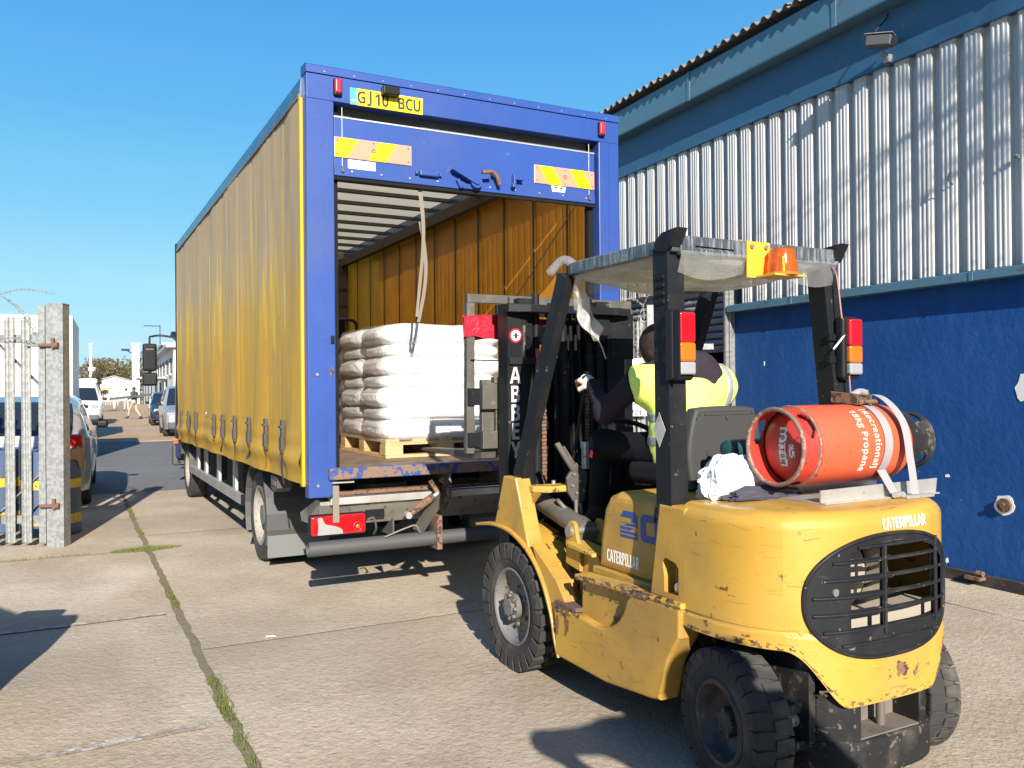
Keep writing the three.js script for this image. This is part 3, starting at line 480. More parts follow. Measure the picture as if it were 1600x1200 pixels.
  part('door_handle', [beam([1.06, 3.10, -0.005], [1.24, 3.015, -0.005], 0.055, 0.045, [0.45, 1, 0]), cy(0.045, 0.045, 0.05, 1.245, 3.005, -0.018, 'z', 20), cy(0.022, 0.022, 0.06, 1.245, 3.005, -0.012, 'z', 14), beam([1.16, 3.03, -0.02], [1.36, 3.06, -0.02], 0.035, 0.03, [0.1, 1, 0])], blue, T);
  part('handle_hook', [tube([[1.30, 3.085, -0.015], [1.37, 3.09, 0.0], [1.41, 3.06, 0.005], [1.43, 3.0, 0.005]], 0.016, 14, 8)], M.rust, T);
  part('handle_plate', [b2(1.13, 1.27, 2.955, 2.99, -0.036, -0.026), rb(0.03, 0.07, 0.03, 1.12, 2.985, -0.025, 0.006, [0, 0, 0.5])], blue, T);
  part('keeper', [rb(0.022, 0.09, 0.04, 1.565, 3.055, -0.02, 0.005), rb(0.07, 0.02, 0.03, 1.60, 3.065, -0.01, 0.005), rb(0.03, 0.03, 0.04, 1.555, 3.01, -0.01, 0.006)], blue, T);
  part('pull_strap', [sheet((u, v) => [0.83 + (u - 0.5) * 0.032 * (1 - 0.35 * v) + 0.035 * Math.sin(v * 3.2) - 0.02 * v, 2.965 - v * 0.95, -0.09 + 0.02 * Math.sin(v * 6)], 2, 24), sheet((u, v) => [0.845 + (u - 0.5) * 0.026 + 0.045 * Math.sin(v * 3.4) , 2.7 - v * 0.72, -0.11 - 0.02 * v], 2, 20)], M.webbing, T, 'frayed grey pull strap');
  // plates and lamps on the rear
  const plateM = print(1024, 222, (g, w, h) => { g.fillStyle = '#f2cf00'; g.fillRect(0, 0, w, h); g.fillStyle = '#3f9be0'; g.fillRect(0, 0, 92, h); g.fillStyle = '#e9c9b0'; g.font = 'bold 42px sans-serif'; g.textAlign = 'center'; g.fillText('GB', 46, 180); g.fillStyle = '#57470f'; g.font = '15px sans-serif'; g.fillText('· · · · · · · · · · · · · · · ·', 540, 212); });
  const np = part('number_plate', kuv(b2(0.298, 0.823, 3.431, 3.545, 0.004, 0.010)), M.yellowTrim, T, 'yellow plate reading GJ10 BCU');
  part('plate_face', card(0.525, 0.114).translate(0.5605, 3.488, 0.0115), plateM, np);
  { const ch = [...'GJ10 BCU'], x0 = 0.372, st = 0.0585; ch.forEach((c, i) => { if (c !== ' ') part('plate_letter', words(c, 0.082, 0.0015, c === '1' ? 0.9 : 0.86).translate(x0 + i * st * (i > 4 ? 0.985 : 0.97) + 0.004, 3.488, 0.0118), M.ink, np); }); }
  part('plate_lamp', [rb(0.118, 0.062, 0.07, 0.572, 3.548, 0.042, 0.008)], M.blackClean, T);
  for (const x of [0.21, 2.328]) { const l = part('marker_lamp', [rb(0.062, 0.118, 0.03, x, 3.527, 0.016, 0.022)], M.blackClean, T); part('lens', [rb(0.050, 0.10, 0.03, x, 3.533, 0.028, 0.02)], M.redReflex, l); }
  const chevron = (dir) => print(1024, 256, (g, w, h) => { g.fillStyle = '#f08a70'; g.fillRect(0, 0, w, h); g.fillStyle = '#edbf08'; for (const x of [70, 590]) { g.beginPath(); g.moveTo(x, 0); g.lineTo(x + 240, 0); g.lineTo(x + 240 + dir * -150, h); g.lineTo(x + dir * -150, h); g.fill(); } g.strokeStyle = '#8a3a22'; g.lineWidth = 9; g.beginPath(); g.arc(w / 2, h / 2, 26, 0, 6.3); g.stroke(); g.beginPath(); g.arc(w / 2 + 14, h / 2, 22, 0.6, 5.2); g.stroke(); g.fillStyle = '#6b3a18'; for (const [x, y] of [[40, 40], [40, 216], [512, 30], [512, 226], [984, 40], [984, 216]]) { g.beginPath(); g.arc(x, y, 11, 0, 7); g.fill(); } }, { roughness: 0.35 });
  const mp = (x0, x1, y0, y1, d) => { const o = part('marker_board', b2(x0, x1, y0, y1, -0.045, -0.037, 0.003), M.white, T, 'reflective board in pink and yellow stripes'); part('board_face', card(x1 - x0 - 0.004, y1 - y0 - 0.004).translate((x0 + x1) / 2, (y0 + y1) / 2, -0.0355), chevron(d), o); };
  mp(0.20, 0.755, 3.075, 3.213, 1); mp(1.75, 2.292, 3.06, 3.20, -1);
  const sticker = part('sticker', b2(0.295, 0.49, 3.0, 3.068, -0.045, -0.0405), M.white, T);
  part('sticker_face', card(0.193, 0.066).translate(0.3925, 3.034, -0.0385), print(512, 176, (g, w, h) => { g.fillStyle = '#dedcd6'; g.fillRect(0, 0, w, h); g.fillStyle = '#55604f'; g.textAlign = 'center'; g.font = 'bold 66px sans-serif'; g.fillText('PIGGOTT LTD', w / 2, 78); g.fillStyle = '#6b5d78'; g.font = 'bold 58px sans-serif'; g.fillText('01279 821100', w / 2, 148); }), sticker);
  const tag = part('safety_label', exXY([[1.90, 3.055], [2.03, 3.055], [2.015, 2.985], [1.915, 2.985]], -0.045, -0.0405), M.letterWhite, T);
  part('label_print', [b2(1.93, 1.95, 3.035, 3.05, -0.041, -0.0395), b2(1.98, 2.0, 3.035, 3.05, -0.041, -0.0395), b2(1.93, 2.0, 3.018, 3.022, -0.041, -0.0395), b2(1.935, 1.995, 3.008, 3.011, -0.041, -0.0395)], M.ink, tag);
  part('door_sensor', [rb(0.022, 0.05, 0.02, 0.165, 1.835, 0.008, 0.004), rb(0.014, 0.014, 0.026, 0.165, 1.845, 0.01, 0.003)], M.blackClean, T);
  part('rust_patch', [exXY(Array.from({ length: 12 }, (_, k) => { const a = k / 12 * 6.283, q = 0.6 + 0.7 * vn(k, 5, 5, 3); return [0.16 + 0.018 * q * Math.cos(a), 1.62 + 0.03 * q * Math.sin(a)]; }), -0.002, 0.0022)], M.rust, T);
  // chassis
  part('chassis_rail', [b2(0.82, 0.90, 0.58, 0.82, -L - 1.4, -0.35), b2(1.60, 1.68, 0.58, 0.82, -L - 1.4, -0.35)], M.chassis, T);
  for (let k = 0; k < 9; k++) part('cross_member', b2(0.06, 2.44, 0.80, 0.90, -0.5 - k * 0.82, -0.44 - k * 0.82), M.chassis, T);
  part('rear_axle', [cy(0.09, 0.09, 1.9, 1.25, 0.40, -2.07, 'x', 14), new THREE.SphereGeometry(0.22, 16, 12).translate(1.25, 0.42, -2.07)], M.chassis, T);
  part('leaf_spring', [b2(0.70, 0.78, 0.52, 0.58, -2.75, -1.40), b2(1.72, 1.80, 0.52, 0.58, -2.75, -1.40)], M.chassis, T);
  part('fuel_tank', [rb(0.5, 0.46, 1.1, 0.52, 0.56, -4.4, 0.06)], M.chassis, T); part('battery_box', [rb(0.5, 0.4, 0.55, 0.48, 0.58, -5.7, 0.03)], M.chassis, T); part('air_tank', [cy(0.13, 0.13, 0.8, 0.45, 0.66, -3.3, 'z', 18)], M.chassis, T);
  // wheels
  const wheel = (x, z, R, w, side, dual) => {
    const t = part('wheel', [tireGeo(R, w, R * 0.64)].map((g) => g.translate(0, 0, 0)), M.rubber, T); t.position.set(x, R, z);
    const s = side; // outer side: -1 is left
    part('rim', [lathe([[R * 0.66, s * w * 0.44], [R * 0.60, s * w * 0.47], [R * 0.57, s * w * 0.30], [R * 0.54, s * w * 0.06], [R * 0.30, s * w * -0.02], [R * 0.26, s * w * 0.05], [R * 0.10, s * w * 0.05], [0.001, s * w * 0.05]], 'x', 36)], M.rimPale, t);
    const nuts = []; for (let k = 0; k < 8; k++) { const a = k / 8 * 6.283; nuts.push(cy(0.014, 0.014, 0.03, s * w * 0.05, R * 0.40 * Math.cos(a), R * 0.40 * Math.sin(a), 'x', 6)); }
    part('hub', [cy(R * 0.22, R * 0.2, 0.11, s * w * 0.12, 0, 0, 'x', 20), ...nuts], M.rim, t);
    return t;
  };
  M.rimPale = std(WHITE, 0.6, 0, { map: paintTex([0.27, 0.255, 0.22], { seed: 71, dirt: [0.26, 0.22, 0.16], dirtAmt: 0.7, rust: [0.17, 0.11, 0.07], scr: 30, tile: 0.5 }) });
  wheel(0.19, -2.07, 0.40, 0.23, -1); wheel(0.46, -2.07, 0.40, 0.23, -1); wheel(2.31, -2.07, 0.40, 0.23, 1); wheel(2.04, -2.07, 0.40, 0.23, 1);
  wheel(0.21, -7.15, 0.40, 0.24, -1); wheel(2.29, -7.15, 0.40, 0.24, 1);
  // mudguards and flaps
  for (const [x0, x1] of [[0.05, 0.60], [1.90, 2.45]]) {
    const arc = []; for (let k = 0; k <= 14; k++) { const a = (-28 + k / 14 * 236) * D2R; arc.push([-2.07 + 0.47 * Math.cos(a), 0.42 + 0.45 * Math.sin(a)]); }
    part('mudguard', exZY(strip(arc, 0.014), x0, x1, 0.003), M.greyPlastic, T);
    part('mud_flap', b2(x0 + 0.01, x1 - 0.02, 0.10, 0.36, -1.62, -1.612), M.flap, T);
  }
  // side guard
  for (const [x0, x1] of [[0.06, 0.10], [2.40, 2.44]]) {
    part('side_guard_rail', [b2(x0, x1, 0.40, 0.50, -6.60, -2.80, 0.005)], M.alu, T); part('rail_end', [b2(x0 - 0.003, x1 + 0.003, 0.40, 0.503, -2.805, -2.79)], M.blackDull, T);
    for (const z of [-6.2, -5.5, -4.5, -3.45]) part('guard_bracket', exXY([[x0 + 0.045, 0.40], [x0 + 0.075, 0.40], [x0 + 0.075, 0.86], [x0 + 0.045, 0.86]], z - 0.08, z + 0.06), M.alu, T);
  }
  // side marker box
  part('side_lamp_box', [exZY([[-1.28, 0.83], [-1.05, 0.83], [-1.06, 0.74], [-1.15, 0.70], [-1.27, 0.72]], 0.02, 0.14, 0.005)], M.greyPlastic, T); part('side_reflector', b2(0.012, 0.02, 0.755, 0.79, -1.22, -1.09), M.rust, T);
  // tail lamp
  const lampAt = (x0) => {
    const l = part('tail_lamp', [rb(0.395, 0.15, 0.05, x0 + 0.19, 0.595, 0.0, 0.02)], M.blackClean, T);
    part('red_lens', [rb(0.372, 0.13, 0.04, x0 + 0.19, 0.597, 0.022, 0.016)], M.redLens, l);
    part('clear_lens', [exXY(spline([[x0 + 0.045, 0.538], [x0 + 0.05, 0.60], [x0 + 0.046, 0.648], [x0 + 0.075, 0.65], [x0 + 0.095, 0.61], [x0 + 0.15, 0.595], [x0 + 0.205, 0.57], [x0 + 0.215, 0.538]], 24), 0.036, 0.0445)], M.clearLens, l);
    part('lamp_ring', [new THREE.TorusGeometry(0.03, 0.004, 8, 24).translate(x0 + 0.318, 0.578, 0.044)], M.redReflex, l);
    part('bulb', [new THREE.SphereGeometry(0.014, 12, 8).scale(1, 1, 0.5).translate(x0 + 0.318, 0.578, 0.043)], M.amberLens, l);
  };
  lampAt(0.0); lampAt(2.12);
  part('lamp_strap', [b2(0.145, 0.187, 0.615, 0.86, 0.05, 0.055)], M.webbing, T);
  // under-run bar
  part('underrun_bar', [cy(0.05, 0.05, 2.5, 1.25, 0.435, -0.04, 'x', 22, true), cy(0.044, 0.044, 2.5, 1.25, 0.435, -0.04, 'x', 22, true)], M.greyPlastic, T);
  for (const x of [0.92, 1.58]) { part('bar_clamp', [b2(x - 0.02, x + 0.02, 0.36, 0.60, -0.10, 0.03, 0.004)], M.rust, T); part('bar_stay', [beam([x, 0.5, -0.05], [x, 0.75, -0.5], 0.08, 0.05)], M.chassis, T); }
  part('bar_gusset', exZY([[-0.06, 0.47], [-0.30, 0.47], [-0.06, 0.60]], 0.60, 0.612), M.greyPlastic, T);
  part('lamp_cable', tube([[0.40, 0.61, 0.0], [0.44, 0.62, 0.01], [0.46, 0.55, 0.0], [0.46, 0.50, -0.05]], 0.008, 18, 6), M.greyPlastic, T); part('bar_cable', tube([[0.52, 0.48, 0.0], [0.66, 0.53, 0.02], [0.74, 0.545, 0.02], [0.78, 0.49, 0.0]], 0.006, 18, 6), M.webbing, T);
  // tail lift folded away under the bed
  part('lift_platform', [exZY([[-0.10, 0.745], [-0.085, 0.715], [-0.17, 0.562], [-0.62, 0.54], [-0.66, 0.60], [-0.2, 0.745]], 0.10, 2.40, 0.004)], M.liftAlu = std(WHITE, 0.4, 0.5, { map: paintTex([0.30, 0.28, 0.25], { seed: 72, dirt: [0.16, 0.125, 0.09], dirtAmt: 0.8, rust: [0.13, 0.09, 0.07], scr: 80, tile: 0.7 }) }), T);
  part('platform_edge', [b2(0.16, 2.34, 0.715, 0.765, -0.10, -0.055, 0.004)], M.alu, T); part('platform_tread', [b2(0.16, 2.34, 0.768, 0.80, -0.16, -0.09)], M.rust, T);
  part('platform_rod', [rod([0.14, 0.775, -0.06], [2.36, 0.775, -0.06], 0.006)], M.chrome, T); part('platform_notch', [b2(0.42, 0.56, 0.60, 0.66, -0.13, -0.115)], M.blackDull, T);
  for (const s of [1, -1]) {
    const X = (x) => (s > 0 ? x : 2.5 - x);
    part('lift_bracket', [exZY([[-0.05, 0.895], [-0.05, 0.68], [-0.14, 0.60], [-0.45, 0.60], [-0.45, 0.895]], Math.min(X(1.03), X(1.045)), Math.max(X(1.03), X(1.045)), 0.003)], M.liftAlu, T);
    part('lift_arm', [beam([X(0.96), 0.76, 0.0], [X(0.80), 0.48, -0.10], 0.065, 0.05), beam([X(1.0), 0.84, -0.02], [X(0.96), 0.70, 0.01], 0.05, 0.05)], M.steelBlack, T);
    part('lift_cylinder', [rod([X(0.88), 0.74, 0.02], [X(0.72), 0.63, -0.02], 0.028, 14)], M.rust, T); part('cylinder_rod', [rod([X(0.91), 0.76, 0.02], [X(0.88), 0.74, 0.02], 0.016), cy(0.024, 0.024, 0.05, X(0.70), 0.615, -0.02, 'z', 12)], M.alu, T);
    part('pivot_link', [tube([[X(0.93), 0.86, 0.02], [X(0.975), 0.82, 0.04], [X(0.985), 0.74, 0.04], [X(0.96), 0.70, 0.03]], 0.020, 16, 8), beam([X(0.86), 0.85, 0.0], [X(0.91), 0.76, 0.02], 0.03, 0.02)], M.rust, T);
  }
  part('lower_bracket', [b2(0.15, 0.30, 0.872, 0.880, -0.05, 0.03)], M.alu, T);
  // cab
  const cabZ0 = -L - 0.12, paint = blue;
  const cab = part('cab', [exZY([[cabZ0, 0.62], [cabZ0, 2.45], [cabZ0 - 0.2, 2.56], [cabZ0 - 1.25, 2.50], [cabZ0 - 1.62, 1.55], [cabZ0 - 1.70, 0.85], [cabZ0 - 1.66, 0.42], [cabZ0 - 0.55, 0.42], [cabZ0 - 0.5, 0.62]], 0.14, 2.36, 0.05)], paint, T);
  for (const s of [0, 1]) {
    const x0 = s ? 2.358 : 0.128, x1 = s ? 2.372 : 0.142;
    const d = part('cab_door', exZY([[cabZ0 - 0.45, 0.72], [cabZ0 - 0.45, 2.36], [cabZ0 - 1.2, 2.34], [cabZ0 - 1.48, 1.55], [cabZ0 - 1.48, 0.72]], x0, x1, 0.004), paint, T);
    part('window', exZY([[cabZ0 - 0.5, 1.50], [cabZ0 - 0.5, 2.25], [cabZ0 - 1.16, 2.23], [cabZ0 - 1.40, 1.55], [cabZ0 - 1.40, 1.45]], x0 - 0.004, x1 + 0.004), M.glassDark, d); part('handle', b2(x0 - 0.015, x1 + 0.015, 1.30, 1.34, cabZ0 - 0.62, cabZ0 - 0.5, 0.004), M.blackClean, d);
  }
  part('windscreen', beam([1.25, 2.36, cabZ0 - 1.335], [1.25, 1.58, cabZ0 - 1.64], 1.98, 0.03), M.glassDark, T); part('bumper', [rb(2.3, 0.34, 0.14, 1.25, 0.46, cabZ0 - 1.70, 0.04)], M.greyPlastic, T);
  part('wheel_arch', exZY(strip(spline([[-6.68, 0.45], [-6.72, 0.72], [-7.15, 0.88], [-7.56, 0.72], [-7.62, 0.45]], 16), 0.02), 0.06, 0.42, 0.003), M.greyPlastic, T);
  // mirrors on the left, on tubular arms
  part('mirror_arm', [tube([[0.14, 2.32, -8.55], [-0.10, 2.36, -8.62], [-0.24, 2.34, -8.62], [-0.27, 2.28, -8.60], [-0.27, 1.70, -8.58]], 0.016, 30, 8)], M.blackClean, T);
  part('mirror', [rb(0.20, 0.42, 0.12, -0.27, 2.02, -8.60, 0.03)], M.blackClean, T, 'tall black wing mirror'); part('mirror', [rb(0.215, 0.20, 0.12, -0.27, 1.68, -8.60, 0.03)], M.blackClean, T, 'square wide-angle mirror');
  part('mirror_glass', [rb(0.17, 0.15, 0.01, -0.27, 1.68, -8.536, 0.012)], M.glassDark, T);
  part('mirror_stripe', [b2(-0.33, -0.22, 2.135, 2.15, -8.542, -8.538)], M.flap, T);
  part('roof_deflector', [rb(0.5, 0.10, 0.8, 0.30, 2.28, -8.15, 0.04, [0.25, 0.1, 0])], M.blackClean, T);
  part('side_indicator', [rb(0.07, 0.07, 0.08, -0.07, 0.80, -7.05, 0.015)], M.amberLens, T); part('indicator_stalk', [rod([-0.04, 0.80, -7.07], [0.14, 0.85, -7.1], 0.012)], M.blackDull, T);
  for (const k of [0, 1]) part('step', b2(0.10, 0.3, 0.40 + k * 0.22, 0.43 + k * 0.22, -8.4, -8.0), M.greyPlastic, T);
}
// ---------- load: pallet, bags, pallet truck ----------
const inTruck = (x, y, z) => new THREE.Vector3(x, y, z).applyMatrix4(new THREE.Matrix4().makeRotationY(27.7 * D2R).setPosition(-1.345, 0, -5.61)).toArray();
M.wood = std(WHITE, 0.8, 0, { map: (() => { const a = fbm(512, 3, 60, 5, 231), b = fbm(512, 6, 6, 4, 233); return tex(512, (k) => mix3([0.42, 0.27, 0.125], [0.54, 0.37, 0.19], a[k]).map((v) => v * (0.85 + 0.3 * b[k])), 0.6); })() });
const pal = thing('wooden_pallet', 'pale wooden pallet under the white sacks on the lorry floor', 'pallet', inTruck(1.25, 0.967, -0.62), 27.7 * D2R);
{
  for (const x of [-0.45, 0, 0.45]) part('bottom_board', b2(x - 0.05, x + 0.05, 0, 0.022, -1.2, 0), M.wood, pal);
  for (const x of [-0.43, 0, 0.43]) for (const z of [-0.07, -0.6, -1.13]) part('block', b2(x - 0.072, x + 0.072, 0.022, 0.10, z - 0.068, z + 0.068, 0.003), M.wood, pal);
  part('bottom_board', b2(-0.5, 0.5, 0.0005, 0.0225, -0.105, -0.002), M.wood, pal); 
  for (const z of [-0.06, -0.6, -1.14]) part('stringer_board', b2(-0.5, 0.5, 0.10, 0.122, z - 0.06, z + 0.06), M.wood, pal);
  for (const x of [-0.445, -0.225, 0, 0.225, 0.445]) part('deck_board', b2(x - 0.055, x + 0.055, 0.122, 0.144, -1.2, 0), M.wood, pal);
  part('stencil', words('85685450', 0.026, 0.001).translate(0.43, 0.065, 0.0012), M.ink, pal);
}
M.bag = phy(WHITE, 0.42, { map: (() => { const a = fbm(512, 8, 8, 5, 241), b = fbm(512, 30, 12, 4, 243); return tex(512, (k) => { const v = 0.68 - 0.06 * a[k]; return mix3([v, v * 0.985, v * 0.975], [0.42, 0.48, 0.60], 0.5 * sm(0.66, 0.78, b[k])); }, 0.9); })(), clearcoat: 0.4, clearcoatRoughness: 0.25, bumpMap: bumpTex(512, 10, 6, 245, 0.5), bumpScale: 0.012 });
{
  const r = rng(301);
  const sackGeo = (w, h, d, seed) => { // a full plastic sack: pinched seams at both ends, slumped middle, creases
    const nu = 72, nv = 26, g = sheet((u, v) => {
      const a = u * 2 * Math.PI, b = (v - 0.5) * Math.PI, e = 0.40, p = (t, q) => Math.sign(t) * Math.pow(Math.abs(t), q);
      let x = p(Math.cos(b), 0.34) * p(Math.cos(a), e), z = p(Math.cos(b), 0.34) * p(Math.sin(a), e), y = p(Math.sin(b), 0.62);
      const ed = Math.max(Math.abs(x), Math.abs(z)); y *= 1 - 0.35 * Math.pow(ed, 6);
      const n = vf(x * 3 + seed, y * 1.5, z * 3, 4) - 0.5, m = vf(x * 9 + seed, y * 3, z * 7, 6) - 0.5;
      return [x * w / 2 * (1 + 0.04 * n) + 0.020 * m, y * h / 2 * (1 + 0.22 * n) + 0.012 * m, z * d / 2 * (1 + 0.035 * n) + 0.020 * m];
    }, nu, nv, null, true); return g;
  };
  const hs = [0.150, 0.098, 0.150, 0.098, 0.145, 0.100, 0.135], rows = ['bottom', 'second', 'third', 'fourth', 'fifth', 'sixth', 'top'], c27 = 27.7 * D2R; let yy = 0.967 + 0.144;
  for (let k = 0; k < 7; k++) {
    const g = [0, 1].map((j) => sackGeo(1.055 + (k % 2 ? -0.03 : 0.02), hs[k] * 1.42, 0.635, k * 7.7 + j * 3.1 + 1));
    for (let j = 0; j < 2; j++) {
      const label = 'long white plastic sack in the ' + rows[k] + ' layer, at the ' + (j ? 'back' : 'front') + ' of the pallet';
      const p = inTruck(1.25 + (r() - 0.5) * 0.03, yy + hs[k] / 2, -0.62 - 0.30 - j * 0.6 + (r() - 0.5) * 0.02 + 0.01);
      single('sack', label, 'sack', g[j], M.bag, p, c27 + (r() - 0.5) * 0.02, 'white sacks stacked on the pallet');
    }
    yy += hs[k];
  }
}
{ // clear film wound round the stack
  const w = single('stretch_wrap', 'clear stretch film wound round the stack of white sacks', 'film', sheet((u, v) => {
    const a = u * 2 * Math.PI, p = (t) => Math.sign(t) * Math.pow(Math.abs(t), 0.22), y = 1.09 + v * 0.905, b = 0.010 * Math.sin(v * 44) + 0.012 * (vf(Math.cos(a) * 3, v * 16, Math.sin(a) * 3, 5) - 0.5), sq = 1 - 0.05 * Math.pow(Math.max(0, v - 0.93) / 0.07, 2);
    return [(0.548 + b) * sq * p(Math.cos(a)), y, -0.60 + (0.628 + b) * sq * p(Math.sin(a))];
  }, 160, 60), M.clearFilm = phy([0.97, 0.97, 0.97], 0.16, { transmission: 0.93, thickness: 0 }), inTruck(1.25, 0, -0.62), 27.7 * D2R);
}
{ // hand pallet truck standing behind the load
  const p = thing('pallet_truck', 'hand pallet truck with a black loop handle behind the sacks', 'pallet truck', inTruck(0.95, 0.967, -2.55), 27.7 * D2R);
  part('handle', [tube([[-0.16, 1.20, 0], [-0.17, 1.06, 0], [-0.06, 0.98, 0], [0.06, 0.98, 0], [0.17, 1.06, 0], [0.16, 1.20, 0], [0, 1.215, 0]], 0.016, 60, 8, true)], M.blackClean, p);
  part('lever_box', [rb(0.12, 0.17, 0.05, 0, 1.12, 0, 0.015)], M.blackDull, p); part('shaft', [rod([0, 0.35, 0.0], [0, 1.05, 0], 0.022)], M.blackDull, p);
  part('pump', [cy(0.05, 0.05, 0.3, 0, 0.25, -0.02, 'y', 16), rb(0.18, 0.10, 0.14, 0, 0.30, -0.05, 0.02)], M.rust, p);
  for (const x of [-0.19, 0.19]) part('fork', [rb(0.16, 0.05, 1.15, x, 0.06, -0.66, 0.012)], M.steelBlack, p);
  part('fork_frame', [b2(-0.27, 0.27, 0.05, 0.34, -0.12, -0.08)], M.steelBlack, p); for (const x of [-0.06, 0.06]) part('wheel', cy(0.09, 0.09, 0.05, x, 0.09, 0, 'x', 20), M.rubber, p);
}

// ---------- forklift ----------
M.film = phy([0.84, 0.82, 0.77], 0.45, { transmission: 0.66, thickness: 0, bumpMap: BUMP, bumpScale: 0.01 });
M.filmTaut = phy([0.90, 0.90, 0.89], 0.2, { transmission: 0.88, thickness: 0, bumpMap: BUMP, bumpScale: 0.006 });
M.filmGrey = std(WHITE, 0.3, 0.1, { map: (() => { const a = fbm(512, 60, 6, 4, 251), b = fbm(512, 10, 10, 4, 253); return tex(512, (k) => mix3([0.055, 0.065, 0.075], [0.20, 0.22, 0.235], sm(0.45, 0.85, a[k] * 0.7 + b[k] * 0.4)), 0.5); })() });
M.roofPanel = phy([0.70, 0.69, 0.62], 0.6, { transmission: 0.45, thickness: 0 });
M.redTape = phy([0.50, 0.015, 0.035], 0.3, { clearcoat: 0.4, bumpMap: BUMP, bumpScale: 0.01 });
M.logoBlue = std([0.02, 0.06, 0.25], 0.5);
M.dustBlack = phy(WHITE, 0.8, { specularIntensity: 0.35, map: paintTex([0.016, 0.016, 0.017], { seed: 81, dirt: [0.10, 0.088, 0.072], dirtAmt: 0.75, rust: [0.10, 0.09, 0.075], scr: 60, tile: 0.5, rustTh: 0.68 }), bumpMap: BUMP, bumpScale: 0.001 });
M.grillePaint = phy(WHITE, 0.5, { specularIntensity: 0.45, map: paintTex([0.012, 0.013, 0.016], { seed: 82, dirt: [0.05, 0.048, 0.045], dirtAmt: 0.6, rust: [0.15, 0.11, 0.08], scr: 60, tile: 0.6, rustTh: 0.74 }) });
M.shroud = std([0.30, 0.265, 0.21], 0.85);
const fl = thing('forklift_truck', 'yellow gas forklift truck reversing from the lorry, driver aboard', 'forklift', [0.467, 0, -4.79], 27.8 * D2R);
{
  const F = fl, Y = M.yellow, both = (fn) => { fn(-1); fn(1); }, sx = (s, g) => (s < 0 ? g : flipX(g));
  // tyres with blocks
  const lugTyre = (R, w, rimR, n, lug, fill = 1) => {
    const g = [tireGeo(R - lug, w * 0.98, rimR, 'x', 48)];
    for (let k = 0; k < n; k++) for (const s of [-1, 1]) {
      const a = (k + (s > 0 ? 0.5 : 0)) / n * 2 * Math.PI, q = exXZ([[0.012 * s, -0.3], [0.5 * s, -0.33], [0.5 * s, 0.30], [0.012 * s, 0.12]].map(([x, z]) => [x * w * 0.99, z * 2 * Math.PI * R / n * 1.08 * fill]), 0, lug * 1.02, 0.003);
      q.translate(0, R - lug, 0); q.rotateX(a); g.push(q);
      const sh = exXZ([[0.36 * s, -0.31], [0.505 * s, -0.31], [0.505 * s, 0.28], [0.36 * s, 0.28]].map(([x, z]) => [x * w, z * 2 * Math.PI * R / n * 1.05 * fill]), -0.055, 0.002, 0.003); sh.translate(0, R - lug, 0); sh.rotateX(a); g.push(sh);
    }
    return g;
  };
  const nutRing = (r, n, x, s) => Array.from({ length: n }, (_, k) => cy(0.011, 0.011, 0.03, x, r * Math.cos(k / n * 6.283), r * Math.sin(k / n * 6.283), 'x', 6));
  both((s) => {
    const w = part('front_wheel', sx(s, mergeGeometries(lugTyre(0.335, 0.195, 0.195, 24, 0.028).map(prep))), M.rubber, F); w.position.set(s * 0.455, 0.333, 0);
    const o = s * 0.0975;
    part('rim', [lathe([[0.205, o * 0.86], [0.196, o * 0.94], [0.186, o * 0.80], [0.180, o * 0.50], [0.150, o * 0.28], [0.11, o * 0.32], [0.10, o * 0.4], [0.001, o * 0.4]], 'x', 40)], M.rim, w);
    part('hub', [cy(0.072, 0.06, 0.06, o * 0.62, 0, 0, 'x', 22), cy(0.045, 0.04, 0.03, o * 0.98, 0, 0, 'x', 18), ...nutRing(0.060, 8, o * 0.92, s), ...nutRing(0.098, 6, o * 0.42, s)], M.rim, w);
    const steer = -0.18, rw = part('rear_wheel', sx(s, mergeGeometries(lugTyre(0.265, 0.148, 0.15, 26, 0.006, 1.34).map(prep))), M.rubber, F); rw.position.set(s < 0 ? -0.468 : 0.425, 0.264, 1.62); rw.rotation.y = steer;
    const q = s * 0.074;
    part('rim', [lathe([[0.158, q * 0.85], [0.150, q * 0.98], [0.135, q * 0.92], [0.128, q * 0.45], [0.108, q * 0.1], [0.08, q * -0.1], [0.06, q * -0.1], [0.001, q * -0.1]], 'x', 40)], M.rimDark, rw);
    part('hub', [lathe([[0.052, q * -0.1], [0.05, q * 0.45], [0.04, q * 0.6], [0.001, q * 0.66]], 'x', 24), ...nutRing(0.046, 5, q * 0.4, s)], M.rimDark, rw);
  });
  part('front_axle', [cy(0.10, 0.10, 0.74, 0, 0.33, 0, 'x', 16), rb(0.34, 0.34, 0.4, 0, 0.36, 0.05, 0.04)], M.dustBlack, F);
  part('steer_axle', [rb(0.72, 0.10, 0.16, 0, 0.28, 1.62, 0.02), rod([-0.36, 0.30, 1.77], [0.36, 0.30, 1.77], 0.022, 12), b2(-0.40, -0.28, 0.20, 0.235, 1.55, 1.82, 0.006), b2(-0.40, -0.28, 0.335, 0.37, 1.55, 1.82, 0.006), b2(0.28, 0.40, 0.20, 0.235, 1.55, 1.82, 0.006), b2(0.28, 0.40, 0.335, 0.37, 1.55, 1.82, 0.006)], M.dustBlack, F);
  part('axle_rod', [rod([-0.40, 0.305, 1.79], [-0.14, 0.305, 1.79], 0.026, 14)], M.alu, F);
  part('chassis', [b2(-0.36, 0.36, 0.24, 0.66, 0.30, 1.40), b2(-0.30, 0.30, 0.30, 0.62, 1.40, 1.55)], M.dustBlack, F);
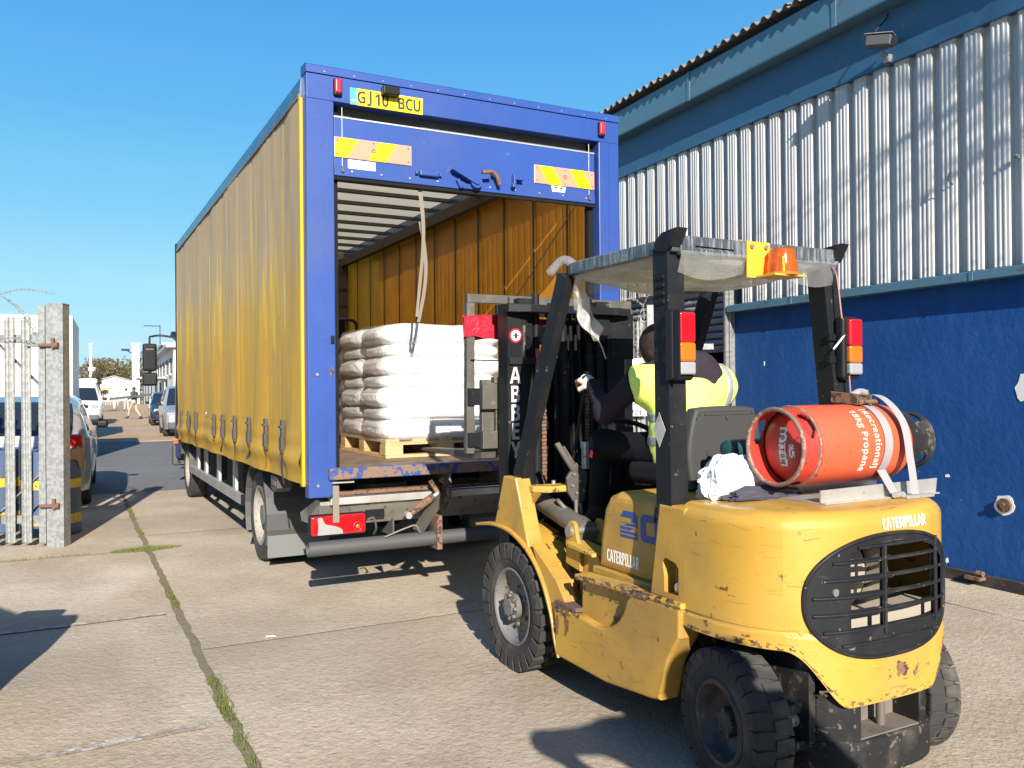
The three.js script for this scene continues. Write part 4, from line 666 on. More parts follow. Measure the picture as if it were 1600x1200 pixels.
  // front fender with tucked lip, lower side, step
  both((s) => {
    const path = spline([[-0.42, 0.725], [-0.20, 0.752], [0.0, 0.738], [0.19, 0.668], [0.33, 0.555], [0.425, 0.40], [0.468, 0.27], [0.50, 0.20]], 36);
    const fe = part('front_fender', [sx(s, exZY(strip(path, 0.016), -0.552, -0.28, 0.004))], Y, F); part('fender_side', sx(s, exZY([...path.slice(18), [0.56, 0.20], [0.56, 0.45], [0.46, 0.56], [0.36, 0.62], [0.22, 0.70]].slice(0), -0.535, -0.46, 0.004)), Y, fe);
    const low = [[0.47, 0.205], [0.90, 0.20], [1.22, 0.232], [1.285, 0.245], ...spline([[1.305, 0.30], [1.345, 0.42], [1.415, 0.525]], 8), [1.418, 0.642], [1.10, 0.637], ...spline([[1.065, 0.60], [1.03, 0.53], [0.96, 0.468], [0.85, 0.435], [0.70, 0.445]], 14), [0.46, 0.452]];
    part('side_panel', [sx(s, exZY(low, -0.552, -0.45, 0.014))], Y, F, s < 0 ? 'scratched lower side panel' : undefined);
    part('recess_panel', [sx(s, exZY([[0.655, 0.40], [1.14, 0.40], [1.14, 0.632], [0.665, 0.615]], -0.515, -0.44, 0.006))], Y, F);
    part('shelf', [sx(s, exZY([[0.655, 0.608], [0.655, 0.632], [1.425, 0.662], [1.425, 0.640]], -0.5535, -0.40, 0.007))], M.yellowDust, F);
    part('edge_wear', [sx(s, sheet((u, v) => [-0.5545, mix(0.600, 0.634, v) + 0.038 * u, mix(0.66, 1.42, u)], 160, 7, (u, v) => vf(u * 34, v * 2.4, 3, 5) < 0.57 - 0.16 * Math.exp(-Math.pow((u - 0.62) / 0.14, 2)))), sx(s, sheet((u, v) => [-0.5545, mix(0.425, 0.455, v), mix(0.465, 0.70, u)], 40, 4, (u, v) => vf(u * 9, v * 2.4, 7, 5) < 0.52)), sx(s, sheet((u, v) => [-0.5545, mix(0.30, 0.43, v), mix(0.47, 0.60, u)], 30, 30, (u, v) => vf(u * 5, v * 4, 11, 5) < 0.64))], M.rust, F).userData.kind = 'stuff';
    part('step', [sx(s, exXZ([[-0.552, 0.47], [-0.552, 0.66], [-0.50, 0.675], [-0.32, 0.675], [-0.32, 0.47]], 0.452, 0.472, 0.004))], M.rustStep, F, 'rusty footstep');
    part('step_riser', [sx(s, exZY([[0.46, 0.47], [0.46, 0.715], [0.62, 0.705], [0.665, 0.62], [0.665, 0.47]], -0.40, -0.36, 0.004))], Y, F);
    part('floor_edge', [sx(s, exZY([[0.45, 0.712], [0.44, 0.74], [0.66, 0.715], [0.66, 0.70]], -0.46, -0.34, 0.005))], M.yellowDust, F);
    // yellow stanchion foot under the front guard leg
    part('stanchion_foot', [sx(s, exXY([[-0.552, 0.70], [-0.435, 0.66], [-0.435, 1.02], [-0.505, 1.02]].map(([x, y]) => [x, y]), 0, 0.001)), sx(s, exZY([[-0.22, 0.735], [-0.105, 1.02], [0.035, 1.02], [0.18, 0.655], [0.0, 0.72]], -0.53, -0.44, 0.008))].slice(1), Y, F);
    part('crossbar', [sx(s, exXZ([[-0.46, 0.0], [-0.46, 0.10], [-0.40, 0.16], [-0.20, 0.16], [-0.18, 0.13], [-0.18, 0.06], [-0.38, 0.04]], 0.945, 0.98, 0.008))], M.yellowDust, F);
    part('stanchion_web', [sx(s, exZY([[0.05, 0.86], [0.05, 0.945], [0.16, 0.945], [0.10, 0.90]], -0.455, -0.44))], Y, F);
    for (const z of [0.06, 0.10]) part('bolt', [sx(s, cy(0.013, 0.012, 0.02, -0.27 + (z - 0.08) * 2, 0.988, z, 'y', 6))], M.bolt, F);
    // tilt cylinder and its lugs
    part('tilt_cylinder', [sx(s, rod([-0.30, 0.90, -0.22], [-0.33, 0.775, 0.42], 0.052, 20)), sx(s, rod([-0.325, 0.79, 0.34], [-0.333, 0.77, 0.43], 0.060, 20))], M.dustGrey ||= std(WHITE, 0.6, 0.3, { map: paintTex([0.13, 0.12, 0.105], { seed: 83, dirt: [0.24, 0.20, 0.15], dirtAmt: 0.9, rust: [0.07, 0.05, 0.04], tile: 0.4 }) }), F);
    const lug = spline([[0.37, 0.70], [0.375, 0.79], [0.41, 0.835], [0.455, 0.825], [0.47, 0.77], [0.50, 0.70]], 16);
    part('cylinder_lug', [sx(s, exZY([...lug, [0.50, 0.60], [0.37, 0.62]], -0.425, -0.405, 0.003)), sx(s, exZY([...lug, [0.50, 0.60], [0.37, 0.62]], -0.265, -0.245, 0.003))], Y, F);
    part('lug_pin', [sx(s, cy(0.022, 0.022, 0.21, -0.335, 0.785, 0.42, 'x', 14)), sx(s, cy(0.03, 0.03, 0.02, -0.432, 0.785, 0.42, 'x', 8))], M.bolt, F);
  });
  part('floor_plate', [b2(-0.34, 0.34, 0.70, 0.716, -0.02, 0.68)], M.dustBlack, F);
  // seat hood with lettering
  const hood = part('seat_hood', [exZY([[0.695, 0.655], [0.71, 0.80], [0.745, 0.945], [0.79, 1.005], [0.86, 1.03], [1.26, 1.03], [1.26, 0.655]], -0.455, 0.455, 0.045), exZY([[0.68, 0.635], [0.685, 0.668], [1.27, 0.668], [1.27, 0.635]], -0.47, 0.47, 0.006)], Y, F);
  const onLeft = (g, z, y, x) => g.rotateY(-Math.PI / 2).translate(x, y, z);
  part('maker_lettering', onLeft(words('CATERPILLAR', 0.056, 0.0012, 0.50), 0.905, 0.735, -0.4555), M.letterWhite, hood);
  { // striped figures 20
    const two = [[0, 0], [0.125, 0], [0.125, 0.028], [0.05, 0.028], [0.125, 0.055], [0.125, 0.1], [0.10, 0.118], [0.025, 0.118], [0.0, 0.09], [0.085, 0.09], [0.085, 0.075], [0.0, 0.045]].map(([a, b]) => [a, b]);
    const nought = [[0.155, 0.02], [0.175, 0], [0.27, 0], [0.29, 0.02], [0.29, 0.10], [0.27, 0.118], [0.175, 0.118], [0.155, 0.10]], nh = [[0.192, 0.03], [0.192, 0.088], [0.253, 0.088], [0.253, 0.03]];
    const g = [onLeft(exXY(two, 0, 0.0012), 0.893, 0.835, -0.4555), onLeft(exXY(nought, 0, 0.0012, 0, [nh]), 0.886, 0.835, -0.4555)]; g.forEach((q) => 0);
    part('model_number', g, M.logoBlue, hood);
    part('number_stripes', [0.012, 0.030, 0.048, 0.066].map((y) => onLeft(exXY([[0.0, y], [0.125, y], [0.125, y + 0.004], [0.0, y + 0.004]], 0, 0.0004), 0.893, 0.835, -0.4567)), Y, hood);
  }
  part('hood_catch', [rb(0.02, 0.05, 0.02, -0.46, 0.99, 1.19, 0.004), rod([-0.462, 1.0, 1.16], [-0.462, 0.93, 1.14], 0.006)], M.steelBlack, F);
  // quarter panel with the slot
  both((s) => {
    part('quarter_panel', [sx(s, exZY([[1.20, 0.652], [1.265, 1.03], [1.43, 1.03], [1.43, 0.652]], -0.53, -0.46, 0.010, [[[1.285, 0.672], [1.285, 0.74], [1.275, 0.80], [1.30, 0.83], [1.375, 0.815], [1.395, 0.79], [1.395, 0.672]]]))], Y, F);
    part('slot_back', [sx(s, b2(-0.44, -0.43, 0.645, 0.85, 1.25, 1.42))], M.dustBlack, F); part('slot_reflector', [sx(s, lathe([[0.001, 0], [0.022, 0.004], [0.026, 0.02], [0.018, 0.06]], 'x', 18).translate(-0.52, 0.705, 1.365))], M.clearLens, F);
  });
  // ---- counterweight: plan curve swept up, wheel arch below, opening for the grille ----
  const pw = (t, e) => Math.sign(t) * Math.pow(Math.abs(t), e), N = 3.1;
  const zAt = (x) => 1.40 + 0.535 * Math.pow(Math.max(0, 1 - Math.pow(Math.min(1, Math.abs(x) / 0.530), N)), 1 / N);
  const plan = (a, k = 0) => [(0.530 - k) * pw(Math.cos(a), 2 / N) * -1, 1.40 + (0.535 - k) * pw(Math.sin(a), 2 / N)];
  const low = (x) => mix(0.365, 0.572, sm(0.21, 0.43, Math.abs(x)));
  const GX = 0.378, GY = 0.222, GC = 0.745, inOval = (x, y, g = 0) => Math.pow(Math.abs(x) / (GX - g), 2.4) + Math.pow(Math.abs(y - GC) / (GY - g), 2.4) < 1;
  const TOP = 1.052, prof = (y) => (y > TOP - 0.06 ? 0.06 - Math.sqrt(Math.max(0, 0.0036 - Math.pow(y - TOP + 0.06, 2))) : Math.abs(y - 0.632) < 0.004 ? 0.006 : y < 0.628 ? -0.004 : 0);
  const angs = []; for (let i = 0; i <= 200; i++) { const t = i / 200; angs.push(Math.PI * (0.5 + 0.5 * pw(2 * t - 1, 1.35))); }
  const yAt = (x, v) => { const b = low(x); return v < 0.84 ? mix(b, TOP - 0.06, v / 0.84) : TOP - 0.06 + 0.06 * Math.sin((v - 0.84) / 0.16 * Math.PI / 2); };
  const skin = sheet((u, v) => { const a = angs[Math.round(u * 200)], p0 = plan(a), y = yAt(p0[0], v), p = plan(a, prof(y)); return [p[0], y, p[1]]; }, 200, 90, (u, v) => { const a = angs[Math.min(200, Math.floor(u * 200))], p0 = plan(a), y = yAt(p0[0], v); return p0[1] > 1.70 && inOval(p0[0], y, 0.012); }, false);
  const deckPts = angs.filter((_, i) => i % 4 === 0).map((a) => plan(a, 0.06));
  const cw = part('counterweight', [skin, exXZ(deckPts, TOP - 0.02, TOP - 0.0005)], M.cwYellow = std(WHITE, 0.75, 0, { roughnessMap: ROUGH, map: paintTex([0.46, 0.268, 0.042], { n: 1024, tile: 1.5, seed: 14, scr: 260, lmax: 60, rustTh: 0.75, dirt: [0.26, 0.165, 0.06], dirtAmt: 0.7, slope: 0.2, wide: 2, vary: 0.15 }), bumpMap: BUMP, bumpScale: 0.0005 }), F, 'rounded yellow counterweight with scrapes');
  const inner = angs.filter((_, i) => i % 4 === 0).map((a) => plan(a, 0.03));
  part('counterweight_underside', [exXZ(inner.filter((p) => p[1] < 1.9), 0.59, 0.60)], M.dustBlack, cw);
  part('rust_scrape', [[-0.30, 0.43, 0.05, 0.02], [0.05, 0.47, 0.05, 0.045], [0.13, 0.45, 0.035, 0.05], [-0.02, 0.455, 0.02, 0.03]].map(([x, y, w, h], i) => sheet((u, v) => { const xx = x + (u - 0.5) * 2 * w, yy = y + (v - 0.5) * 2 * h; return [xx, yy, zAt(xx) + 0.0055]; }, 24, 24, (u, v) => vf(u * 7 + i * 5, v * 5, 2, 9) * (1.15 - Math.hypot(u - 0.5, v - 0.5) * 1.5) < 0.42)), M.rust, cw);
  part('edge_rust', [sheet((u, v) => { const a = angs[Math.round(u * 200)], p = plan(a, -0.0058), y = low(p[0]) + 0.002 + 0.022 * v; return [p[0], y, p[1]]; }, 200, 6, (u, v) => vf(u * 110, v * 2.2, 4, 15) < 0.56 + 0.14 * v)], M.rust, cw).userData.kind = 'stuff';
  part('maker_lettering', (() => { const g = prep(words('CATERPILLAR', 0.040, 0.0012, 0.70)); const p = g.attributes.position; for (let i = 0; i < p.count; i++) { const x = p.getX(i) + 0.075; p.setXYZ(i, x, p.getY(i) + 0.998, zAt(x) + 0.003 + p.getZ(i) - prof(p.getY(i) + 0.998)); } return g; })(), M.letterWhite, cw);
  // grille
  const onCw = (x, y, d) => [x, y, zAt(x) + d];
  const open = (x, y) => (y > 0.635 && y < 0.935) && ((x > -0.205 && x < -0.055) || (x > -0.035 && x < 0.245) || (x > 0.265 && x < 0.315)) && Math.abs(((y - 0.635) / 0.06) % 1 - 0.5) < 0.36 + (x > 0.0 ? 0.06 : 0) && inOval(x, y, 0.035);
  const gX = (u) => mix(-GX, GX, u), gY = (v) => mix(GC - GY, GC + GY, v);
  const gs = [0.0075, -0.006].map((d) => sheet((u, v) => onCw(gX(u), gY(v), d), 120, 90, (u, v) => !inOval(gX(u), gY(v)) || open(gX(u), gY(v))));
  const ribs = [0.585, 0.635, 0.695, 0.755, 0.815, 0.875, 0.925].map((y) => { const pts = []; for (let k = 0; k <= 20; k++) { const x = mix(-0.35, 0.335, k / 20); if (inOval(x, y, 0.02)) pts.push(onCw(x, y + (k / 20 - 0.5) * 0.0, 0.009)); } return tube(pts, 0.0065, 40, 6); });
  const vert = [-0.045, 0.255].map((x) => tube([0.61, 0.70, 0.80, 0.93].map((y) => onCw(x, y, 0.009)), 0.008, 20, 6));
  const ring = tube(Array.from({ length: 60 }, (_, k) => { const a = k / 60 * 6.283, x = (GX - 0.004) * pw(Math.cos(a), 2 / 2.4), y = GC + (GY - 0.004) * pw(Math.sin(a), 2 / 2.4); return onCw(x, y, 0.006); }), 0.008, 160, 6, true);
  const gr = part('rear_grille', [...gs, ...ribs, ...vert, ring], M.grillePaint, F, 'oval black louvred rear grille');
  part('grille_lock', [cy(0.014, 0.014, 0.01, -0.27, 0.775, zAt(-0.27) + 0.006, 'z', 12)], M.bolt, gr);
  part('fan_shroud', [cy(0.16, 0.16, 0.10, -0.07, 0.79, 1.80, 'z', 30, true), cy(0.13, 0.05, 0.02, -0.07, 0.79, 1.78, 'z', 30), b2(-0.30, 0.32, 0.60, 0.665, 1.66, 1.86)], M.shroud, F); part('radiator', [b2(-0.34, 0.34, 0.56, 0.98, 1.56, 1.60)], M.dustBlack, F);
  // lower black tail with the tow pin
  const tail = part('lower_counterweight', [exXZ([[-0.30, 1.50], ...spline([[-0.315, 1.70], [-0.29, 1.85], [-0.20, 1.925], [0, 1.945], [0.20, 1.925], [0.29, 1.85], [0.315, 1.70]], 24), [0.30, 1.50]], 0.10, 0.24, 0.02), exXZ([[-0.30, 1.50], ...spline([[-0.315, 1.70], [-0.29, 1.85], [-0.155, 1.925]], 10), [-0.155, 1.80], [0.155, 1.80], ...spline([[0.155, 1.925], [0.29, 1.85], [0.315, 1.70]], 10), [0.30, 1.50]], 0.238, 0.40)], M.dustBlack, F);
  both((s) => part('arch_liner', [sx(s, b2(-0.34, -0.31, 0.24, 0.60, 1.44, 1.86))], M.dustBlack, F));
  part('tow_pin', [cy(0.017, 0.017, 0.17, 0.02, 0.31, 1.865, 'y', 14), b2(-0.10, 0.12, 0.375, 0.40, 1.80, 1.92)], M.dustGrey, F); part('tow_pocket', [b2(-0.154, 0.154, 0.24, 0.385, 1.80, 1.812), b2(-0.154, 0.154, 0.2405, 0.2455, 1.81, 1.925)], M.shroudDark = std(WHITE, 0.9, 0, { map: paintTex([0.15, 0.125, 0.10], { seed: 85, dirt: [0.06, 0.05, 0.045], dirtAmt: 0.7, tile: 0.4 }) }), F);
  // ---- overhead guard ----
  both((s) => {
    const pil = part('rear_pillar', [beam([s * 0.44, 2.07, 1.225], [s * 0.485, 1.02, 1.295], 0.085, 0.095)], M.black, F);
    if (s < 0) { part('louvre_frame', [beam([-0.485, 1.985, 1.272], [-0.497, 1.81, 1.288], 0.012, 0.075, [0, 0, 1])].slice(1), M.blackClean, pil); for (let k = 0; k < 4; k++) part('louvre', [rb(0.014, 0.018, 0.062, -0.489 - k * 0.002, 1.945 - k * 0.034, 1.233 + k * 0.0025, 0.005, [0, 0, 0.5])], M.blackClean, pil); part('diamond_sticker', [exZY([[1.26, 1.255], [1.30, 1.325], [1.26, 1.395], [1.22, 1.325]], -0.5205, -0.5185)], M.stickerGrey = std(WHITE, 0.6, 0.2, { map: paintTex([0.42, 0.41, 0.38], { seed: 86, dirt: [0.2, 0.19, 0.17], dirtAmt: 0.9, tile: 0.2 }) }), pil); }
    part('front_pillar', [beam([s * 0.47, 1.0, -0.02], [s * 0.46, 2.05, 0.455], 0.05, 0.092, [1, 0, 0])], M.black, F);
    part('corner_wedge', [sx(s, exZY([[1.20, 2.055], [1.205, 2.10], [1.25, 2.128], [1.345, 2.135], [1.305, 2.065], [1.27, 2.045]], -0.492, -0.432, 0.004))], M.black, F);
  });
  const ringOut = (k) => { const P = []; P.push([-0.475 + k, 1.30 - k], [-0.475 + k, 0.55]); for (let i = 1; i <= 8; i++) { const a = Math.PI + i / 8 * Math.PI / 2; P.push([-0.295 + (0.18 - k) * Math.cos(a), 0.55 + (0.18 - k) * Math.sin(a)]); } const m = P.map(([x, z]) => [-x, z]).reverse(); return [...P, ...m]; };
  const guard = part('overhead_guard', [exXZ(ringOut(0), 2.045, 2.105, 0.006, [ringOut(0.04)])], M.filmGrey, F, 'roof frame wrapped in plastic film');
  for (const z of [0.62, 0.82, 1.02]) part('guard_bar', b2(-0.44, 0.44, 2.075, 2.10, z - 0.02, z + 0.02), M.black, guard);
  part('rear_bar', [exXY([[-0.44, 2.035], [-0.44, 2.112], [0.44, 2.112], [0.44, 2.045]], 1.285, 1.31, 0.004, [[[-0.37, 2.078], [-0.16, 2.075], [-0.155, 2.066], [-0.16, 2.057], [-0.37, 2.060]]])], M.filmGrey, guard);
  part('roof_panel', [exXZ(ringOut(0.03), 2.106, 2.112)], M.roofPanel, guard);
  part('hanging_film', [sheet((u, v) => { const x = mix(-0.44, 0.44, u), z = mix(0.44, 1.30, v), e = Math.sin(u * Math.PI) * Math.sin(v * Math.PI); return [x, 2.045 - 0.05 * Math.pow(Math.max(0, e), 0.5) - 0.09 * (vf(u * 3, v * 4, 2, 8)) * Math.sqrt(Math.max(0, e)), z]; }, 40, 40)], M.film, guard, 'cloudy film sagging under the roof');
  part('film_skirt', [sheet((u, v) => { const x = mix(-0.43, 0.44, u), d = (0.07 + 0.10 * vf(u * 5, 1, 1, 3)) * (1 - Math.abs(u - 0.45) * 0.7); return [x, 2.05 - v * d, 0.45 + 0.03 * Math.sin(u * 20 + v * 3) + 0.05 * v]; }, 50, 8), sheet((u, v) => [mix(-0.44, 0.44, u), 2.05 - v * (0.085 + 0.025 * Math.sin(u * 9)), 1.316 - 0.03 * v + 0.004 * Math.sin(u * 40) ], 50, 4)], M.filmTaut, guard);
  part('film_rope', [tube([[-0.50, 2.07, 0.36], [-0.46, 2.13, 0.44], [-0.43, 2.06, 0.52], [-0.425, 1.97, 0.50], [-0.41, 1.88, 0.48]], 0.022, 30, 8)], M.filmTaut, guard, 'twisted film hanging at the front corner');
  part('film_tail', [sheet((u, v) => { const w = 0.05 * (0.6 + v) * (1 - sm(0.7, 1, v) * 0.9); return [-0.41 + 0.10 * v + (u - 0.5) * w * 1.8, 1.97 - v * 0.24, 0.49 + 0.02 * Math.sin(u * 7 + v * 9)]; }, 8, 16), tube([[-0.32, 1.75, 0.5], [-0.29, 1.71, 0.5], [-0.275, 1.66, 0.51], [-0.26, 1.64, 0.5]], 0.003, 14, 5)], M.film, guard);
  // tail lights
  for (const [x, tilt] of [[-0.462, 0.0], [0.500, 0.0]]) {
    const tl = part('tail_light', [rb(0.115, 0.285, 0.05, x - 0.004, 1.665, 1.325, 0.016)], M.blackClean, F);
    part('red_lens', rb(0.082, 0.122, 0.03, x + 0.006, 1.735, 1.355, 0.01), M.redLens, tl); part('amber_lens', rb(0.082, 0.076, 0.03, x + 0.006, 1.637, 1.355, 0.01), M.amberLens, tl); part('clear_lens', rb(0.082, 0.052, 0.03, x + 0.006, 1.572, 1.355, 0.01), M.clearLens, tl);
    part('bracket', [b2(x - (x > 0 ? 0.10 : 0.06), x + 0.02, 1.60, 1.63, 1.29, 1.31), b2(x - (x > 0 ? 0.10 : 0.06), x + 0.02, 1.70, 1.73, 1.29, 1.31)], M.black, tl);
  }
  part('guard_cage', [b2(-0.516, -0.508, 1.53, 1.80, 1.30, 1.385), b2(-0.345, -0.338, 1.53, 1.80, 1.30, 1.385)].slice(0, 1), M.blackClean, F);
  part('lamp_wire', tube([[0.41, 2.03, 1.32], [0.44, 1.98, 1.32], [0.445, 1.80, 1.34], [0.47, 1.72, 1.34], [0.48, 1.5, 1.35], [0.485, 1.4, 1.35]], 0.004, 40, 6), std([0.35, 0.16, 0.14], 0.6), F); part('cable_tie', [tube([[0.40, 1.66, 1.33], [0.45, 1.72, 1.345], [0.47, 1.74, 1.34]], 0.005, 10, 5)], M.white, F);
  // beacon
  const bk = part('beacon_bracket', [b2(-0.095, 0.035, 1.958, 2.112, 1.312, 1.318), b2(-0.05, 0.13, 1.958, 1.966, 1.312, 1.43)], M.yellowTrim2 = std([0.55, 0.33, 0.03], 0.5), F, 'plain yellow bracket'); part('bolt', [cy(0.009, 0.009, 0.012, -0.07, 2.09, 1.322, 'z', 8), cy(0.009, 0.009, 0.012, 0.01, 2.09, 1.322, 'z', 8)], M.bolt, bk);
  part('beacon', [lathe([[0.062, 0], [0.064, 0.03], [0.060, 0.055], [0.058, 0.060], [0.055, 0.095], [0.045, 0.108], [0.001, 0.110]], 'y', 30).translate(0.045, 1.972, 1.378)], M.amberDome, F, 'amber flashing beacon'); part('beacon_base', [cy(0.066, 0.066, 0.012, 0.045, 1.97, 1.378, 'y', 30)], M.amberLens, F); part('beacon_reflector', [cy(0.03, 0.02, 0.07, 0.045, 2.01, 1.378, 'y', 16)], M.chrome, F);
  // ---- mast ----
  both((s) => {
    const ch = part('mast_channel', [sx(s, exXZ([[-0.405, -0.40], [-0.28, -0.40], [-0.28, -0.375], [-0.375, -0.375], [-0.375, -0.305], [-0.28, -0.305], [-0.28, -0.28], [-0.405, -0.28]], 0.12, 1.985, 0.004))], M.black, F);
    part('inner_channel', [sx(s, exXZ([[-0.315, -0.37], [-0.225, -0.37], [-0.225, -0.345], [-0.29, -0.345], [-0.29, -0.335], [-0.225, -0.335], [-0.225, -0.31], [-0.315, -0.31]], 0.2, 2.02))], M.black, F);
    if (s < 0) {
      [...'ABBEY'].forEach((c, i) => part('letter', words(c, 0.095, 0.0015, 0.84).translate(-0.357, 1.572 - i * 0.107, -0.2795), M.letterGrey, ch));
      part('phone_number', [0.925, 0.905, 0.885].map((y, i) => words(['Tel', '01375 382', 'Fax 379'][i], 0.013, 0.001).translate(-0.345, y - 0.02, -0.2795)), M.letterGrey, ch);
      const no = part('warning_sticker', [cy(0.042, 0.042, 0.002, -0.352, 1.80, -0.279, 'z', 28)], M.redReflex, ch); part('sticker_face', [cy(0.031, 0.031, 0.002, -0.352, 1.80, -0.2778, 'z', 24)], M.letterWhite, no); part('sticker_figure', [b2(-0.360, -0.344, 1.782, 1.815, -0.277, -0.2760), b2(-0.372, -0.332, 1.797, 1.803, -0.2765, -0.2755)], M.ink, no);
      part('hose_guide', [b2(-0.31, -0.296, 1.66, 1.86, -0.285, -0.262, 0.004)], M.dustGrey, F); part('mast_tie', [b2(-0.40, -0.20, 1.635, 1.675, -0.275, -0.262)], M.dustBlack, F);
    }
    part('lift_cylinder', [sx(s, cy(0.032, 0.032, 1.5, -0.185, 0.95, -0.34, 'y', 16)), sx(s, cy(0.022, 0.022, 0.4, -0.185, 1.85, -0.34, 'y', 14))], M.black, F);
    part('chain', Array.from({ length: 40 }, (_, k) => sx(s, b2(-0.163 - (k % 2) * 0.003, -0.137 + (k % 2) * 0.003, 0.72 + k * 0.022, 0.738 + k * 0.022, -0.325, -0.31))), M.rust, F);
    part('hose', [sx(s, tube([[-0.10, 2.0, -0.33], [-0.085, 1.6, -0.29], [-0.09, 1.0, -0.28], [-0.12, 0.6, -0.22]], 0.011, 24, 8)), sx(s, tube([[-0.05, 1.98, -0.34], [-0.04, 1.5, -0.30], [-0.05, 0.9, -0.30]], 0.011, 24, 8))], M.blackDull, F);
  });
  part('mast_cross_member', [b2(-0.41, 0.41, 1.925, 1.985, -0.43, -0.40, 0.004), exXZ([[-0.42, -0.28], [-0.42, -0.23], [-0.30, -0.19], [0.30, -0.19], [0.42, -0.23], [0.42, -0.28]], 1.93, 1.975, 0.004)], M.black, F); part('mast_cross_member', [b2(-0.40, 0.40, 0.42, 0.52, -0.44, -0.40, 0.004)], M.black, F);
  part('hose_plate', [b2(0.30, 0.47, 1.67, 1.95, -0.285, -0.275)], M.black, F); part('hose_reel', [cy(0.085, 0.085, 0.05, 0.20, 1.86, -0.27, 'z', 26), cy(0.04, 0.04, 0.06, 0.20, 1.86, -0.265, 'z', 20)], M.black, F);
  part('centre_cylinder', [cy(0.048, 0.048, 1.5, 0.0, 0.92, -0.345, 'y', 18), cy(0.03, 0.03, 0.3, 0.0, 1.8, -0.345, 'y', 14)], M.black, F); part('mast_guard_plate', [exXY([[-0.22, 0.62], [0.24, 0.62], [0.24, 1.90], [0.07, 1.90], [0.02, 1.68], [-0.22, 1.66]], -0.428, -0.422)], M.blackDull, F);
  part('mast_marker', [rb(0.022, 0.20, 0.02, -0.215, 1.63, -0.27, 0.006)], M.redReflex, F);
  part('mast_spotlight', [rb(0.09, 0.11, 0.07, -0.20, 1.80, -0.18, 0.012)], M.blackClean, F);
  // carriage, load guard, forks
  for (const [y0, y1] of [[1.375, 1.53], [1.145, 1.25]]) part('carriage_bar', [b2(-0.49, 0.49, y0, y1, -0.475, -0.435, 0.005)], M.steelBlack, F);
  part('carriage_hook', [rb(0.09, 0.04, 0.05, -0.37, 1.545, -0.455, 0.004)], M.steelBlack, F); part('carriage_plate', [b2(-0.40, -0.335, 1.25, 1.375, -0.47, -0.445), b2(0.335, 0.40, 1.25, 1.375, -0.47, -0.445)], M.steelBlack, F);
  part('load_guard', [b2(-0.565, 0.60, 2.0, 2.052, -0.51, -0.47, 0.004)], M.steelBlack, F);
  for (const [xt, xb] of [[-0.545, -0.55], [0.58, 0.585], [-0.19, -0.19], [0.0, 0.0], [0.20, 0.20]]) part('load_guard_upright', [beam([xt, 2.0, -0.49], [xb, Math.abs(xt) > 0.4 ? 1.12 : 1.38, -0.50], Math.abs(xt) > 0.4 ? 0.05 : 0.028, 0.04)], M.steelBlack, F);
  part('load_guard_foot', [b2(-0.57, -0.48, 1.16, 1.24, -0.49, -0.46), b2(0.48, 0.60, 1.16, 1.24, -0.49, -0.46), b2(-0.57, -0.48, 1.40, 1.50, -0.49, -0.46), b2(0.48, 0.60, 1.40, 1.50, -0.49, -0.46)], M.black, F);
  part('hanging_bracket', [b2(-0.305, -0.215, 1.99, 2.04, -0.465, -0.44), b2(0.22, 0.31, 1.99, 2.04, -0.465, -0.44)], M.steelBlack, F);
  part('red_tape', [0.035, -0.012, -0.045].map((d, i) => sheet((u, v) => { const x = mix(-0.578, i === 0 ? 0.60 : -0.18, u); return [x, 1.862 + d + (v - 0.5) * 0.062 + 0.008 * Math.sin(u * 9 + i * 2), -0.515 + 0.004 * i]; }, 40, 6)).concat([sheet((u, v) => { const a = u * Math.PI; return [-0.552 - 0.030 * Math.sin(a), 1.86 + (v - 0.5) * 0.12, -0.49 + 0.028 * Math.cos(a)]; }, 10, 4), sheet((u, v) => [mix(-0.578, -0.42, u), 1.86 + (v - 0.5) * 0.12 + 0.006 * Math.sin(u * 6), -0.462], 8, 4)]), M.redTape, F, 'red stretch tape wrapped round the load guard');
  both((s) => part('fork', [sx(s, exZY([[-0.475, 1.55], [-0.515, 1.55], [-0.525, 1.13], [-1.42, 1.095], [-1.46, 1.078], [-0.56, 1.072], [-0.50, 1.085], [-0.48, 1.14]], -0.475, -0.365, 0.005))], M.steelBlack, F));
  part('cable', tube([[-0.55, 1.665, -0.47], [-0.48, 1.662, -0.44], [-0.40, 1.66, -0.41]], 0.004, 10, 5), M.blackDull, F);
  // ---- cab fittings ----
  part('dashboard', [exZY([[-0.06, 0.716], [-0.06, 1.05], [0.0, 1.12], [0.09, 1.10], [0.13, 0.98], [0.10, 0.716]], -0.16, 0.40, 0.012)], M.blackDull, F);
  part('steering_column', [rod([0.02, 0.78, 0.10], [0.02, 1.22, 0.30], 0.035, 14)], M.blackDull, F); part('steering_wheel', [new THREE.TorusGeometry(0.165, 0.014, 10, 40).rotateX(Math.PI / 2 + 0.45).translate(0.02, 1.245, 0.315), rod([-0.13, 1.24, 0.31], [0.17, 1.24, 0.31], 0.012), cy(0.04, 0.04, 0.03, 0.02, 1.24, 0.312, 'y', 16)], M.blackClean, F);
  part('control_lever', [rod([-0.20, 1.02, 0.06], [-0.235, 1.52, 0.27], 0.009, 8), new THREE.SphereGeometry(0.024, 14, 10).translate(-0.237, 1.54, 0.277)], M.blackClean, F);
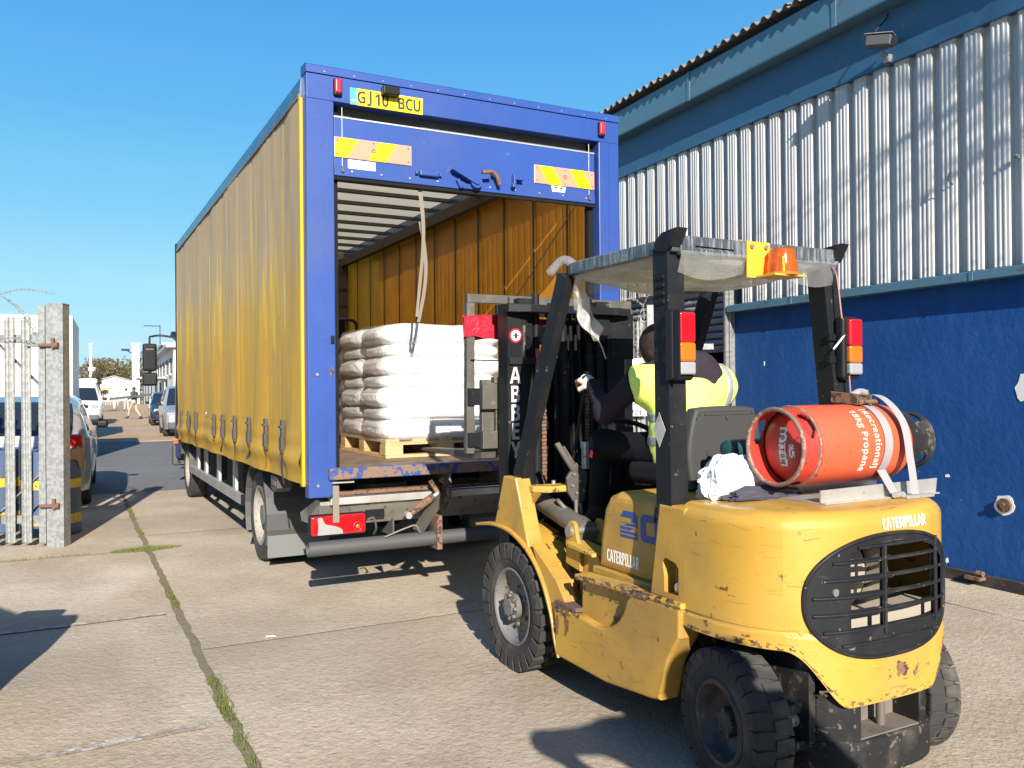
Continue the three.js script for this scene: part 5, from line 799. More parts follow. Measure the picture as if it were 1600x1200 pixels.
  part('valve_plate', [exXY([[-0.30, 1.02], [-0.24, 1.10], [-0.17, 1.04], [-0.19, 0.90], [-0.24, 0.86], [-0.29, 0.94]], 0.165, 0.185, 0.003), beam([-0.26, 1.06, 0.19], [-0.31, 1.20, 0.10], 0.03, 0.012), beam([-0.23, 1.05, 0.19], [-0.27, 1.18, 0.10], 0.012, 0.012)], M.steelBlack, F); for (const [x, y] of [[-0.26, 1.04], [-0.22, 1.0], [-0.245, 0.94], [-0.27, 0.98], [-0.20, 0.95]]) part('bolt', cy(0.009, 0.009, 0.012, x, y, 0.19, 'z', 6), M.bolt, F);
  part('lever_linkage', [rod([-0.25, 0.90, 0.19], [-0.29, 0.76, 0.26], 0.010), rod([-0.22, 0.88, 0.19], [-0.25, 0.72, 0.24], 0.012), tube([[-0.30, 0.88, 0.10], [-0.34, 0.90, 0.16], [-0.31, 0.84, 0.22], [-0.28, 0.80, 0.24]], 0.012, 16, 7)], M.dustGrey, F);
  part('grab_post', [cy(0.022, 0.022, 0.12, -0.155, 1.12, 0.14, 'y', 12), cy(0.028, 0.024, 0.03, -0.155, 1.19, 0.14, 'y', 12)], M.alu, F);
  const seat = part('seat_cushion', [rb(0.46, 0.12, 0.44, 0.02, 1.09, 0.80, 0.05, null, 4)], M.blackDull, F);
  part('seat_back', [exXY(spline([[-0.19, 1.04], [-0.215, 1.20], [-0.18, 1.37], [-0.13, 1.405], [0.14, 1.405], [0.19, 1.37], [0.225, 1.20], [0.205, 1.04]], 40), 1.0, 1.07, 0.018), exXY(spline([[-0.12, 1.38], [0.14, 1.38]], 4).concat([[0.145, 1.37], [-0.125, 1.37]]), 1.07, 1.074), cy(0.022, 0.022, 0.01, -0.09, 1.20, 1.07, 'z', 16), cy(0.022, 0.022, 0.01, 0.07, 1.20, 1.07, 'z', 16), cy(0.012, 0.012, 0.012, 0.01, 1.36, 1.07, 'z', 10), ...[[-0.15, 1.375], [-0.165, 1.355], [0.16, 1.375], [0.175, 1.355], [-0.17, 1.10]].map(([x, y]) => cy(0.006, 0.006, 0.008, x, y, 1.071, 'z', 8))], M.seatBack = std([0.036, 0.036, 0.035], 0.65), F);
  // cradle that carries the gas bottle
  part('bottle_cradle', [exXY([[-0.14, TOP], [0.52, TOP], [0.53, TOP + 0.062], [-0.14, TOP + 0.052]], 1.735, 1.741), exXY([[-0.14, TOP], [0.52, TOP], [0.53, TOP + 0.062], [-0.14, TOP + 0.052]], 1.445, 1.451), b2(-0.14, 0.52, TOP + 0.0005, TOP + 0.006, 1.44, 1.76), b2(0.26, 0.42, TOP, TOP + 0.012, 1.745, 1.81, 0.003), cy(0.012, 0.012, 0.05, 0.245, TOP + 0.016, 1.78, 'x', 10)], M.alu, F);
}

// ---------- on the forklift: gas bottle, straps, sheeting ----------
const forkM = new THREE.Matrix4().makeRotationY(27.8 * D2R).setPosition(0.467, 0, -4.79), inFork = (x, y, z) => new THREE.Vector3(x, y, z).applyMatrix4(forkM).toArray(), FT = 27.8 * D2R;
M.bottle = std(WHITE, 0.4, 0, { map: paintTex([0.56, 0.092, 0.040], { n: 1024, tile: 0.9, seed: 91, rust: [0.13, 0.06, 0.045], scr: 320, lmax: 22, dirt: [0.34, 0.10, 0.06], dirtAmt: 0.8, rustTh: 0.745, slope: 2 }), bumpMap: BUMP, bumpScale: 0.0006 });
M.bottleRed = std(WHITE, 0.45, 0, { map: paintTex([0.46, 0.038, 0.026], { seed: 92, rust: [0.06, 0.025, 0.02], scr: 40, lmax: 10, dirt: [0.16, 0.045, 0.035], dirtAmt: 0.7, rustTh: 0.72, tile: 0.4 }) });
M.wornRim = std(WHITE, 0.7, 0, { map: paintTex([0.17, 0.115, 0.085], { seed: 93, rust: [0.36, 0.20, 0.15], scr: 200, lmax: 10, dirt: [0.09, 0.07, 0.055], dirtAmt: 0.8, rustTh: 0.6, tile: 0.3, slope: 2 }) });
{
  const b = thing('gas_bottle', 'orange-red propane bottle strapped across the forklift counterweight', 'gas bottle', inFork(0, 0, 0), FT), cyy = 1.263, cz = 1.592, put = (g) => g.translate(0, cyy, cz), R = 0.158;
  part('body', [put(lathe([[R - 0.012, -0.142], [R, -0.125], [R, 0.0], [R + 0.0015, 0.002], [R + 0.0015, 0.006], [R, 0.008], [R, 0.30], [R + 0.0015, 0.302], [R + 0.0015, 0.306], [R, 0.308], [R, 0.325], [0.152, 0.37], [0.132, 0.405], [0.098, 0.432], [0.05, 0.448], [0.001, 0.452]], 'x', 64))], M.bottle, b);
  part('base_dome', [put(lathe([[0.001, -0.18], [0.05, -0.177], [0.095, -0.167], [0.125, -0.150], [0.145, -0.13]], 'x', 48))], M.bottleRed, b);
  const win = (a, x) => [0.9, 3.0, 5.1].some((q) => Math.abs(((a - q + Math.PI * 3) % (2 * Math.PI)) - Math.PI) < 0.40 * Math.sqrt(Math.max(0, 1 - Math.pow((x + 0.172) / 0.026, 2))));
  part('foot_ring', [0.146, 0.141].map((r) => put(sheet((u, v) => { const a = u * 2 * Math.PI, x = mix(-0.222, -0.13, v), rr = r + 0.010 * v * v; return [x, rr * Math.cos(a), rr * Math.sin(a)]; }, 120, 22, (u, v) => win(u * 2 * Math.PI, mix(-0.222, -0.13, v))))), M.bottleRed, b);
  part('foot_rim', [put(new THREE.TorusGeometry(0.146, 0.0085, 10, 60).rotateY(Math.PI / 2).translate(-0.222, 0, 0)), put(new THREE.TorusGeometry(0.1535, 0.006, 8, 60).rotateY(Math.PI / 2).translate(-0.142, 0, 0))], M.wornRim, b, 'scuffed foot rim');
  const hole = (a, x) => [0.6, 2.2, 3.8, 5.4].some((q) => Math.hypot((((a - q + Math.PI * 3) % (2 * Math.PI)) - Math.PI) * 0.12, x - 0.495) < 0.030);
  part('valve_shroud', [0.130, 0.124].map((r) => put(sheet((u, v) => { const a = u * 2 * Math.PI, x = mix(0.405, 0.56, v), rr = r - 0.012 * v; return [x, rr * Math.cos(a), rr * Math.sin(a)]; }, 120, 30, (u, v) => hole(u * 2 * Math.PI, mix(0.405, 0.56, v))))).concat([put(new THREE.TorusGeometry(0.115, 0.007, 8, 48).rotateY(Math.PI / 2).translate(0.56, 0, 0))]), M.dustBlack, b); part('valve', [put(cy(0.022, 0.018, 0.07, 0.48, 0, 0, 'x', 14)), put(bx(0.03, 0.06, 0.03, 0.50, 0.02, 0))], M.bolt, b);
  const wrap = (s, size, x0, th0, st = 0.95) => { const g = prep(words(s, size, 0.0008, st, false)), p = g.attributes.position; for (let i = 0; i < p.count; i++) { const th = th0 + p.getX(i) / R, r = R + 0.0008 + p.getZ(i); p.setXYZ(i, x0 + p.getY(i), cyy + r * Math.cos(th), cz + r * Math.sin(th)); } return g; };
  part('lettering', [wrap('18kg Propane', 0.034, 0.095, 0.55, 0.88), wrap('[Recreational]', 0.032, 0.165, 0.52, 0.88)], M.letterWorn = std([0.60, 0.46, 0.40], 0.7), b);
  const lab = part('base_label', [put(sheet((u, v) => { const yy = 0.075 - v * 0.15, zz = 0.0 + (u - 0.5) * 0.036 + 0.004 * Math.sin(v * 9), q = Math.hypot(yy, zz); return [-0.1815 + q * q * 1.25, yy, zz]; }, 6, 20, (u, v) => vf(u * 5, v * 16, 1, 3) > 0.62 && (u < 0.25 || u > 0.75 || v > 0.9))), put(sheet((u, v) => { const yy = 0.01 - v * 0.05, zz = 0.045 + (u - 0.5) * 0.026, q = Math.hypot(yy, zz); return [-0.1815 + q * q * 1.25, yy, zz]; }, 8, 12, (u, v) => vf(u * 6, v * 7, 4, 3) > 0.5))], M.letterWhite, b);
  part('label_letters', [...'BOTTOM'].map((c, i) => { const yy = 0.058 - i * 0.0235; return put(words(c, 0.018, 0.0006, 1).rotateZ(-Math.PI / 2).rotateY(-Math.PI / 2).translate(-0.1828 + yy * yy * 1.25, yy, 0)); }), std([0.10, 0.04, 0.08], 0.7), lab);
  const st = thing('ratchet_strap', 'grey webbing strap with rusty ratchet holding the gas bottle', 'strap', inFork(0, 0, 0), FT);
  const band = (x0, r, t0, t1, w, drift) => sheet((u, v) => { const t = mix(t0, t1, v); return [x0 + (u - 0.5) * w + drift * v, cyy + r * Math.cos(t), cz + r * Math.sin(t)]; }, 2, 40);
  part('strap_band', [band(0.232, R + 0.004, 0.15, 2.25, 0.046, -0.01), sheet((u, v) => { const a = V([0.222 + (u - 0.5) * 0.05, cyy + (R + 0.004) * Math.cos(2.25), cz + (R + 0.004) * Math.sin(2.25)]), e = V([0.225 + (u - 0.5) * 0.046, 1.075, 1.775]); return a.lerp(e, v).toArray(); }, 2, 6), band(0.232, R + 0.004, -2.2, -0.2, 0.05, 0)], M.webbingGrey, st);
  part('strap_tail', [sheet((u, v) => { const t = mix(-0.15, 1.0, v), k = v; const c = new THREE.CatmullRomCurve3([[0.25, 1.455, 1.58], [0.285, 1.455, 1.66], [0.30, 1.36, 1.755], [0.303, 1.20, 1.79], [0.315, 1.068, 1.80]].map(V)).getPoint(v); return [c.x + (u - 0.5) * 0.036, c.y, c.z + (u - 0.5) * 0.006]; }, 2, 40), tube([[0.22, 1.452, 1.575], [0.255, 1.47, 1.59], [0.27, 1.462, 1.62]], 0.016, 14, 8)], M.webbingGrey, st);
  part('ratchet', [rb(0.055, 0.02, 0.13, 0.195, 1.437, 1.59, 0.004, [0.1, 0.15, 0.25]), rb(0.006, 0.045, 0.12, 0.165, 1.447, 1.59, 0.002, [0.1, 0.15, 0.1]), rb(0.006, 0.045, 0.12, 0.232, 1.44, 1.60, 0.002, [0.1, 0.15, 0.1]), cy(0.012, 0.012, 0.09, 0.20, 1.45, 1.55, 'x', 10), cy(0.010, 0.010, 0.09, 0.25, 1.432, 1.65, 'x', 10)], M.rust, st);
}
{ // crumpled white sheeting between seat and bottle
  const fold = (x, y, z, s) => { let a = 0, f = 1, w = 1; for (let k = 0; k < 3; k++) { a += w * (1 - Math.abs(2 * vn(x * f, y * f, z * f, s + k) - 1)); f *= 2.1; w *= 0.5; } return a / 1.9; };
  const g = mergeVertices(new THREE.IcosahedronGeometry(1, 40).deleteAttribute('uv').deleteAttribute('normal')), p = g.attributes.position;
  for (let i = 0; i < p.count; i++) { const x = p.getX(i), y = p.getY(i), z = p.getZ(i), r = 0.58 + 0.62 * fold(x * 1.25 + 3, y * 1.4, z * 1.25, 6); p.setXYZ(i, x * r * 0.21, Math.max(-0.5, y * r) * 0.115, z * r * 0.105); }
  g.computeVertexNormals();
  const o = single('plastic_sheet', 'crumpled white plastic sheeting beside the gas bottle', 'sheeting', g, std([0.74, 0.74, 0.77], 0.5), inFork(-0.235, 1.105, 1.39), FT);
  single('green_cylinder', 'dark green cylinder tucked between seat back and gas bottle', 'cylinder', [lathe([[0.001, -0.17], [0.035, -0.168], [0.04, -0.155], [0.036, -0.14], [0.040, -0.12], [0.040, 0.16], [0.001, 0.17]], 'x', 24)], std([0.012, 0.06, 0.055], 0.4), inFork(-0.03, 1.235, 1.29), FT);
  single('dark_rag', 'dark rag lying on the counterweight under the sheeting', 'rag', [(() => { const q = g.clone(); q.scale(1.05, 0.32, 0.9); return q; })()], std([0.05, 0.048, 0.07], 0.9), inFork(-0.19, 1.068, 1.47), FT);
  const c = thing('carton', 'white flat carton with yellow tape on the forklift roof', 'box', inFork(0.10, 2.113, 0.82), FT + 0.3);
  part('box', [b2(-0.13, 0.13, 0, 0.058, -0.10, 0.10, 0.004)], M.white, c); part('tape', [b2(-0.055, -0.045, 0.0, 0.060, -0.101, 0.101)], std([0.55, 0.55, 0.05], 0.5), c);
  single('orange_chain', 'bunched orange plastic chain beside the carton on the forklift roof', 'chain', Array.from({ length: 9 }, (_, k) => new THREE.TorusGeometry(0.017, 0.006, 8, 14).rotateX(k * 1.3).rotateY(k * 2.1).translate(0.02 * Math.sin(k * 2.2), 0.012 + 0.008 * k, 0.02 * Math.cos(k * 1.7))), std([0.55, 0.17, 0.01], 0.4), inFork(0.27, 2.124, 0.86), FT);
}

// ---------- people ----------
// naive surface nets: a smooth mesh of the zero level of f inside a box
function nets(f, lo, hi, cell, colour) {
  const n = [0, 1, 2].map((k) => Math.max(2, Math.ceil((hi[k] - lo[k]) / cell) + 1)), [nx, ny, nz] = n, F = new Float32Array(nx * ny * nz), at = (i, j, k) => (k * ny + j) * nx + i;
  for (let k = 0; k < nz; k++) for (let j = 0; j < ny; j++) for (let i = 0; i < nx; i++) F[at(i, j, k)] = f(lo[0] + i * cell, lo[1] + j * cell, lo[2] + k * cell);
  const id = new Int32Array(nx * ny * nz).fill(-1), P = [], I = [], C = [];
  const E = [[0, 1], [2, 3], [4, 5], [6, 7], [0, 2], [1, 3], [4, 6], [5, 7], [0, 4], [1, 5], [2, 6], [3, 7]];
  for (let k = 0; k < nz - 1; k++) for (let j = 0; j < ny - 1; j++) for (let i = 0; i < nx - 1; i++) {
    const v = []; let m = 0; for (let c = 0; c < 8; c++) { const q = F[at(i + (c & 1), j + ((c >> 1) & 1), k + (c >> 2))]; v.push(q); if (q < 0) m |= 1 << c; }
    if (m === 0 || m === 255) continue;
    let x = 0, y = 0, z = 0, w = 0; for (const [a, b] of E) { if ((v[a] < 0) === (v[b] < 0)) continue; const t = v[a] / (v[a] - v[b]); x += (a & 1) + t * ((b & 1) - (a & 1)); y += ((a >> 1) & 1) + t * (((b >> 1) & 1) - ((a >> 1) & 1)); z += (a >> 2) + t * ((b >> 2) - (a >> 2)); w++; }
    id[at(i, j, k)] = P.length / 3; const q = [lo[0] + (i + x / w) * cell, lo[1] + (j + y / w) * cell, lo[2] + (k + z / w) * cell]; P.push(...q); C.push(...(colour ? colour(...q) : [1, 1, 1]));
  }
  for (let k = 1; k < nz - 1; k++) for (let j = 1; j < ny - 1; j++) for (let i = 1; i < nx - 1; i++) {
    const s = F[at(i, j, k)] < 0, quad = (a, b, c, d) => { if (a < 0 || b < 0 || c < 0 || d < 0) return; s ? I.push(a, b, c, a, c, d) : I.push(a, c, b, a, d, c); };
    if (s !== F[at(i + 1, j, k)] < 0) quad(id[at(i, j - 1, k - 1)], id[at(i, j, k - 1)], id[at(i, j, k)], id[at(i, j - 1, k)]);
    if (s !== F[at(i, j + 1, k)] < 0) quad(id[at(i - 1, j, k - 1)], id[at(i - 1, j, k)], id[at(i, j, k)], id[at(i, j, k - 1)]);
    if (s !== F[at(i, j, k + 1)] < 0) quad(id[at(i - 1, j - 1, k)], id[at(i, j - 1, k)], id[at(i, j, k)], id[at(i - 1, j, k)]);
  }
  const g = new THREE.BufferGeometry(); g.setAttribute('position', new THREE.Float32BufferAttribute(P, 3)); g.setAttribute('color', new THREE.Float32BufferAttribute(C, 3)); g.setIndex(I); g.computeVertexNormals(); g.userData.keepColor = true; return g;
}
const cap = (a, b, r0, r1) => { const [ax, ay, az] = a, dx = b[0] - ax, dy = b[1] - ay, dz = b[2] - az, L = dx * dx + dy * dy + dz * dz || 1e-9; return (x, y, z) => { const t = Math.min(1, Math.max(0, ((x - ax) * dx + (y - ay) * dy + (z - az) * dz) / L)); return Math.hypot(x - ax - t * dx, y - ay - t * dy, z - az - t * dz) - (r0 + (r1 - r0) * t); }; };
const ell = (c, r) => { const m = Math.min(...r); return (x, y, z) => (Math.hypot((x - c[0]) / r[0], (y - c[1]) / r[1], (z - c[2]) / r[2]) - 1) * m; };
const smin = (a, b, k) => { const h = Math.max(0, k - Math.abs(a - b)) / k; return Math.min(a, b) - h * h * k * 0.25; };
const join = (list, k) => (x, y, z) => { let d = 9; for (const q of list) d = smin(d, q(x, y, z), k); return d; };
M.person = phy(WHITE, 0.85, { vertexColors: true, specularIntensity: 0.3 }); M.hiVis = std([0.74, 0.88, 0.16], 0.7); M.reflect = std([0.42, 0.43, 0.45], 0.3, 0.4);
const lerp3 = (a, b, t) => [0, 1, 2].map((k) => a[k] + (b[k] - a[k]) * t);
// head: centre c, facing yaw (0 = -z) and nod; returns sdf, its colour and the hair sdf
function headOf(c, yaw, nod, skin, hairC, s = 1) {
  const cy_ = Math.cos(yaw), sy = Math.sin(yaw), cn = Math.cos(nod), sn = Math.sin(nod);
  const loc = (x, y, z) => { x -= c[0]; y -= c[1]; z -= c[2]; const X = cy_ * x - sy * z, Z = sy * x + cy_ * z; return [X / s, (cn * y - sn * Z) / s, (sn * y + cn * Z) / s]; };
  const face = join([ell([0, 0.025, 0.005], [0.074, 0.092, 0.094]), ell([0, -0.045, -0.035], [0.056, 0.062, 0.055]), cap([0, 0.012, -0.088], [0, -0.022, -0.106], 0.008, 0.014), ell([-0.076, -0.005, 0.012], [0.010, 0.030, 0.020]), ell([0.076, -0.005, 0.012], [0.010, 0.030, 0.020]), cap([-0.04, 0.03, -0.082], [0.04, 0.03, -0.082], 0.011, 0.011), cap([-0.022, -0.058, -0.086], [0.022, -0.058, -0.086], 0.007, 0.007), ell([0, -0.088, -0.066], [0.024, 0.018, 0.02])], 0.022);
  const eyes = (x, y, z) => Math.min(Math.hypot(x - 0.032, y - 0.008, z + 0.085), Math.hypot(x + 0.032, y - 0.008, z + 0.085));
  const f = (x, y, z) => { const p = loc(x, y, z); return Math.max(face(...p), 0.010 - Math.min(9, eyes(...p))) * s; };
  const col = (x, y, z) => { const p = loc(x, y, z); if (eyes(...p) < 0.014) return [0.10, 0.07, 0.06]; if (Math.abs(p[1] + 0.058) < 0.008 && p[2] < -0.07 && Math.abs(p[0]) < 0.026) return [0.28, 0.09, 0.08]; if (Math.abs(p[1] - 0.036) < 0.006 && p[2] < -0.07 && Math.abs(p[0]) > 0.014 && Math.abs(p[0]) < 0.05) return hairC; return skin; };
  const cutHair = ell([0, 0.03, 0.014], [0.086, 0.103, 0.102]);
  const hair = (x, y, z) => { const p = loc(x, y, z); return Math.max(cutHair(...p) + 0.004 * (vn(p[0] * 90, p[1] * 50, p[2] * 90, 3) - 0.5), -(p[1] - (p[2] < -0.03 ? 0.055 - (p[2] + 0.03) * 0.2 : p[2] < 0.0 ? 0.0 : -0.085))) * s; };
  return { f, col, hair };
}
function handOf(wrist, dir, up, side, spread = 0.4) { // gripping hand: palm, four bent fingers, thumb; dir = wrist to knuckles, up = back of the hand
  const d = V(dir).normalize(), u = V(up).addScaledVector(d, -V(up).dot(d)).normalize(), r = d.clone().cross(u).multiplyScalar(side), P = (a, b, c) => V(wrist).addScaledVector(d, a).addScaledVector(r, b).addScaledVector(u, c).toArray(), L = [cap(P(0, 0, 0), P(0.075, 0.0, 0), 0.028, 0.030), cap(P(0.03, -0.018, 0), P(0.082, -0.028, 0), 0.018, 0.014), cap(P(0.03, 0.018, 0), P(0.082, 0.028, 0), 0.018, 0.014)];
  [[-0.030, 0.034], [-0.010, 0.040], [0.010, 0.037], [0.029, 0.028]].forEach(([b, l]) => { const k0 = P(0.088, b, 0.002), k1 = P(0.088 + l * 0.8, b * 1.05, -0.016), k2 = P(0.088 + l * 0.75, b * 1.0, -0.048), k3 = P(0.088 + l * 0.2, b * 0.95, -0.060); L.push(cap(k0, k1, 0.0105, 0.0098), cap(k1, k2, 0.0098, 0.009), cap(k2, k3, 0.009, 0.008)); });
  const t0 = P(0.025, -0.030, -0.008), t1 = P(0.055, -0.050, -0.030), t2 = P(0.078, -0.040, -0.052); L.push(cap(t0, t1, 0.014, 0.012), cap(t1, t2, 0.012, 0.009));
  return { f: join(L, 0.006), lo: [0, 1, 2].map((k) => wrist[k] - 0.16), hi: [0, 1, 2].map((k) => wrist[k] + 0.16) };
}
// a whole figure from joints; J: hip, chest, neck, head, shoulders sl/sr, elbows, wrists, hips hl/hr, knees, ankles, toes
function figure(o, J, c, cell, headCell, bare) {
  const th = c.thick || 1, wobble = (x, y, z) => 0.014 * (vf(x * 9, y * 14, z * 9, 6) - 0.5) + 0.012 * Math.abs(vn(x * 22 + y * 9, y * 30, z * 22, 8) - 0.5);
  const torso = [cap(lerp3(J.hl, J.hr, 0.15), lerp3(J.hl, J.hr, 0.85), 0.125 * th, 0.125 * th), cap(J.hip, J.waist, 0.135 * th, 0.130 * th), cap(J.waist, J.chest, 0.130 * th, 0.135 * th), cap(lerp3(J.sl, J.chest, 0.40), lerp3(J.sr, J.chest, 0.40), 0.115 * th, 0.115 * th), cap(J.chest, J.neck, 0.10, 0.062)];
  const limbs = [];
  for (const s of ['l', 'r']) limbs.push(cap(J['s' + s], J['e' + s], 0.066 * th, 0.052), cap(J['e' + s], J['w' + s], 0.052, 0.036), cap(J['h' + s], J['k' + s], 0.092 * th, 0.064), cap(J['k' + s], J['a' + s], 0.062, 0.046), cap(J['a' + s], J['t' + s], 0.048, 0.038));
  const neck = cap(J.neck, lerp3(J.neck, J.head, 0.6), 0.056, 0.052);
  const all = join([...torso, ...limbs, neck], 0.05), f = (x, y, z) => all(x, y, z) + wobble(x, y, z);
  const lo = [9, 9, 9], hi = [-9, -9, -9]; for (const p of Object.values(J)) for (let k = 0; k < 3; k++) { lo[k] = Math.min(lo[k], p[k] - 0.2); hi[k] = Math.max(hi[k], p[k] + 0.2); }
  const foot = [cap(J.al, J.tl, 0.07, 0.06), cap(J.ar, J.tr, 0.07, 0.06)], leg = join([cap(J.hl, J.kl, 0.13, 0.11), cap(J.kl, J.al, 0.11, 0.10), cap(J.hr, J.kr, 0.13, 0.11), cap(J.kr, J.ar, 0.11, 0.10)], 0.01), up = join([...torso.slice(1), ...limbs.filter((_, i) => i % 5 < 2)], 0.01);
  const H = headOf(J.head, c.yaw || 0, c.nod || 0, c.skin, c.hair);
  const colour = (x, y, z) => { if (foot[0](x, y, z) < 0.02 || foot[1](x, y, z) < 0.02) return c.shoe; const dh = Math.hypot(x - J.head[0], y - J.head[1], z - J.head[2]); if (dh < 0.10) return c.skin; return leg(x, y, z) < up(x, y, z) + 0.01 ? c.trousers : c.top; };
  const body = nets(f, lo, hi, cell, colour), hb = J.head, head = nets(H.f, hb.map((v) => v - 0.16), hb.map((v) => v + 0.16), headCell, H.col), geos = [body, head];
  if (bare) for (const s of ['l', 'r']) { const h = handOf(J['w' + s], J['w' + s].map((v, k) => v - J['e' + s][k]), [0, 1, 0.2], s === 'l' ? 1 : -1); geos.push(nets(h.f, h.lo, h.hi, bare, () => c.skin)); }
  part('body', geos, M.person, o);
  part('hair', nets(H.hair, hb.map((v) => v - 0.16), hb.map((v) => v + 0.16), headCell), std(c.hair, 0.8), o);
  return { torso, limbs, f, lo, hi };
}
{ // the driver, leaning forward and to the left at the levers
  const o = thing('person', 'driver in dark hooded top and yellow hi-vis vest seated on the forklift', 'person', inFork(0, 0, 0), FT);
  const J = { hip: [-0.03, 1.19, 0.84], waist: [-0.05, 1.32, 0.83], chest: [-0.01, 1.475, 0.80], neck: [-0.055, 1.60, 0.72], head: [-0.075, 1.685, 0.66], sl: [-0.205, 1.535, 0.70], sr: [0.185, 1.50, 0.83], el: [-0.265, 1.375, 0.50], wl: [-0.232, 1.512, 0.335], er: [0.285, 1.27, 0.70], wr: [0.17, 1.25, 0.44], hl: [-0.09, 1.19, 0.80], hr: [0.12, 1.19, 0.80], kl: [-0.215, 1.215, 0.40], kr: [0.21, 1.21, 0.40], al: [-0.215, 0.82, 0.34], ar: [0.20, 0.82, 0.32], tl: [-0.225, 0.765, 0.17], tr: [0.21, 0.765, 0.16] };
  const c = { top: [0.030, 0.022, 0.032], trousers: [0.006, 0.006, 0.008], shoe: [0.014, 0.013, 0.012], skin: [0.45, 0.26, 0.18], hair: [0.030, 0.016, 0.011], nod: -0.5, yaw: -0.45 };
  const B = figure(o, J, c, 0.013, 0.005);
  const tor = join([...B.torso, cap(lerp3(J.sl, J.chest, 0.12), lerp3(J.sr, J.chest, 0.12), 0.075, 0.075)], 0.05), arm = join([cap(lerp3(J.sl, J.el, 0.18), J.el, 0.075, 0.07), cap(lerp3(J.sr, J.er, 0.18), J.er, 0.075, 0.07)], 0.01);
  const vestF = (x, y, z) => Math.max(tor(x, y, z) - 0.016 + 0.022 * (vf(x * 9, y * 8, z * 9, 4) - 0.5), -arm(x, y, z) + 0.004, y - 1.605, 1.06 - y, -(Math.hypot(x - J.neck[0], z - J.neck[2] + 0.01) - 0.088 + Math.max(0, 1.58 - y) * 1.2));
  const v = part('hi_vis_vest', [nets(vestF, [-0.42, 1.02, 0.50], [0.42, 1.66, 1.08], 0.008)], M.hiVis, o, 'yellow vest with grey bands');
  part('vest_binding', [nets((x, y, z) => Math.max(vestF(x, y, z) - 0.003, arm(x, y, z) - 0.014), [-0.42, 1.02, 0.50], [0.42, 1.66, 1.08], 0.008)], M.blackDull, v);
  const bandF = (y0, y1) => (x, y, z) => Math.max(vestF(x, y, z) - 0.004, y - y1 - (x + 0.1) * 0.05, y0 + (x + 0.1) * 0.05 - y), shoulder = (x0, x1) => (x, y, z) => Math.max(vestF(x, y, z) - 0.004, x - x1, x0 - x, 1.36 - y);
  part('reflective_band', [nets(bandF(1.225, 1.272), [-0.42, 1.15, 0.50], [0.42, 1.34, 1.1], 0.009), nets(bandF(1.335, 1.38), [-0.42, 1.28, 0.50], [0.42, 1.44, 1.1], 0.009), nets(shoulder(0.125, 0.17), [0.10, 1.30, 0.5], [0.2, 1.66, 1.1], 0.009)], M.reflect, v);
  part('hood', [nets((x, y, z) => Math.max(join([ell([0.0, 1.575, 0.885], [0.112, 0.092, 0.062]), ell([0.045, 1.535, 0.90], [0.070, 0.075, 0.045]), cap([-0.12, 1.60, 0.74], [0.0, 1.61, 0.85], 0.035, 0.05), cap([0.05, 1.58, 0.72], [0.06, 1.60, 0.84], 0.035, 0.05)], 0.04)(x, y, z) + 0.034 * (vf(x * 11, y * 16, z * 11, 7) - 0.5), -9), [-0.26, 1.42, 0.62], [0.24, 1.74, 1.02], 0.009, () => c.top)], M.person, o);
  const gl = [[0.62, 0.62, 0.52], [0.62, 0.20, 0.07]], hl = handOf(J.wl, [0.02, 0.35, -0.9], [-0.35, 0.9, 0.35], 1), hr = handOf(J.wr, [-0.45, -0.12, -0.9], [0, 1, 0], -1);
  part('glove', [nets(hl.f, hl.lo, hl.hi, 0.0042, (x, y, z) => (z < J.wl[2] - 0.095 ? gl[1] : gl[0]))], M.person, o, 'pale work glove with orange fingers'); part('glove', [nets(hr.f, hr.lo, hr.hi, 0.0042, (x, y, z) => (z < J.wr[2] - 0.095 ? gl[1] : gl[0]))], M.person, o);
  part('trouser_badge', [rb(0.006, 0.035, 0.02, -0.285, 1.16, 0.40, 0.002, [0.4, 0, 0])], M.redReflex, o);
}
const standing = (h, over = {}) => ({ hip: [0, 0.95, 0], waist: [0, 1.10, 0], chest: [0, 1.30, 0.0], neck: [0, 1.47, 0.0], head: [0, 1.60, -0.02], sl: [-0.19, 1.42, 0], sr: [0.19, 1.42, 0], el: [-0.25, 1.14, 0.02], er: [0.25, 1.14, 0.02], wl: [-0.25, 0.90, -0.08], wr: [0.25, 0.90, -0.08], hl: [-0.09, 0.92, 0], hr: [0.09, 0.92, 0], kl: [-0.11, 0.50, -0.02], kr: [0.11, 0.50, -0.02], al: [-0.12, 0.09, 0.02], ar: [0.12, 0.09, 0.02], tl: [-0.14, 0.045, -0.13], tr: [0.14, 0.045, -0.13], ...over });
{ // somebody watching from the right of the camera: outside the frame, known by the shadow
  const o = thing('person', 'onlooker with one elbow raised standing out of frame on the right', 'person', [1.30, 0, -0.62], 0.1);
  figure(o, standing(1.75, { el: [-0.50, 1.40, -0.02], wl: [-0.40, 1.16, -0.16], er: [0.40, 1.20, 0], wr: [0.34, 1.05, -0.2] }), { top: [0.05, 0.06, 0.09], trousers: [0.03, 0.03, 0.04], shoe: [0.02, 0.02, 0.02], skin: [0.45, 0.27, 0.19], hair: [0.05, 0.03, 0.02], thick: 1.25 }, 0.022, 0.008, 0.007);
}
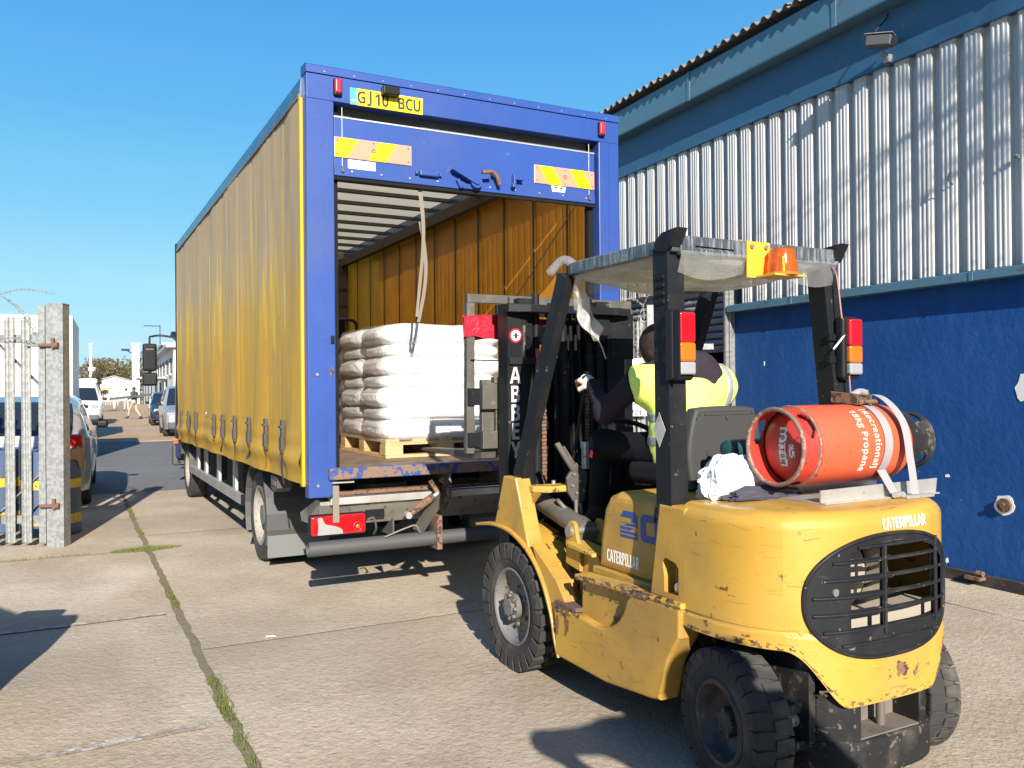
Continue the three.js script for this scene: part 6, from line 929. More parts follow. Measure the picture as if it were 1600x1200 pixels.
{ // man walking across the street far off with a plank on his arm
  const o = thing('person', 'man in dark jacket and pale trousers walking across the far street', 'person', [-20.1, -0.004, -45.2], 1.35);
  figure(o, standing(1.75, { kl: [-0.10, 0.52, -0.22], al: [-0.11, 0.13, -0.30], tl: [-0.12, 0.08, -0.45], kr: [0.10, 0.50, 0.06], ar: [0.11, 0.12, 0.34], tr: [0.11, 0.04, 0.22], el: [-0.26, 1.16, 0.06], wl: [-0.25, 1.10, -0.18], er: [0.26, 1.16, 0.06], wr: [0.24, 1.12, -0.18] }), { top: [0.06, 0.07, 0.08], trousers: [0.36, 0.31, 0.24], shoe: [0.05, 0.04, 0.03], skin: [0.42, 0.26, 0.18], hair: [0.03, 0.02, 0.02] }, 0.03, 0.012);
  single('plank', 'long dark plank carried by the man in the far street', 'plank', [b2(-1.15, 1.15, -0.06, 0.06, -0.02, 0.02)], M.steelBlack, [-20.2, 1.20, -44.95], -0.1).rotation.z = 0.10;
  const q = thing('person', 'person in pale clothes standing by the far fence', 'person', [-28.6, -0.004, -63], 0.4);
  figure(q, standing(1.75), { top: [0.5, 0.5, 0.52], trousers: [0.40, 0.40, 0.42], shoe: [0.05, 0.04, 0.03], skin: [0.42, 0.26, 0.18], hair: [0.03, 0.02, 0.02] }, 0.035, 0.014);
}

// ---------- palisade gates ----------
const paleProfile = [[-0.048, 0.010], [-0.036, -0.012], [-0.012, -0.012], [0, 0.012], [0.012, -0.012], [0.036, -0.012], [0.048, 0.010]];
const paleGeo = (h) => sheet((u, v) => { const i = Math.round(u * 6), p = paleProfile[i], top = [-0.05, -0.01, 0.0, 0.045, 0.0, -0.01, -0.05][i]; return [p[0], v * (h + top), p[1]]; }, 6, 1);
M.wire = std([0.22, 0.22, 0.21], 0.5, 0.5); M.rustBolt = std([0.14, 0.075, 0.05], 0.85);
const razor = (pts, r = 0.003) => { const c = new THREE.CatmullRomCurve3(pts.map(V)), g = [new THREE.TubeGeometry(c, pts.length * 10, r, 5)]; for (let k = 1; k < pts.length * 5; k++) { const p = c.getPoint(k / (pts.length * 5)); g.push(bx(0.004, 0.03, 0.004, p.x, p.y, p.z, [0, 0, k * 1.1]), bx(0.03, 0.004, 0.004, p.x, p.y, p.z, [0, 0, k * 0.7])); } return g; };
{
  const p = thing('gate_post', 'galvanised square gate post with rusty hinge bolts, left of the street', 'gate post', [-4.425, 0, -8.28], 0.04);
  part('post', [b2(-0.082, 0.082, -0.02, 2.35, -0.07, 0.07, 0.004)], M.galv, p); part('post_cap', b2(-0.085, 0.085, 2.35, 2.358, -0.073, 0.073), M.galv, p);
  for (const y of [1.95, 0.40]) part('hinge_bolt', [cy(0.018, 0.018, 0.16, -0.055, y, 0.09, 'x', 10), cy(0.028, 0.028, 0.03, 0.035, y, 0.092, 'x', 8), cy(0.016, 0.016, 0.10, 0.0, y + 0.02, 0.095, 'y', 10)], M.rustBolt, p);
  const g = thing('palisade_gate', 'galvanised palisade gate leaf standing open on the left', 'gate', [-4.55, 0, -8.27], 0.04);
  const pale = paleGeo(2.20);
  for (let k = 0; k < 13; k++) { const o = part('pale', k === 0 ? [b2(-0.035, 0.03, 0, 2.30, -0.02, 0.02, 0.003)] : pale.clone(), M.galv, g); o.position.set(-k * 0.155 - (k ? 0.0 : 0), 0.04, 0.03); }
  for (const y of [2.02, 0.26]) part('rail', [b2(-2.1, 0.02, y - 0.04, y + 0.04, -0.035, 0.0)], M.galv, g);
  part('brace', [beam([-0.05, 1.56, -0.025], [-0.48, 2.0, -0.025], 0.012, 0.05)], M.galv, g); part('brace', [beam([-0.03, 0.72, -0.025], [-0.5, 0.27, -0.025], 0.012, 0.05)], M.galv, g); part('brace', [beam([-0.5, 2.0, -0.03], [-2.0, 0.6, -0.03], 0.012, 0.05)], M.galv, g);
  part('razor_wire', [...razor([[-0.05, 2.05, 0.06], [-0.14, 2.22, 0.08], [-0.36, 2.42, 0.05], [-0.56, 2.50, 0.06], [-0.8, 2.3, 0.05]]), ...razor([[-0.05, 1.98, 0.07], [-0.25, 2.02, 0.09], [-0.5, 2.0, 0.06], [-0.7, 2.1, 0.08]]), ...razor([[0.08, 2.46, -0.05], [-0.2, 2.50, 0.0], [-0.45, 2.44, 0.02]]), ...razor([[-0.36, 2.42, 0.05], [-0.20, 2.30, 0.03], [-0.06, 2.1, 0.02]])], M.wire, g);
  part('latch_plate', [b2(-0.10, -0.02, 1.96, 2.08, 0.03, 0.045), cy(0.012, 0.012, 0.18, -0.05, 1.95, 0.05, 'x', 8)], M.galv, g);
}
{ // the other leaf, beyond the lorry by the warehouse
  const g = thing('palisade_gate', 'galvanised palisade gate leaf with razor wire between lorry and warehouse', 'gate', [1.30, 0, -9.1], -0.12);
  const pale = paleGeo(2.16); for (const x of [-0.55, -0.42, -0.29, -0.13, -0.02, 0.09, 0.38, 0.52, 0.66]) { const o = part('pale', pale.clone(), M.galv, g); o.position.set(x, 0.05, 0.03); }
  for (const y of [1.92, 0.3]) part('rail', [b2(-0.65, 0.85, y - 0.03, y + 0.03, -0.03, 0)], M.galv, g);
  part('gate_stile', [b2(0.15, 0.27, 0, 2.37, -0.06, 0.06, 0.004)], M.galv, g); part('latch', [rod([0.27, 1.93, 0.05], [0.36, 1.92, 0.05], 0.012)], M.galv, g);
  part('razor_wire', [...razor([[-0.45, 2.2, 0], [-0.3, 2.42, 0.02], [-0.12, 2.40, 0], [-0.05, 2.15, 0]]), ...razor([[-0.2, 2.2, 0.03], [-0.05, 2.44, 0.02], [0.1, 2.38, 0], [0.12, 2.1, 0.05]]), ...razor([[0.05, 2.2, 0.03], [0.2, 2.5, 0.02], [0.3, 2.38, 0], [0.33, 1.9, 0.05]]), ...razor([[-0.1, 1.75, 0.06], [-0.02, 2.0, 0.06], [0.12, 1.8, 0.06], [0.2, 1.95, 0.07]])], M.wire, g);
  const s = thing('notice_board', 'white notice board with a blue edge and a telephone number on the far gate', 'sign', [1.17, 0, -9.02], -0.12);
  part('board', [b2(-0.16, 0.26, 1.45, 1.80, 0.0, 0.012)], M.white, s); part('edge', [b2(-0.20, -0.16, 1.15, 1.80, 0.0, 0.012)], M.truckBlue, s); part('lower_board', [b2(-0.16, 0.26, 1.19, 1.45, 0.0, 0.012)], M.white, s);
  part('board_print', [words('0594 721', 0.055, 0.001).translate(0.05, 1.225, 0.0125)], M.ink, s);
}
// ---------- drums by the gate ----------
M.drumBlue = std(WHITE, 0.6, 0, { map: paintTex([0.055, 0.095, 0.18], { seed: 95, dirt: [0.09, 0.085, 0.08], dirtAmt: 0.7, rust: [0.12, 0.07, 0.05], scr: 80, tile: 0.8 }) }); M.drumYellow = std(WHITE, 0.6, 0, { map: paintTex([0.50, 0.36, 0.03], { seed: 96, dirt: [0.25, 0.2, 0.1], dirtAmt: 0.7, scr: 50, tile: 0.8 }) });
const drum = (x, z, label, torn) => {
  const d = thing('steel_drum', label, 'drum', [x, 0, z], x, 'blue drums with yellow bands behind the gate');
  part('barrel', [lathe([[0.001, 0], [0.285, 0], [0.292, 0.012], [0.285, 0.024], [0.285, 0.29], [0.294, 0.305], [0.285, 0.32], [0.285, 0.58], [0.294, 0.595], [0.285, 0.61], [0.285, 0.86], [0.292, 0.875], [0.280, 0.885], [0.275, 0.862], [0.001, 0.86]], 'y', 40)], M.drumBlue, d);
  for (const y of [0.17, 0.54]) part('yellow_band', [cy(0.287, 0.287, 0.10, 0, y, 0, 'y', 40, true)], M.drumYellow, d);
  if (torn) part('torn_paper', [sheet((u, v) => { const a = -0.3 + u * 2.0, r = 0.296 + 0.02 * vf(u * 6, v * 6, 1, 3); return [r * Math.sin(a), 0.90 - v * (0.10 + 0.14 * vn(u * 7, 1, 1, 5)), r * Math.cos(a)]; }, 24, 8), sheet((u, v) => [0.24 + 0.09 * u, 0.62 + 0.28 * v - 0.05 * u, 0.10 - 0.16 * u + 0.02 * Math.sin(v * 9)], 8, 12)], std([0.30, 0.19, 0.12], 0.9), d);
};
drum(-4.90, -9.02, 'blue drum with yellow bands and torn brown paper behind the gate post', true); drum(-5.62, -9.25, 'blue drum with yellow bands behind the gate pales, left one', false);

// ---------- vehicles in the street ----------
M.glassCar = phy([0.015, 0.02, 0.026], 0.04, { clearcoat: 1, clearcoatRoughness: 0.02 });
const carPaint = (c, metal = 0.5) => phy(c, 0.3, { metalness: metal, clearcoat: 1, clearcoatRoughness: 0.06 });
// body from a side profile: top(z), belt line, half width; front is -z
function carBody(o, P, paint) {
  const lin = (tab, z) => { let k = 0; while (k < tab.length - 2 && z > tab[k + 1][0]) k++; const [a, b] = [tab[k], tab[k + 1]], t = Math.min(1, Math.max(0, (z - a[0]) / (b[0] - a[0]))); return a[1] + (b[1] - a[1]) * t; };
  const z0 = P.top[0][0], z1 = P.top[P.top.length - 1][0], zs = []; for (let k = 0; k <= 72; k++) zs.push(mix(z0, z1, k / 72));
  const sec = (z) => {
    const t = lin(P.top, z), e = Math.min((z - z0) / 0.45, (z1 - z) / 0.35, 1), w = P.w * (0.80 + 0.20 * Math.sqrt(Math.max(0, e))), b = Math.min(P.belt, t - 0.02), k = Math.max(0, t - b), wr = w * (1 - 0.06 - 0.30 * k) * (P.nose ? 1 - 0.5 * (1 - sm(-1.7, 0.1, z)) : 1), arch = P.wheels.reduce((m, wz) => Math.max(m, Math.abs(z - wz) < P.R * 1.12 ? Math.sqrt(Math.max(0, P.R * P.R * 1.25 - (z - wz) * (z - wz))) + P.R : 0), 0), y0 = Math.max(P.sill, Math.min(arch, b - 0.05));
    const dr = P.nose ? 0.42 * (1 - sm(-1.7, 0.9, z)) * Math.min(1, k) : 0;
    return [[w * 0.86, Math.max(P.sill, y0 - 0.02)], [w * 0.965, y0 + 0.01], [w, mix(y0, b, 0.45)], [w * 0.985, b - 0.03], [w * 0.955, b], [mix(w * 0.955, wr, 0.5), b + k * 0.52], [wr, t - Math.min(0.05, k * 0.4) - dr], [wr * 0.9, t - dr * 0.75], [wr * 0.5, t + 0.02 - dr * 0.2], [0, t + 0.028]];
  };
  const S = zs.map(sec), n = 10, faces = { body: [], glass: [] };
  const inG = (i, j) => { const z = (zs[i] + zs[i + 1]) / 2; if (j === 4 || j === 5) return P.side.some(([a, b]) => z > a && z < b); if (j >= 7) return P.screens.some(([a, b]) => z > a && z < b); if (j === 6) return false; return false; };
  for (const m of ['body', 'glass']) for (const s of [-1, 1]) for (let i = 0; i < zs.length - 1; i++) for (let j = 0; j < n - 1; j++) if (inG(i, j) === (m === 'glass')) { const q = (a, b) => [s * S[a][b][0], S[a][b][1], zs[a]], A = q(i, j), B = q(i + 1, j), C = q(i + 1, j + 1), D = q(i, j + 1); faces[m].push(...(s > 0 ? [A, C, B, A, D, C] : [A, B, C, A, C, D]).flat()); }
  const mk = (v) => { let g = new THREE.BufferGeometry(); g.setAttribute('position', new THREE.Float32BufferAttribute(v, 3)); g = mergeVertices(g, 0.0005); return toCreasedNormals(g, 0.6); };
  const ends = [zs[0], zs[72]].map((z, e) => { const s = S[e ? 72 : 0], pts = [...s.map(([x, y]) => [x, y]), ...s.slice(0, -1).reverse().map(([x, y]) => [-x, y])]; return exXY(pts, z - 0.005, z + 0.005); });
  part('body', [mk(faces.body), ...ends], paint, o); part('windows', mk(faces.glass), M.glassCar, o);
  part('underbody', [b2(-P.w * 0.85, P.w * 0.85, P.sill - 0.04, P.sill + 0.12, z0 + 0.2, z1 - 0.2)], M.blackDull, o);
  for (const wz of P.wheels) for (const s of [-1, 1]) { const w = part('wheel', [tireGeo(P.R, 0.20, P.R * 0.66, 'x', 28)], M.rubber, o); w.position.set(s * (P.w - 0.12), P.R, wz); part('rim', [lathe([[P.R * 0.67, s * 0.075], [P.R * 0.55, s * 0.06], [P.R * 0.2, s * 0.05], [0.001, s * 0.06]], 'x', 24), ...Array.from({ length: 5 }, (_, k) => bx(0.02, P.R * 0.55, 0.06, 0, P.R * 0.35, 0).rotateX(k * 1.2566).translate(s * 0.066, 0, 0))], M.alu, w); }
}
const extras = (o, P, e) => {
  for (const s of [-1, 1]) {
    if (e.tail) part('tail_light', [rb(0.16, e.tail[1], 0.10, s * (P.w * 0.80), e.tail[0], P.top[P.top.length - 1][0] - 0.04, 0.02)], M.redLens, o);
    if (e.head) part('headlight', [rb(0.30, 0.15, 0.14, s * (P.w * 0.68), e.head, P.top[0][0] + 0.07, 0.04)], M.clearLens, o);
    if (e.mirror !== undefined) part('door_mirror', [rb(0.17, 0.12, 0.10, s * (P.w + 0.09), P.belt + 0.06, e.mirror, 0.04)], M.blackClean, o);
    for (const z of e.handles || []) part('door_handle', rb(0.02, 0.025, 0.16, s * (P.w + 0.004), P.belt - 0.10, z, 0.008), M.alu, o);
  }
  part('rear_plate', b2(-0.26, 0.26, e.plate - 0.055, e.plate + 0.055, P.top[P.top.length - 1][0] + 0.006, P.top[P.top.length - 1][0] + 0.016), M.yellowTrim, o); part('front_plate', b2(-0.26, 0.26, 0.40, 0.51, P.top[0][0] - 0.02, P.top[0][0] - 0.008), M.white, o);
  part('front_bumper', [rb(P.w * 1.7, 0.24, 0.14, 0, 0.36, P.top[0][0] + 0.02, 0.06)], e.bumper || M.greyPlastic, o); part('rear_bumper', [rb(P.w * 1.75, 0.24, 0.14, 0, 0.42, P.top[P.top.length - 1][0] - 0.02, 0.06)], e.rearBumper || e.bumper || M.greyPlastic, o);
  if (e.grille) part('grille', [b2(-P.w * 0.42, P.w * 0.42, e.grille - 0.07, e.grille + 0.07, P.top[0][0] - 0.012, P.top[0][0] + 0.02)], M.blackClean, o);
};
const estate = { top: [[-2.2, 0.66], [-2.05, 0.76], [-1.15, 0.95], [-0.35, 1.37], [0.1, 1.44], [1.3, 1.42], [1.75, 1.34], [2.1, 0.98], [2.18, 0.80]], w: 0.88, belt: 0.94, R: 0.315, sill: 0.24, wheels: [-1.35, 1.32], side: [[-0.72, 0.12], [0.22, 1.02], [1.12, 1.72]], screens: [[-1.12, -0.38], [1.72, 2.1]] };
const hatch = { top: [[-1.95, 0.66], [-1.82, 0.75], [-1.05, 0.94], [-0.35, 1.38], [0.1, 1.45], [1.0, 1.42], [1.4, 1.34], [1.78, 0.98], [1.88, 0.78]], w: 0.83, belt: 0.93, R: 0.30, sill: 0.24, wheels: [-1.22, 1.22], side: [[-0.68, 0.15], [0.25, 1.2]], screens: [[-1.02, -0.38], [1.40, 1.76]] };
const vanP = { top: [[-2.6, 0.72], [-2.45, 0.88], [-1.95, 1.08], [-1.25, 1.70], [-0.9, 1.88], [-0.5, 2.0], [2.5, 2.03], [2.6, 1.98]], w: 0.98, belt: 1.10, R: 0.34, sill: 0.3, wheels: [-1.6, 1.7], side: [[-1.45, -0.62]], screens: [[-1.92, -1.27]] };
const silver = carPaint([0.36, 0.37, 0.38]), darkBlue = carPaint([0.008, 0.016, 0.045], 0.3), vanWhite = phy([0.66, 0.66, 0.64], 0.4, { clearcoat: 0.5 });
const sedan = thing('parked_car', 'silver estate car parked behind the palisade gate', 'car', [-7.0, 0, -12.26], 25 * D2R, 'vehicles parked along the street');
carBody(sedan, estate, silver); extras(sedan, estate, { tail: [0.86, 0.22], head: 0.66, mirror: -0.55, plate: 0.74, handles: [0.0, 0.9], bumper: silver, grille: 0.55 });
const tailCar = thing('parked_car', 'small silver hatchback parked beyond the estate car, tail towards us', 'car', [-16.1, 0, -29.8], 25 * D2R, 'vehicles parked along the street');
carBody(tailCar, hatch, silver); extras(tailCar, hatch, { tail: [0.86, 0.26], head: 0.66, mirror: -0.5, plate: 0.72, bumper: silver });
const blueCar = thing('parked_car', 'dark blue car parked facing us on the right of the street', 'car', [-15.5, 0, -38.4], 205 * D2R, 'vehicles parked along the street');
carBody(blueCar, hatch, darkBlue); extras(blueCar, hatch, { tail: [0.86, 0.2], head: 0.66, mirror: -0.5, plate: 0.72, bumper: darkBlue, grille: 0.60 });
const silverCar = thing('parked_car', 'pale silver people carrier parked nearest the lorry cab', 'car', [-11.35, 0, -29.6], 205 * D2R, 'vehicles parked along the street');
carBody(silverCar, { ...hatch, top: hatch.top.map(([z, y]) => [z, y > 1 ? y + 0.2 : y + 0.06]), belt: 1.0 }, carPaint([0.45, 0.46, 0.47])); extras(silverCar, { ...hatch, belt: 1.0 }, { tail: [0.9, 0.2], head: 0.72, mirror: -0.5, plate: 0.72, bumper: M.greyPlastic, grille: 0.62 });
const van = thing('parked_van', 'white high-roofed van parked facing us on the left of the street', 'van', [-20.1, 0, -39.5], 205 * D2R, 'vehicles parked along the street');
carBody(van, vanP, vanWhite); extras(van, vanP, { head: 0.85, tail: [1.1, 0.3], mirror: -1.2, plate: 0.7, grille: 0.85 });
part('roof_lip', [rb(1.5, 0.25, 0.5, 0, 1.98, -0.25, 0.10)], vanWhite, van);
const shadowCar = thing('parked_van', 'dark van parked out of frame on the left', 'van', [-3.0, 0, -1.50], 11 * D2R, 'vehicles parked along the street');
carBody(shadowCar, { ...vanP, nose: 1, top: [[-2.6, 0.62], [-2.4, 0.78], [-1.9, 1.0], [-1.5, 1.28], [-1.1, 1.58], [-0.7, 1.80], [-0.2, 1.95], [0.5, 2.02], [2.4, 2.02], [2.6, 1.96]] }, darkBlue); extras(shadowCar, vanP, { tail: [1.1, 0.3], head: 0.72, plate: 0.72, grille: 0.68 });
{ // box lorries
  const boxLorry = (label, pos, turn, w, y0, y1, len, boxM, cabM) => {
    const t = thing('box_lorry', label, 'lorry', pos, turn, 'vehicles parked along the street');
    part('box', [b2(-w / 2, w / 2, y0, y1, -len, 0, 0.02)], boxM, t); part('rear_doors', [b2(-w / 2 + 0.08, -0.01, y0 + 0.08, y1 - 0.1, 0, 0.02), b2(0.01, w / 2 - 0.08, y0 + 0.08, y1 - 0.1, 0, 0.02)], boxM, t); part('corner_trim', [b2(w / 2 - 0.03, w / 2 + 0.006, y0, y1 + 0.02, -0.1, 0.026), b2(-w / 2 - 0.006, -w / 2 + 0.03, y0, y1 + 0.02, -0.1, 0.026)], M.alu, t); part('roof_trim', [b2(-w / 2 - 0.006, w / 2 + 0.006, y1 - 0.05, y1 + 0.02, -len, 0.027)], M.alu, t);
    for (const s of [-1, 1]) { part('door_bar', rod([s * w * 0.22, y0 + 0.1, 0.04], [s * w * 0.22, y1 - 0.12, 0.04], 0.015), M.alu, t); part('tail_lamp', rb(0.3, 0.12, 0.06, s * w * 0.4, y0 - 0.15, 0.0, 0.02), M.redLens, t); for (const z of [-1.3, -len - 0.4]) { const q = part('wheel', [tireGeo(0.38, 0.24, 0.24)], M.rubber, t); q.position.set(s * (w / 2 - 0.14), 0.38, z); part('rim', [lathe([[0.245, s * 0.10], [0.18, s * 0.06], [0.001, s * 0.06]], 'x', 24)], M.alu, q); } }
    part('chassis', [b2(-0.45, 0.45, 0.5, y0, -len - 1, -0.1)], M.chassis, t); part('cab', [exZY([[-len - 0.1, 0.45], [-len - 0.1, y1 - 0.7], [-len - 1.1, y1 - 0.75], [-len - 1.6, 1.5], [-len - 1.75, 0.9], [-len - 1.7, 0.45]], -w * 0.44, w * 0.44, 0.05)], cabM, t); part('windscreen', beam([0, y1 - 0.95, -len - 1.26], [0, 1.55, -len - 1.62], w * 0.78, 0.03), M.glassDark, t);
    for (const s of [-1, 1]) part('cab_window', exZY([[-len - 0.4, 1.5], [-len - 0.4, y1 - 0.95], [-len - 1.05, y1 - 0.95], [-len - 1.4, 1.5]], s * w * 0.445 - 0.005, s * w * 0.445 + 0.005), M.glassDark, t);
    return t;
  };
  const grey = std(WHITE, 0.3, 0.3, { map: paintTex([0.20, 0.20, 0.195], { seed: 97, dirt: [0.15, 0.15, 0.145], dirtAmt: 0.6, scr: 40, tile: 2 }) });
  boxLorry('grey box lorry parked on the left beyond the white one', [-13.72, 0, -23.3], 25 * D2R, 2.4, 1.05, 3.45, 5.6, grey, vanWhite);
  boxLorry('white box van parked close behind the silver estate car', [-10.05, 0, -17.2], 25 * D2R, 2.05, 0.75, 3.05, 3.6, phy([0.44, 0.44, 0.43], 0.45, {}), vanWhite);
}
// ---------- far end of the street ----------
M.brick = std(WHITE, 0.9, 0, { map: (() => { const a = fbm(256, 6, 6, 4, 261); return tex(256, (k, i, j) => { const row = Math.floor(j / 8), m = j % 8 < 1 || (i + (row % 2) * 10) % 20 < 1; return m ? [0.30, 0.27, 0.23] : mix3([0.26, 0.085, 0.05], [0.36, 0.14, 0.08], a[k]); }, 2.9); })() });
M.render = std(WHITE, 0.85, 0, { map: paintTex([0.62, 0.61, 0.58], { seed: 98, dirt: [0.45, 0.43, 0.40], dirtAmt: 0.7, rust: [0.4, 0.37, 0.33], scr: 0, tile: 5 }) });
M.sheetGrey = std([0.36, 0.385, 0.41], 0.6); M.darkOpening = std([0.03, 0.032, 0.036], 0.8);
{
  const b = thing('white_building', 'long white two-storey building on the right of the far street', 'building', [-18.3, 0, -46], 25 * D2R);
  part('wall', [b2(0, 8, 0, 3.9, -58, 0)], M.render, b); part('roof', [exXY([[-0.4, 3.85], [-0.4, 4.0], [4, 5.2], [8.4, 4.0], [8.4, 3.85]], -58.2, 0.3)], M.sheetGrey, b);
  for (let k = 0; k < 14; k++) { const z = -3 - k * 4; const w = part('window', [b2(-0.04, 0.02, 2.45, 3.35, z - 1.1, z + 1.1)], M.darkOpening, b); part('sill', [b2(-0.10, 0.02, 2.38, 2.45, z - 1.2, z + 1.2)], M.render, w); for (const q of [-0.36, 0.36]) part('mullion', [b2(-0.055, 0, 2.45, 3.35, z + q - 0.03, z + q + 0.03)], M.white, w); if (k % 2) part('door', [b2(-0.04, 0.02, 0, 2.1, z - 0.8, z + 0.6)], M.darkOpening, b); }
  part('canopy', [b2(-1.6, 0, 2.25, 2.35, -14, -6)], M.sheetGrey, b); part('downpipe', [cy(0.06, 0.06, 3.9, -0.07, 1.95, -20, 'y', 8)], M.darkOpening, b);
  const t = thing('chimney_tower', 'narrow white tower at the far end of the white building', 'tower', [-44.6, 0, -101], 25 * D2R); part('shaft', [b2(-0.5, 0.3, 0, 7.0, -0.5, 0.5)], M.render, t); part('coping', [b2(-0.6, 0.4, 7.0, 7.2, -0.6, 0.6)], M.render, t); part('lamp', [rb(0.9, 0.25, 0.4, -1.2, 6.4, 0, 0.05), rod([-0.5, 6.0, 0], [-1.1, 6.35, 0], 0.06)], M.darkOpening, t); part('aerial', [rod([2.6, 7, 0], [2.6, 9.4, 0], 0.05), rod([0.8, 9.3, 0], [2.6, 9.3, 0], 0.05)], M.darkOpening, t);
  const k = thing('brick_building', 'red brick block rising behind the white building', 'building', [-33.0, 0, -92], 25 * D2R); part('wall', [b2(-4.4, 6, 0, 6.4, -10, 0)], M.brick, k); part('parapet', [b2(-4.55, 6.1, 6.4, 6.65, -10.1, 0.1)], M.sheetGrey, k);
  for (let i = 0; i < 3; i++) part('window', [b2(-3 + i * 2.6, -1.6 + i * 2.6, 4.5, 5.6, -0.02, 0.03)], M.darkOpening, k);
  const s = thing('gabled_shed', 'pale grey gabled metal shed across the end of the street', 'building', [-61.0, 0, -130], 25 * D2R); part('wall', [exXY([[-3.0, -0.1], [-3.0, 2.9], [0.1, 3.75], [3.1, 2.9], [3.1, -0.1]], -10, 0)], M.sheetGrey, s); part('roof', [exXY([[-3.2, 2.86], [0.1, 3.80], [3.3, 2.86], [3.3, 2.98], [0.1, 3.94], [-3.2, 2.98]], -10.2, 0.2)], std([0.30, 0.30, 0.30], 0.7), s); part('roller_door', [b2(-2.4, 0.2, 0, 1.6, 0, 0.05)], M.shutter, s);
  const p = thing('flag_pole', 'tall white pole standing behind the parked van', 'pole', [-31.8, 0, -64.2]); part('shaft', [cy(0.11, 0.09, 5.1, 0, 2.55, 0, 'y', 12)], M.white, p); part('finial', [cy(0.16, 0.16, 0.10, 0, 5.1, 0, 'y', 12), rb(0.5, 0.3, 0.3, 0.1, 3.2, 0, 0.05)], M.white, p);
  const f = thing('steel_fence', 'grey palisade fence across the end of the street', 'fence', [-42, 0, -92], 25 * D2R); for (let i = 0; i < 44; i++) part('pale', b2(-11 + i * 0.24, -10.87 + i * 0.24, 0, 1.75, -0.02, 0.02), M.galv, f); for (const y of [0.4, 1.4]) part('rail', b2(-11, -0.4, y - 0.05, y + 0.05, -0.06, -0.02), M.galv, f); part('sign', [b2(-5.6, -3.9, 0.75, 1.7, 0.03, 0.06)], M.white, f);
  const h = thing('height_barrier', 'yellow height barrier over the end of the street', 'barrier', [-36.2, 0, -76], 0.1); part('bar', [b2(-3.2, 0.6, 1.66, 1.80, -0.06, 0.06)], std([0.6, 0.5, 0.06], 0.5), h); part('post', [cy(0.08, 0.08, 1.8, 0.6, 0.9, 0, 'y', 10)], M.white, h); part('post', [cy(0.08, 0.08, 1.8, -3.2, 0.9, 0, 'y', 10)], M.white, h);
  const l = thing('ladder', 'aluminium ladder leaning among clutter by the white building', 'ladder', [-20.4, 0, -50.5], 25 * D2R); part('rail', rod([-0.2, 0, 0], [-0.2, 2.0, -0.3], 0.03), M.alu, l); part('rail', rod([0.2, 0, 0], [0.2, 2.0, -0.3], 0.03), M.alu, l); for (let i = 1; i < 7; i++) part('rung', rod([-0.2, i * 0.28, -0.04 * i], [0.2, i * 0.28, -0.04 * i], 0.018), M.alu, l);
  single('red_barrel', 'red barrel standing by the ladder', 'barrel', lathe([[0.001, 0], [0.3, 0], [0.31, 0.3], [0.3, 0.32], [0.31, 0.6], [0.3, 0.9], [0.001, 0.9]], 'y', 20), std([0.45, 0.05, 0.04], 0.6), [-19.3, 0, -49.2]);
  const tb = thing('work_bench', 'rough wooden bench by the white building', 'bench', [-17.7, 0, -46.8], 25 * D2R); part('top', [b2(-0.5, 0.5, 0.95, 1.02, -1, 1)], M.wood, tb); for (const [x, z] of [[-0.45, -0.9], [0.4, -0.9], [-0.45, 0.9], [0.4, 0.9]]) part('leg', b2(x, x + 0.07, 0, 0.95, z - 0.04, z + 0.04), M.wood, tb); part('shelf', [b2(-0.45, 0.45, 0.4, 0.45, -0.95, 0.95)], M.wood, tb);
  single('wheelie_bin', 'dark wheeled bin beside the wooden bench', 'bin', [exXY([[-0.26, 0.08], [0.26, 0.08], [0.32, 1.0], [-0.32, 1.0]], -0.35, 0.35, 0.02), rb(0.68, 0.06, 0.78, 0, 1.04, 0, 0.02), cy(0.1, 0.1, 0.6, 0, 0.1, 0.3, 'x', 12)], M.greyPlastic, [-18.6, 0, -48.2], 0.4);
}
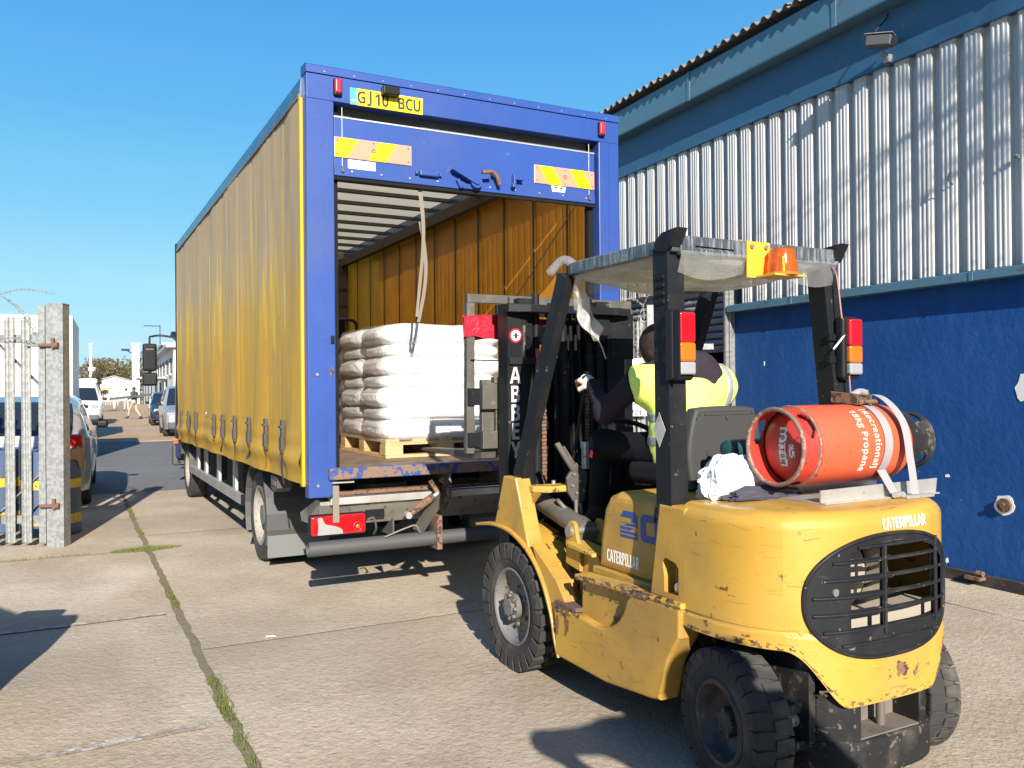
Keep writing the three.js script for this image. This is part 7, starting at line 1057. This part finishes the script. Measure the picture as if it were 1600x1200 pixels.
// ---------- trees ----------
function leafy(name, label, pos, h, w, cols, seed, n, leaf = 0.42, low = 0.22) {
  const t = thing(name, label, 'tree', pos, 0, 'autumn trees behind the far shed'), r = rng(seed), g = [], lump = Array.from({ length: 16 }, () => { const a = r() * 6.28, q = Math.sqrt(r()) * 0.38, y = low + 0.15 + r() * (0.72 - low), e = Math.sin(Math.PI * Math.min(1, (y - low) / (1 - low) * 0.85 + 0.12)); return [Math.cos(a) * q * w * e * 1.2, y * h, Math.sin(a) * q * w * e * 1.2, w * (0.13 + 0.10 * r())]; });
  part('trunk', [cy(w * 0.03, w * 0.018, h * 0.6, 0, h * 0.3, 0, 'y', 8), ...lump.slice(0, 8).map((l) => rod([0, h * (0.25 + 0.2 * r()), 0], [l[0], l[1], l[2]], w * 0.012, 5, w * 0.004))], std([0.06, 0.048, 0.035], 0.9), t);
  const P = [], C = [], c3 = new THREE.Vector3(), q = new THREE.Quaternion(), e = new THREE.Euler();
  for (let k = 0; k < n; k++) { const l = lump[Math.floor(r() * 16)], a = r() * 6.28, b = Math.acos(2 * r() - 1), R = l[3] * (0.55 + 0.6 * Math.pow(r(), 0.6)), x = l[0] + R * Math.sin(b) * Math.cos(a), y = l[1] + R * 0.8 * Math.cos(b), z = l[2] + R * Math.sin(b) * Math.sin(a), s = leaf * (0.4 + 0.8 * r()); q.setFromEuler(e.set(r() * 6, r() * 6, r() * 6)); const col = cols[Math.floor(r() * cols.length)], v = 0.7 + 0.6 * r(); for (const p of [[-0.5, -0.3, 0], [0.5, -0.35, 0.1], [0.1, 0.6, 0]]) { c3.set(...p).multiplyScalar(s).applyQuaternion(q); P.push(x + c3.x, Math.max(0.2, y + c3.y), z + c3.z); C.push(col[0] * v, col[1] * v, col[2] * v); } }
  const lg = new THREE.BufferGeometry(); lg.setAttribute('position', new THREE.Float32BufferAttribute(P, 3)); lg.setAttribute('color', new THREE.Float32BufferAttribute(C, 3)); lg.computeVertexNormals(); lg.userData.keepColor = true;
  part('crown', lg, M.leaf ||= phy(WHITE, 0.9, { vertexColors: true, transmission: 0.25, thickness: 0 }), t);
}
const rust1 = [[0.20, 0.105, 0.03], [0.16, 0.085, 0.03], [0.13, 0.09, 0.03]], gold = [[0.22, 0.16, 0.03], [0.13, 0.13, 0.03], [0.08, 0.10, 0.025]], green = [[0.06, 0.09, 0.02], [0.09, 0.11, 0.025], [0.15, 0.12, 0.03]];
leafy('broadleaf_tree', 'rust-brown tree rising left of the far shed roof', [-73, 0, -150], 7.2, 11, rust1, 5, 2600);
leafy('broadleaf_tree', 'rust-gold tree rising above the ridge of the far shed', [-68.5, 0, -147], 6.9, 10, [...rust1, ...gold], 6, 2600);
leafy('broadleaf_tree', 'tallest golden-green tree behind the far shed', [-63.0, 0, -148], 8.6, 12, [...gold, ...green], 7, 3200);
leafy('broadleaf_tree', 'green tree between far shed and white tower', [-58.4, 0, -146], 7.6, 11, green, 8, 2600);
leafy('slim_tree', 'slim dark tree behind the parked van', [-29.9, 0, -61.5], 3.9, 1.4, [[0.05, 0.055, 0.03], [0.07, 0.06, 0.035]], 9, 900, 0.16, 0.1);
{ // leafless tree behind the camera on the right; one limb throws its shadow on the cladding
  const t = thing('bare_tree', 'bare tree standing out of frame close to the warehouse', 'tree', [0, 0, 0]), r = rng(404), limb = [], twig = [];
  const BM = new THREE.Matrix4().makeRotationY(25 * D2R).setPosition(3.63, 0, -6.0), C = (y, z, s) => new THREE.Vector3(0, y, z).applyMatrix4(BM).add(new THREE.Vector3(0.225 * s, 0.468 * s, s));
  const foot = C(0, 2.5, 5.4); t.position.set(foot.x, 0, foot.z); const L = (v) => v.sub(new THREE.Vector3(foot.x, 0, foot.z));
  const run = (pts, r0, r1, out) => { const c = new THREE.CatmullRomCurve3(pts), n = pts.length * 4, g = new THREE.TubeGeometry(c, n, 1, 6), p = g.attributes.position; for (let i = 0; i <= n; i++) { const q = c.getPointAt(i / n), k = mix(r0, r1, i / n); for (let j = 0; j <= 6; j++) { const m = i * 7 + j; p.setXYZ(m, q.x + (p.getX(m) - q.x) * k, q.y + (p.getY(m) - q.y) * k, q.z + (p.getZ(m) - q.z) * k); } } g.computeVertexNormals(); out.push(g); return c; };
  run([new THREE.Vector3(0, -0.1, 0), new THREE.Vector3(0.06, 2.2, 0.05), new THREE.Vector3(-0.02, 4.2, 0), new THREE.Vector3(0.1, 6.2, 0.1), new THREE.Vector3(0.3, 8.4, 0.3)], 0.16, 0.05, limb);
  const limbs = [[[4.35, 1.9], [3.85, 0.9], [3.66, 0.1], [3.50, -0.7], [3.36, -1.35]], [[4.5, 2.0], [4.3, 1.0], [3.95, 0.2], [3.75, -0.5]], [[4.2, 1.9], [3.6, 0.9], [3.35, 0.3], [3.15, -0.35]]];
  limbs.forEach((q, i) => { const c = run([new THREE.Vector3(0.0, 4.6 + i * 0.5, 0), ...q.map(([y, z]) => L(C(y, z, 5.4 + 0.5 * i)))], i ? 0.035 : 0.055, 0.012, limb); for (let k = 0; k < 34; k++) { const a = c.getPoint(0.25 + 0.75 * r()), l = 0.25 + 0.75 * r(), d = new THREE.Vector3((r() - 0.5) * 0.9 - 0.4, (r() - 0.55) * 1.2, (r() - 0.5) * 0.9 - 0.5).normalize(); run([a.clone(), a.clone().addScaledVector(d, l * 0.5).add(new THREE.Vector3(0, -0.04 * l, 0)), a.clone().addScaledVector(d, l)], 0.010, 0.004, twig); } });
  const bark = std([0.07, 0.06, 0.05], 0.95); part('trunk', limb, bark, t); part('crown', twig, bark, t);
}

renderer.render(scene, camera);
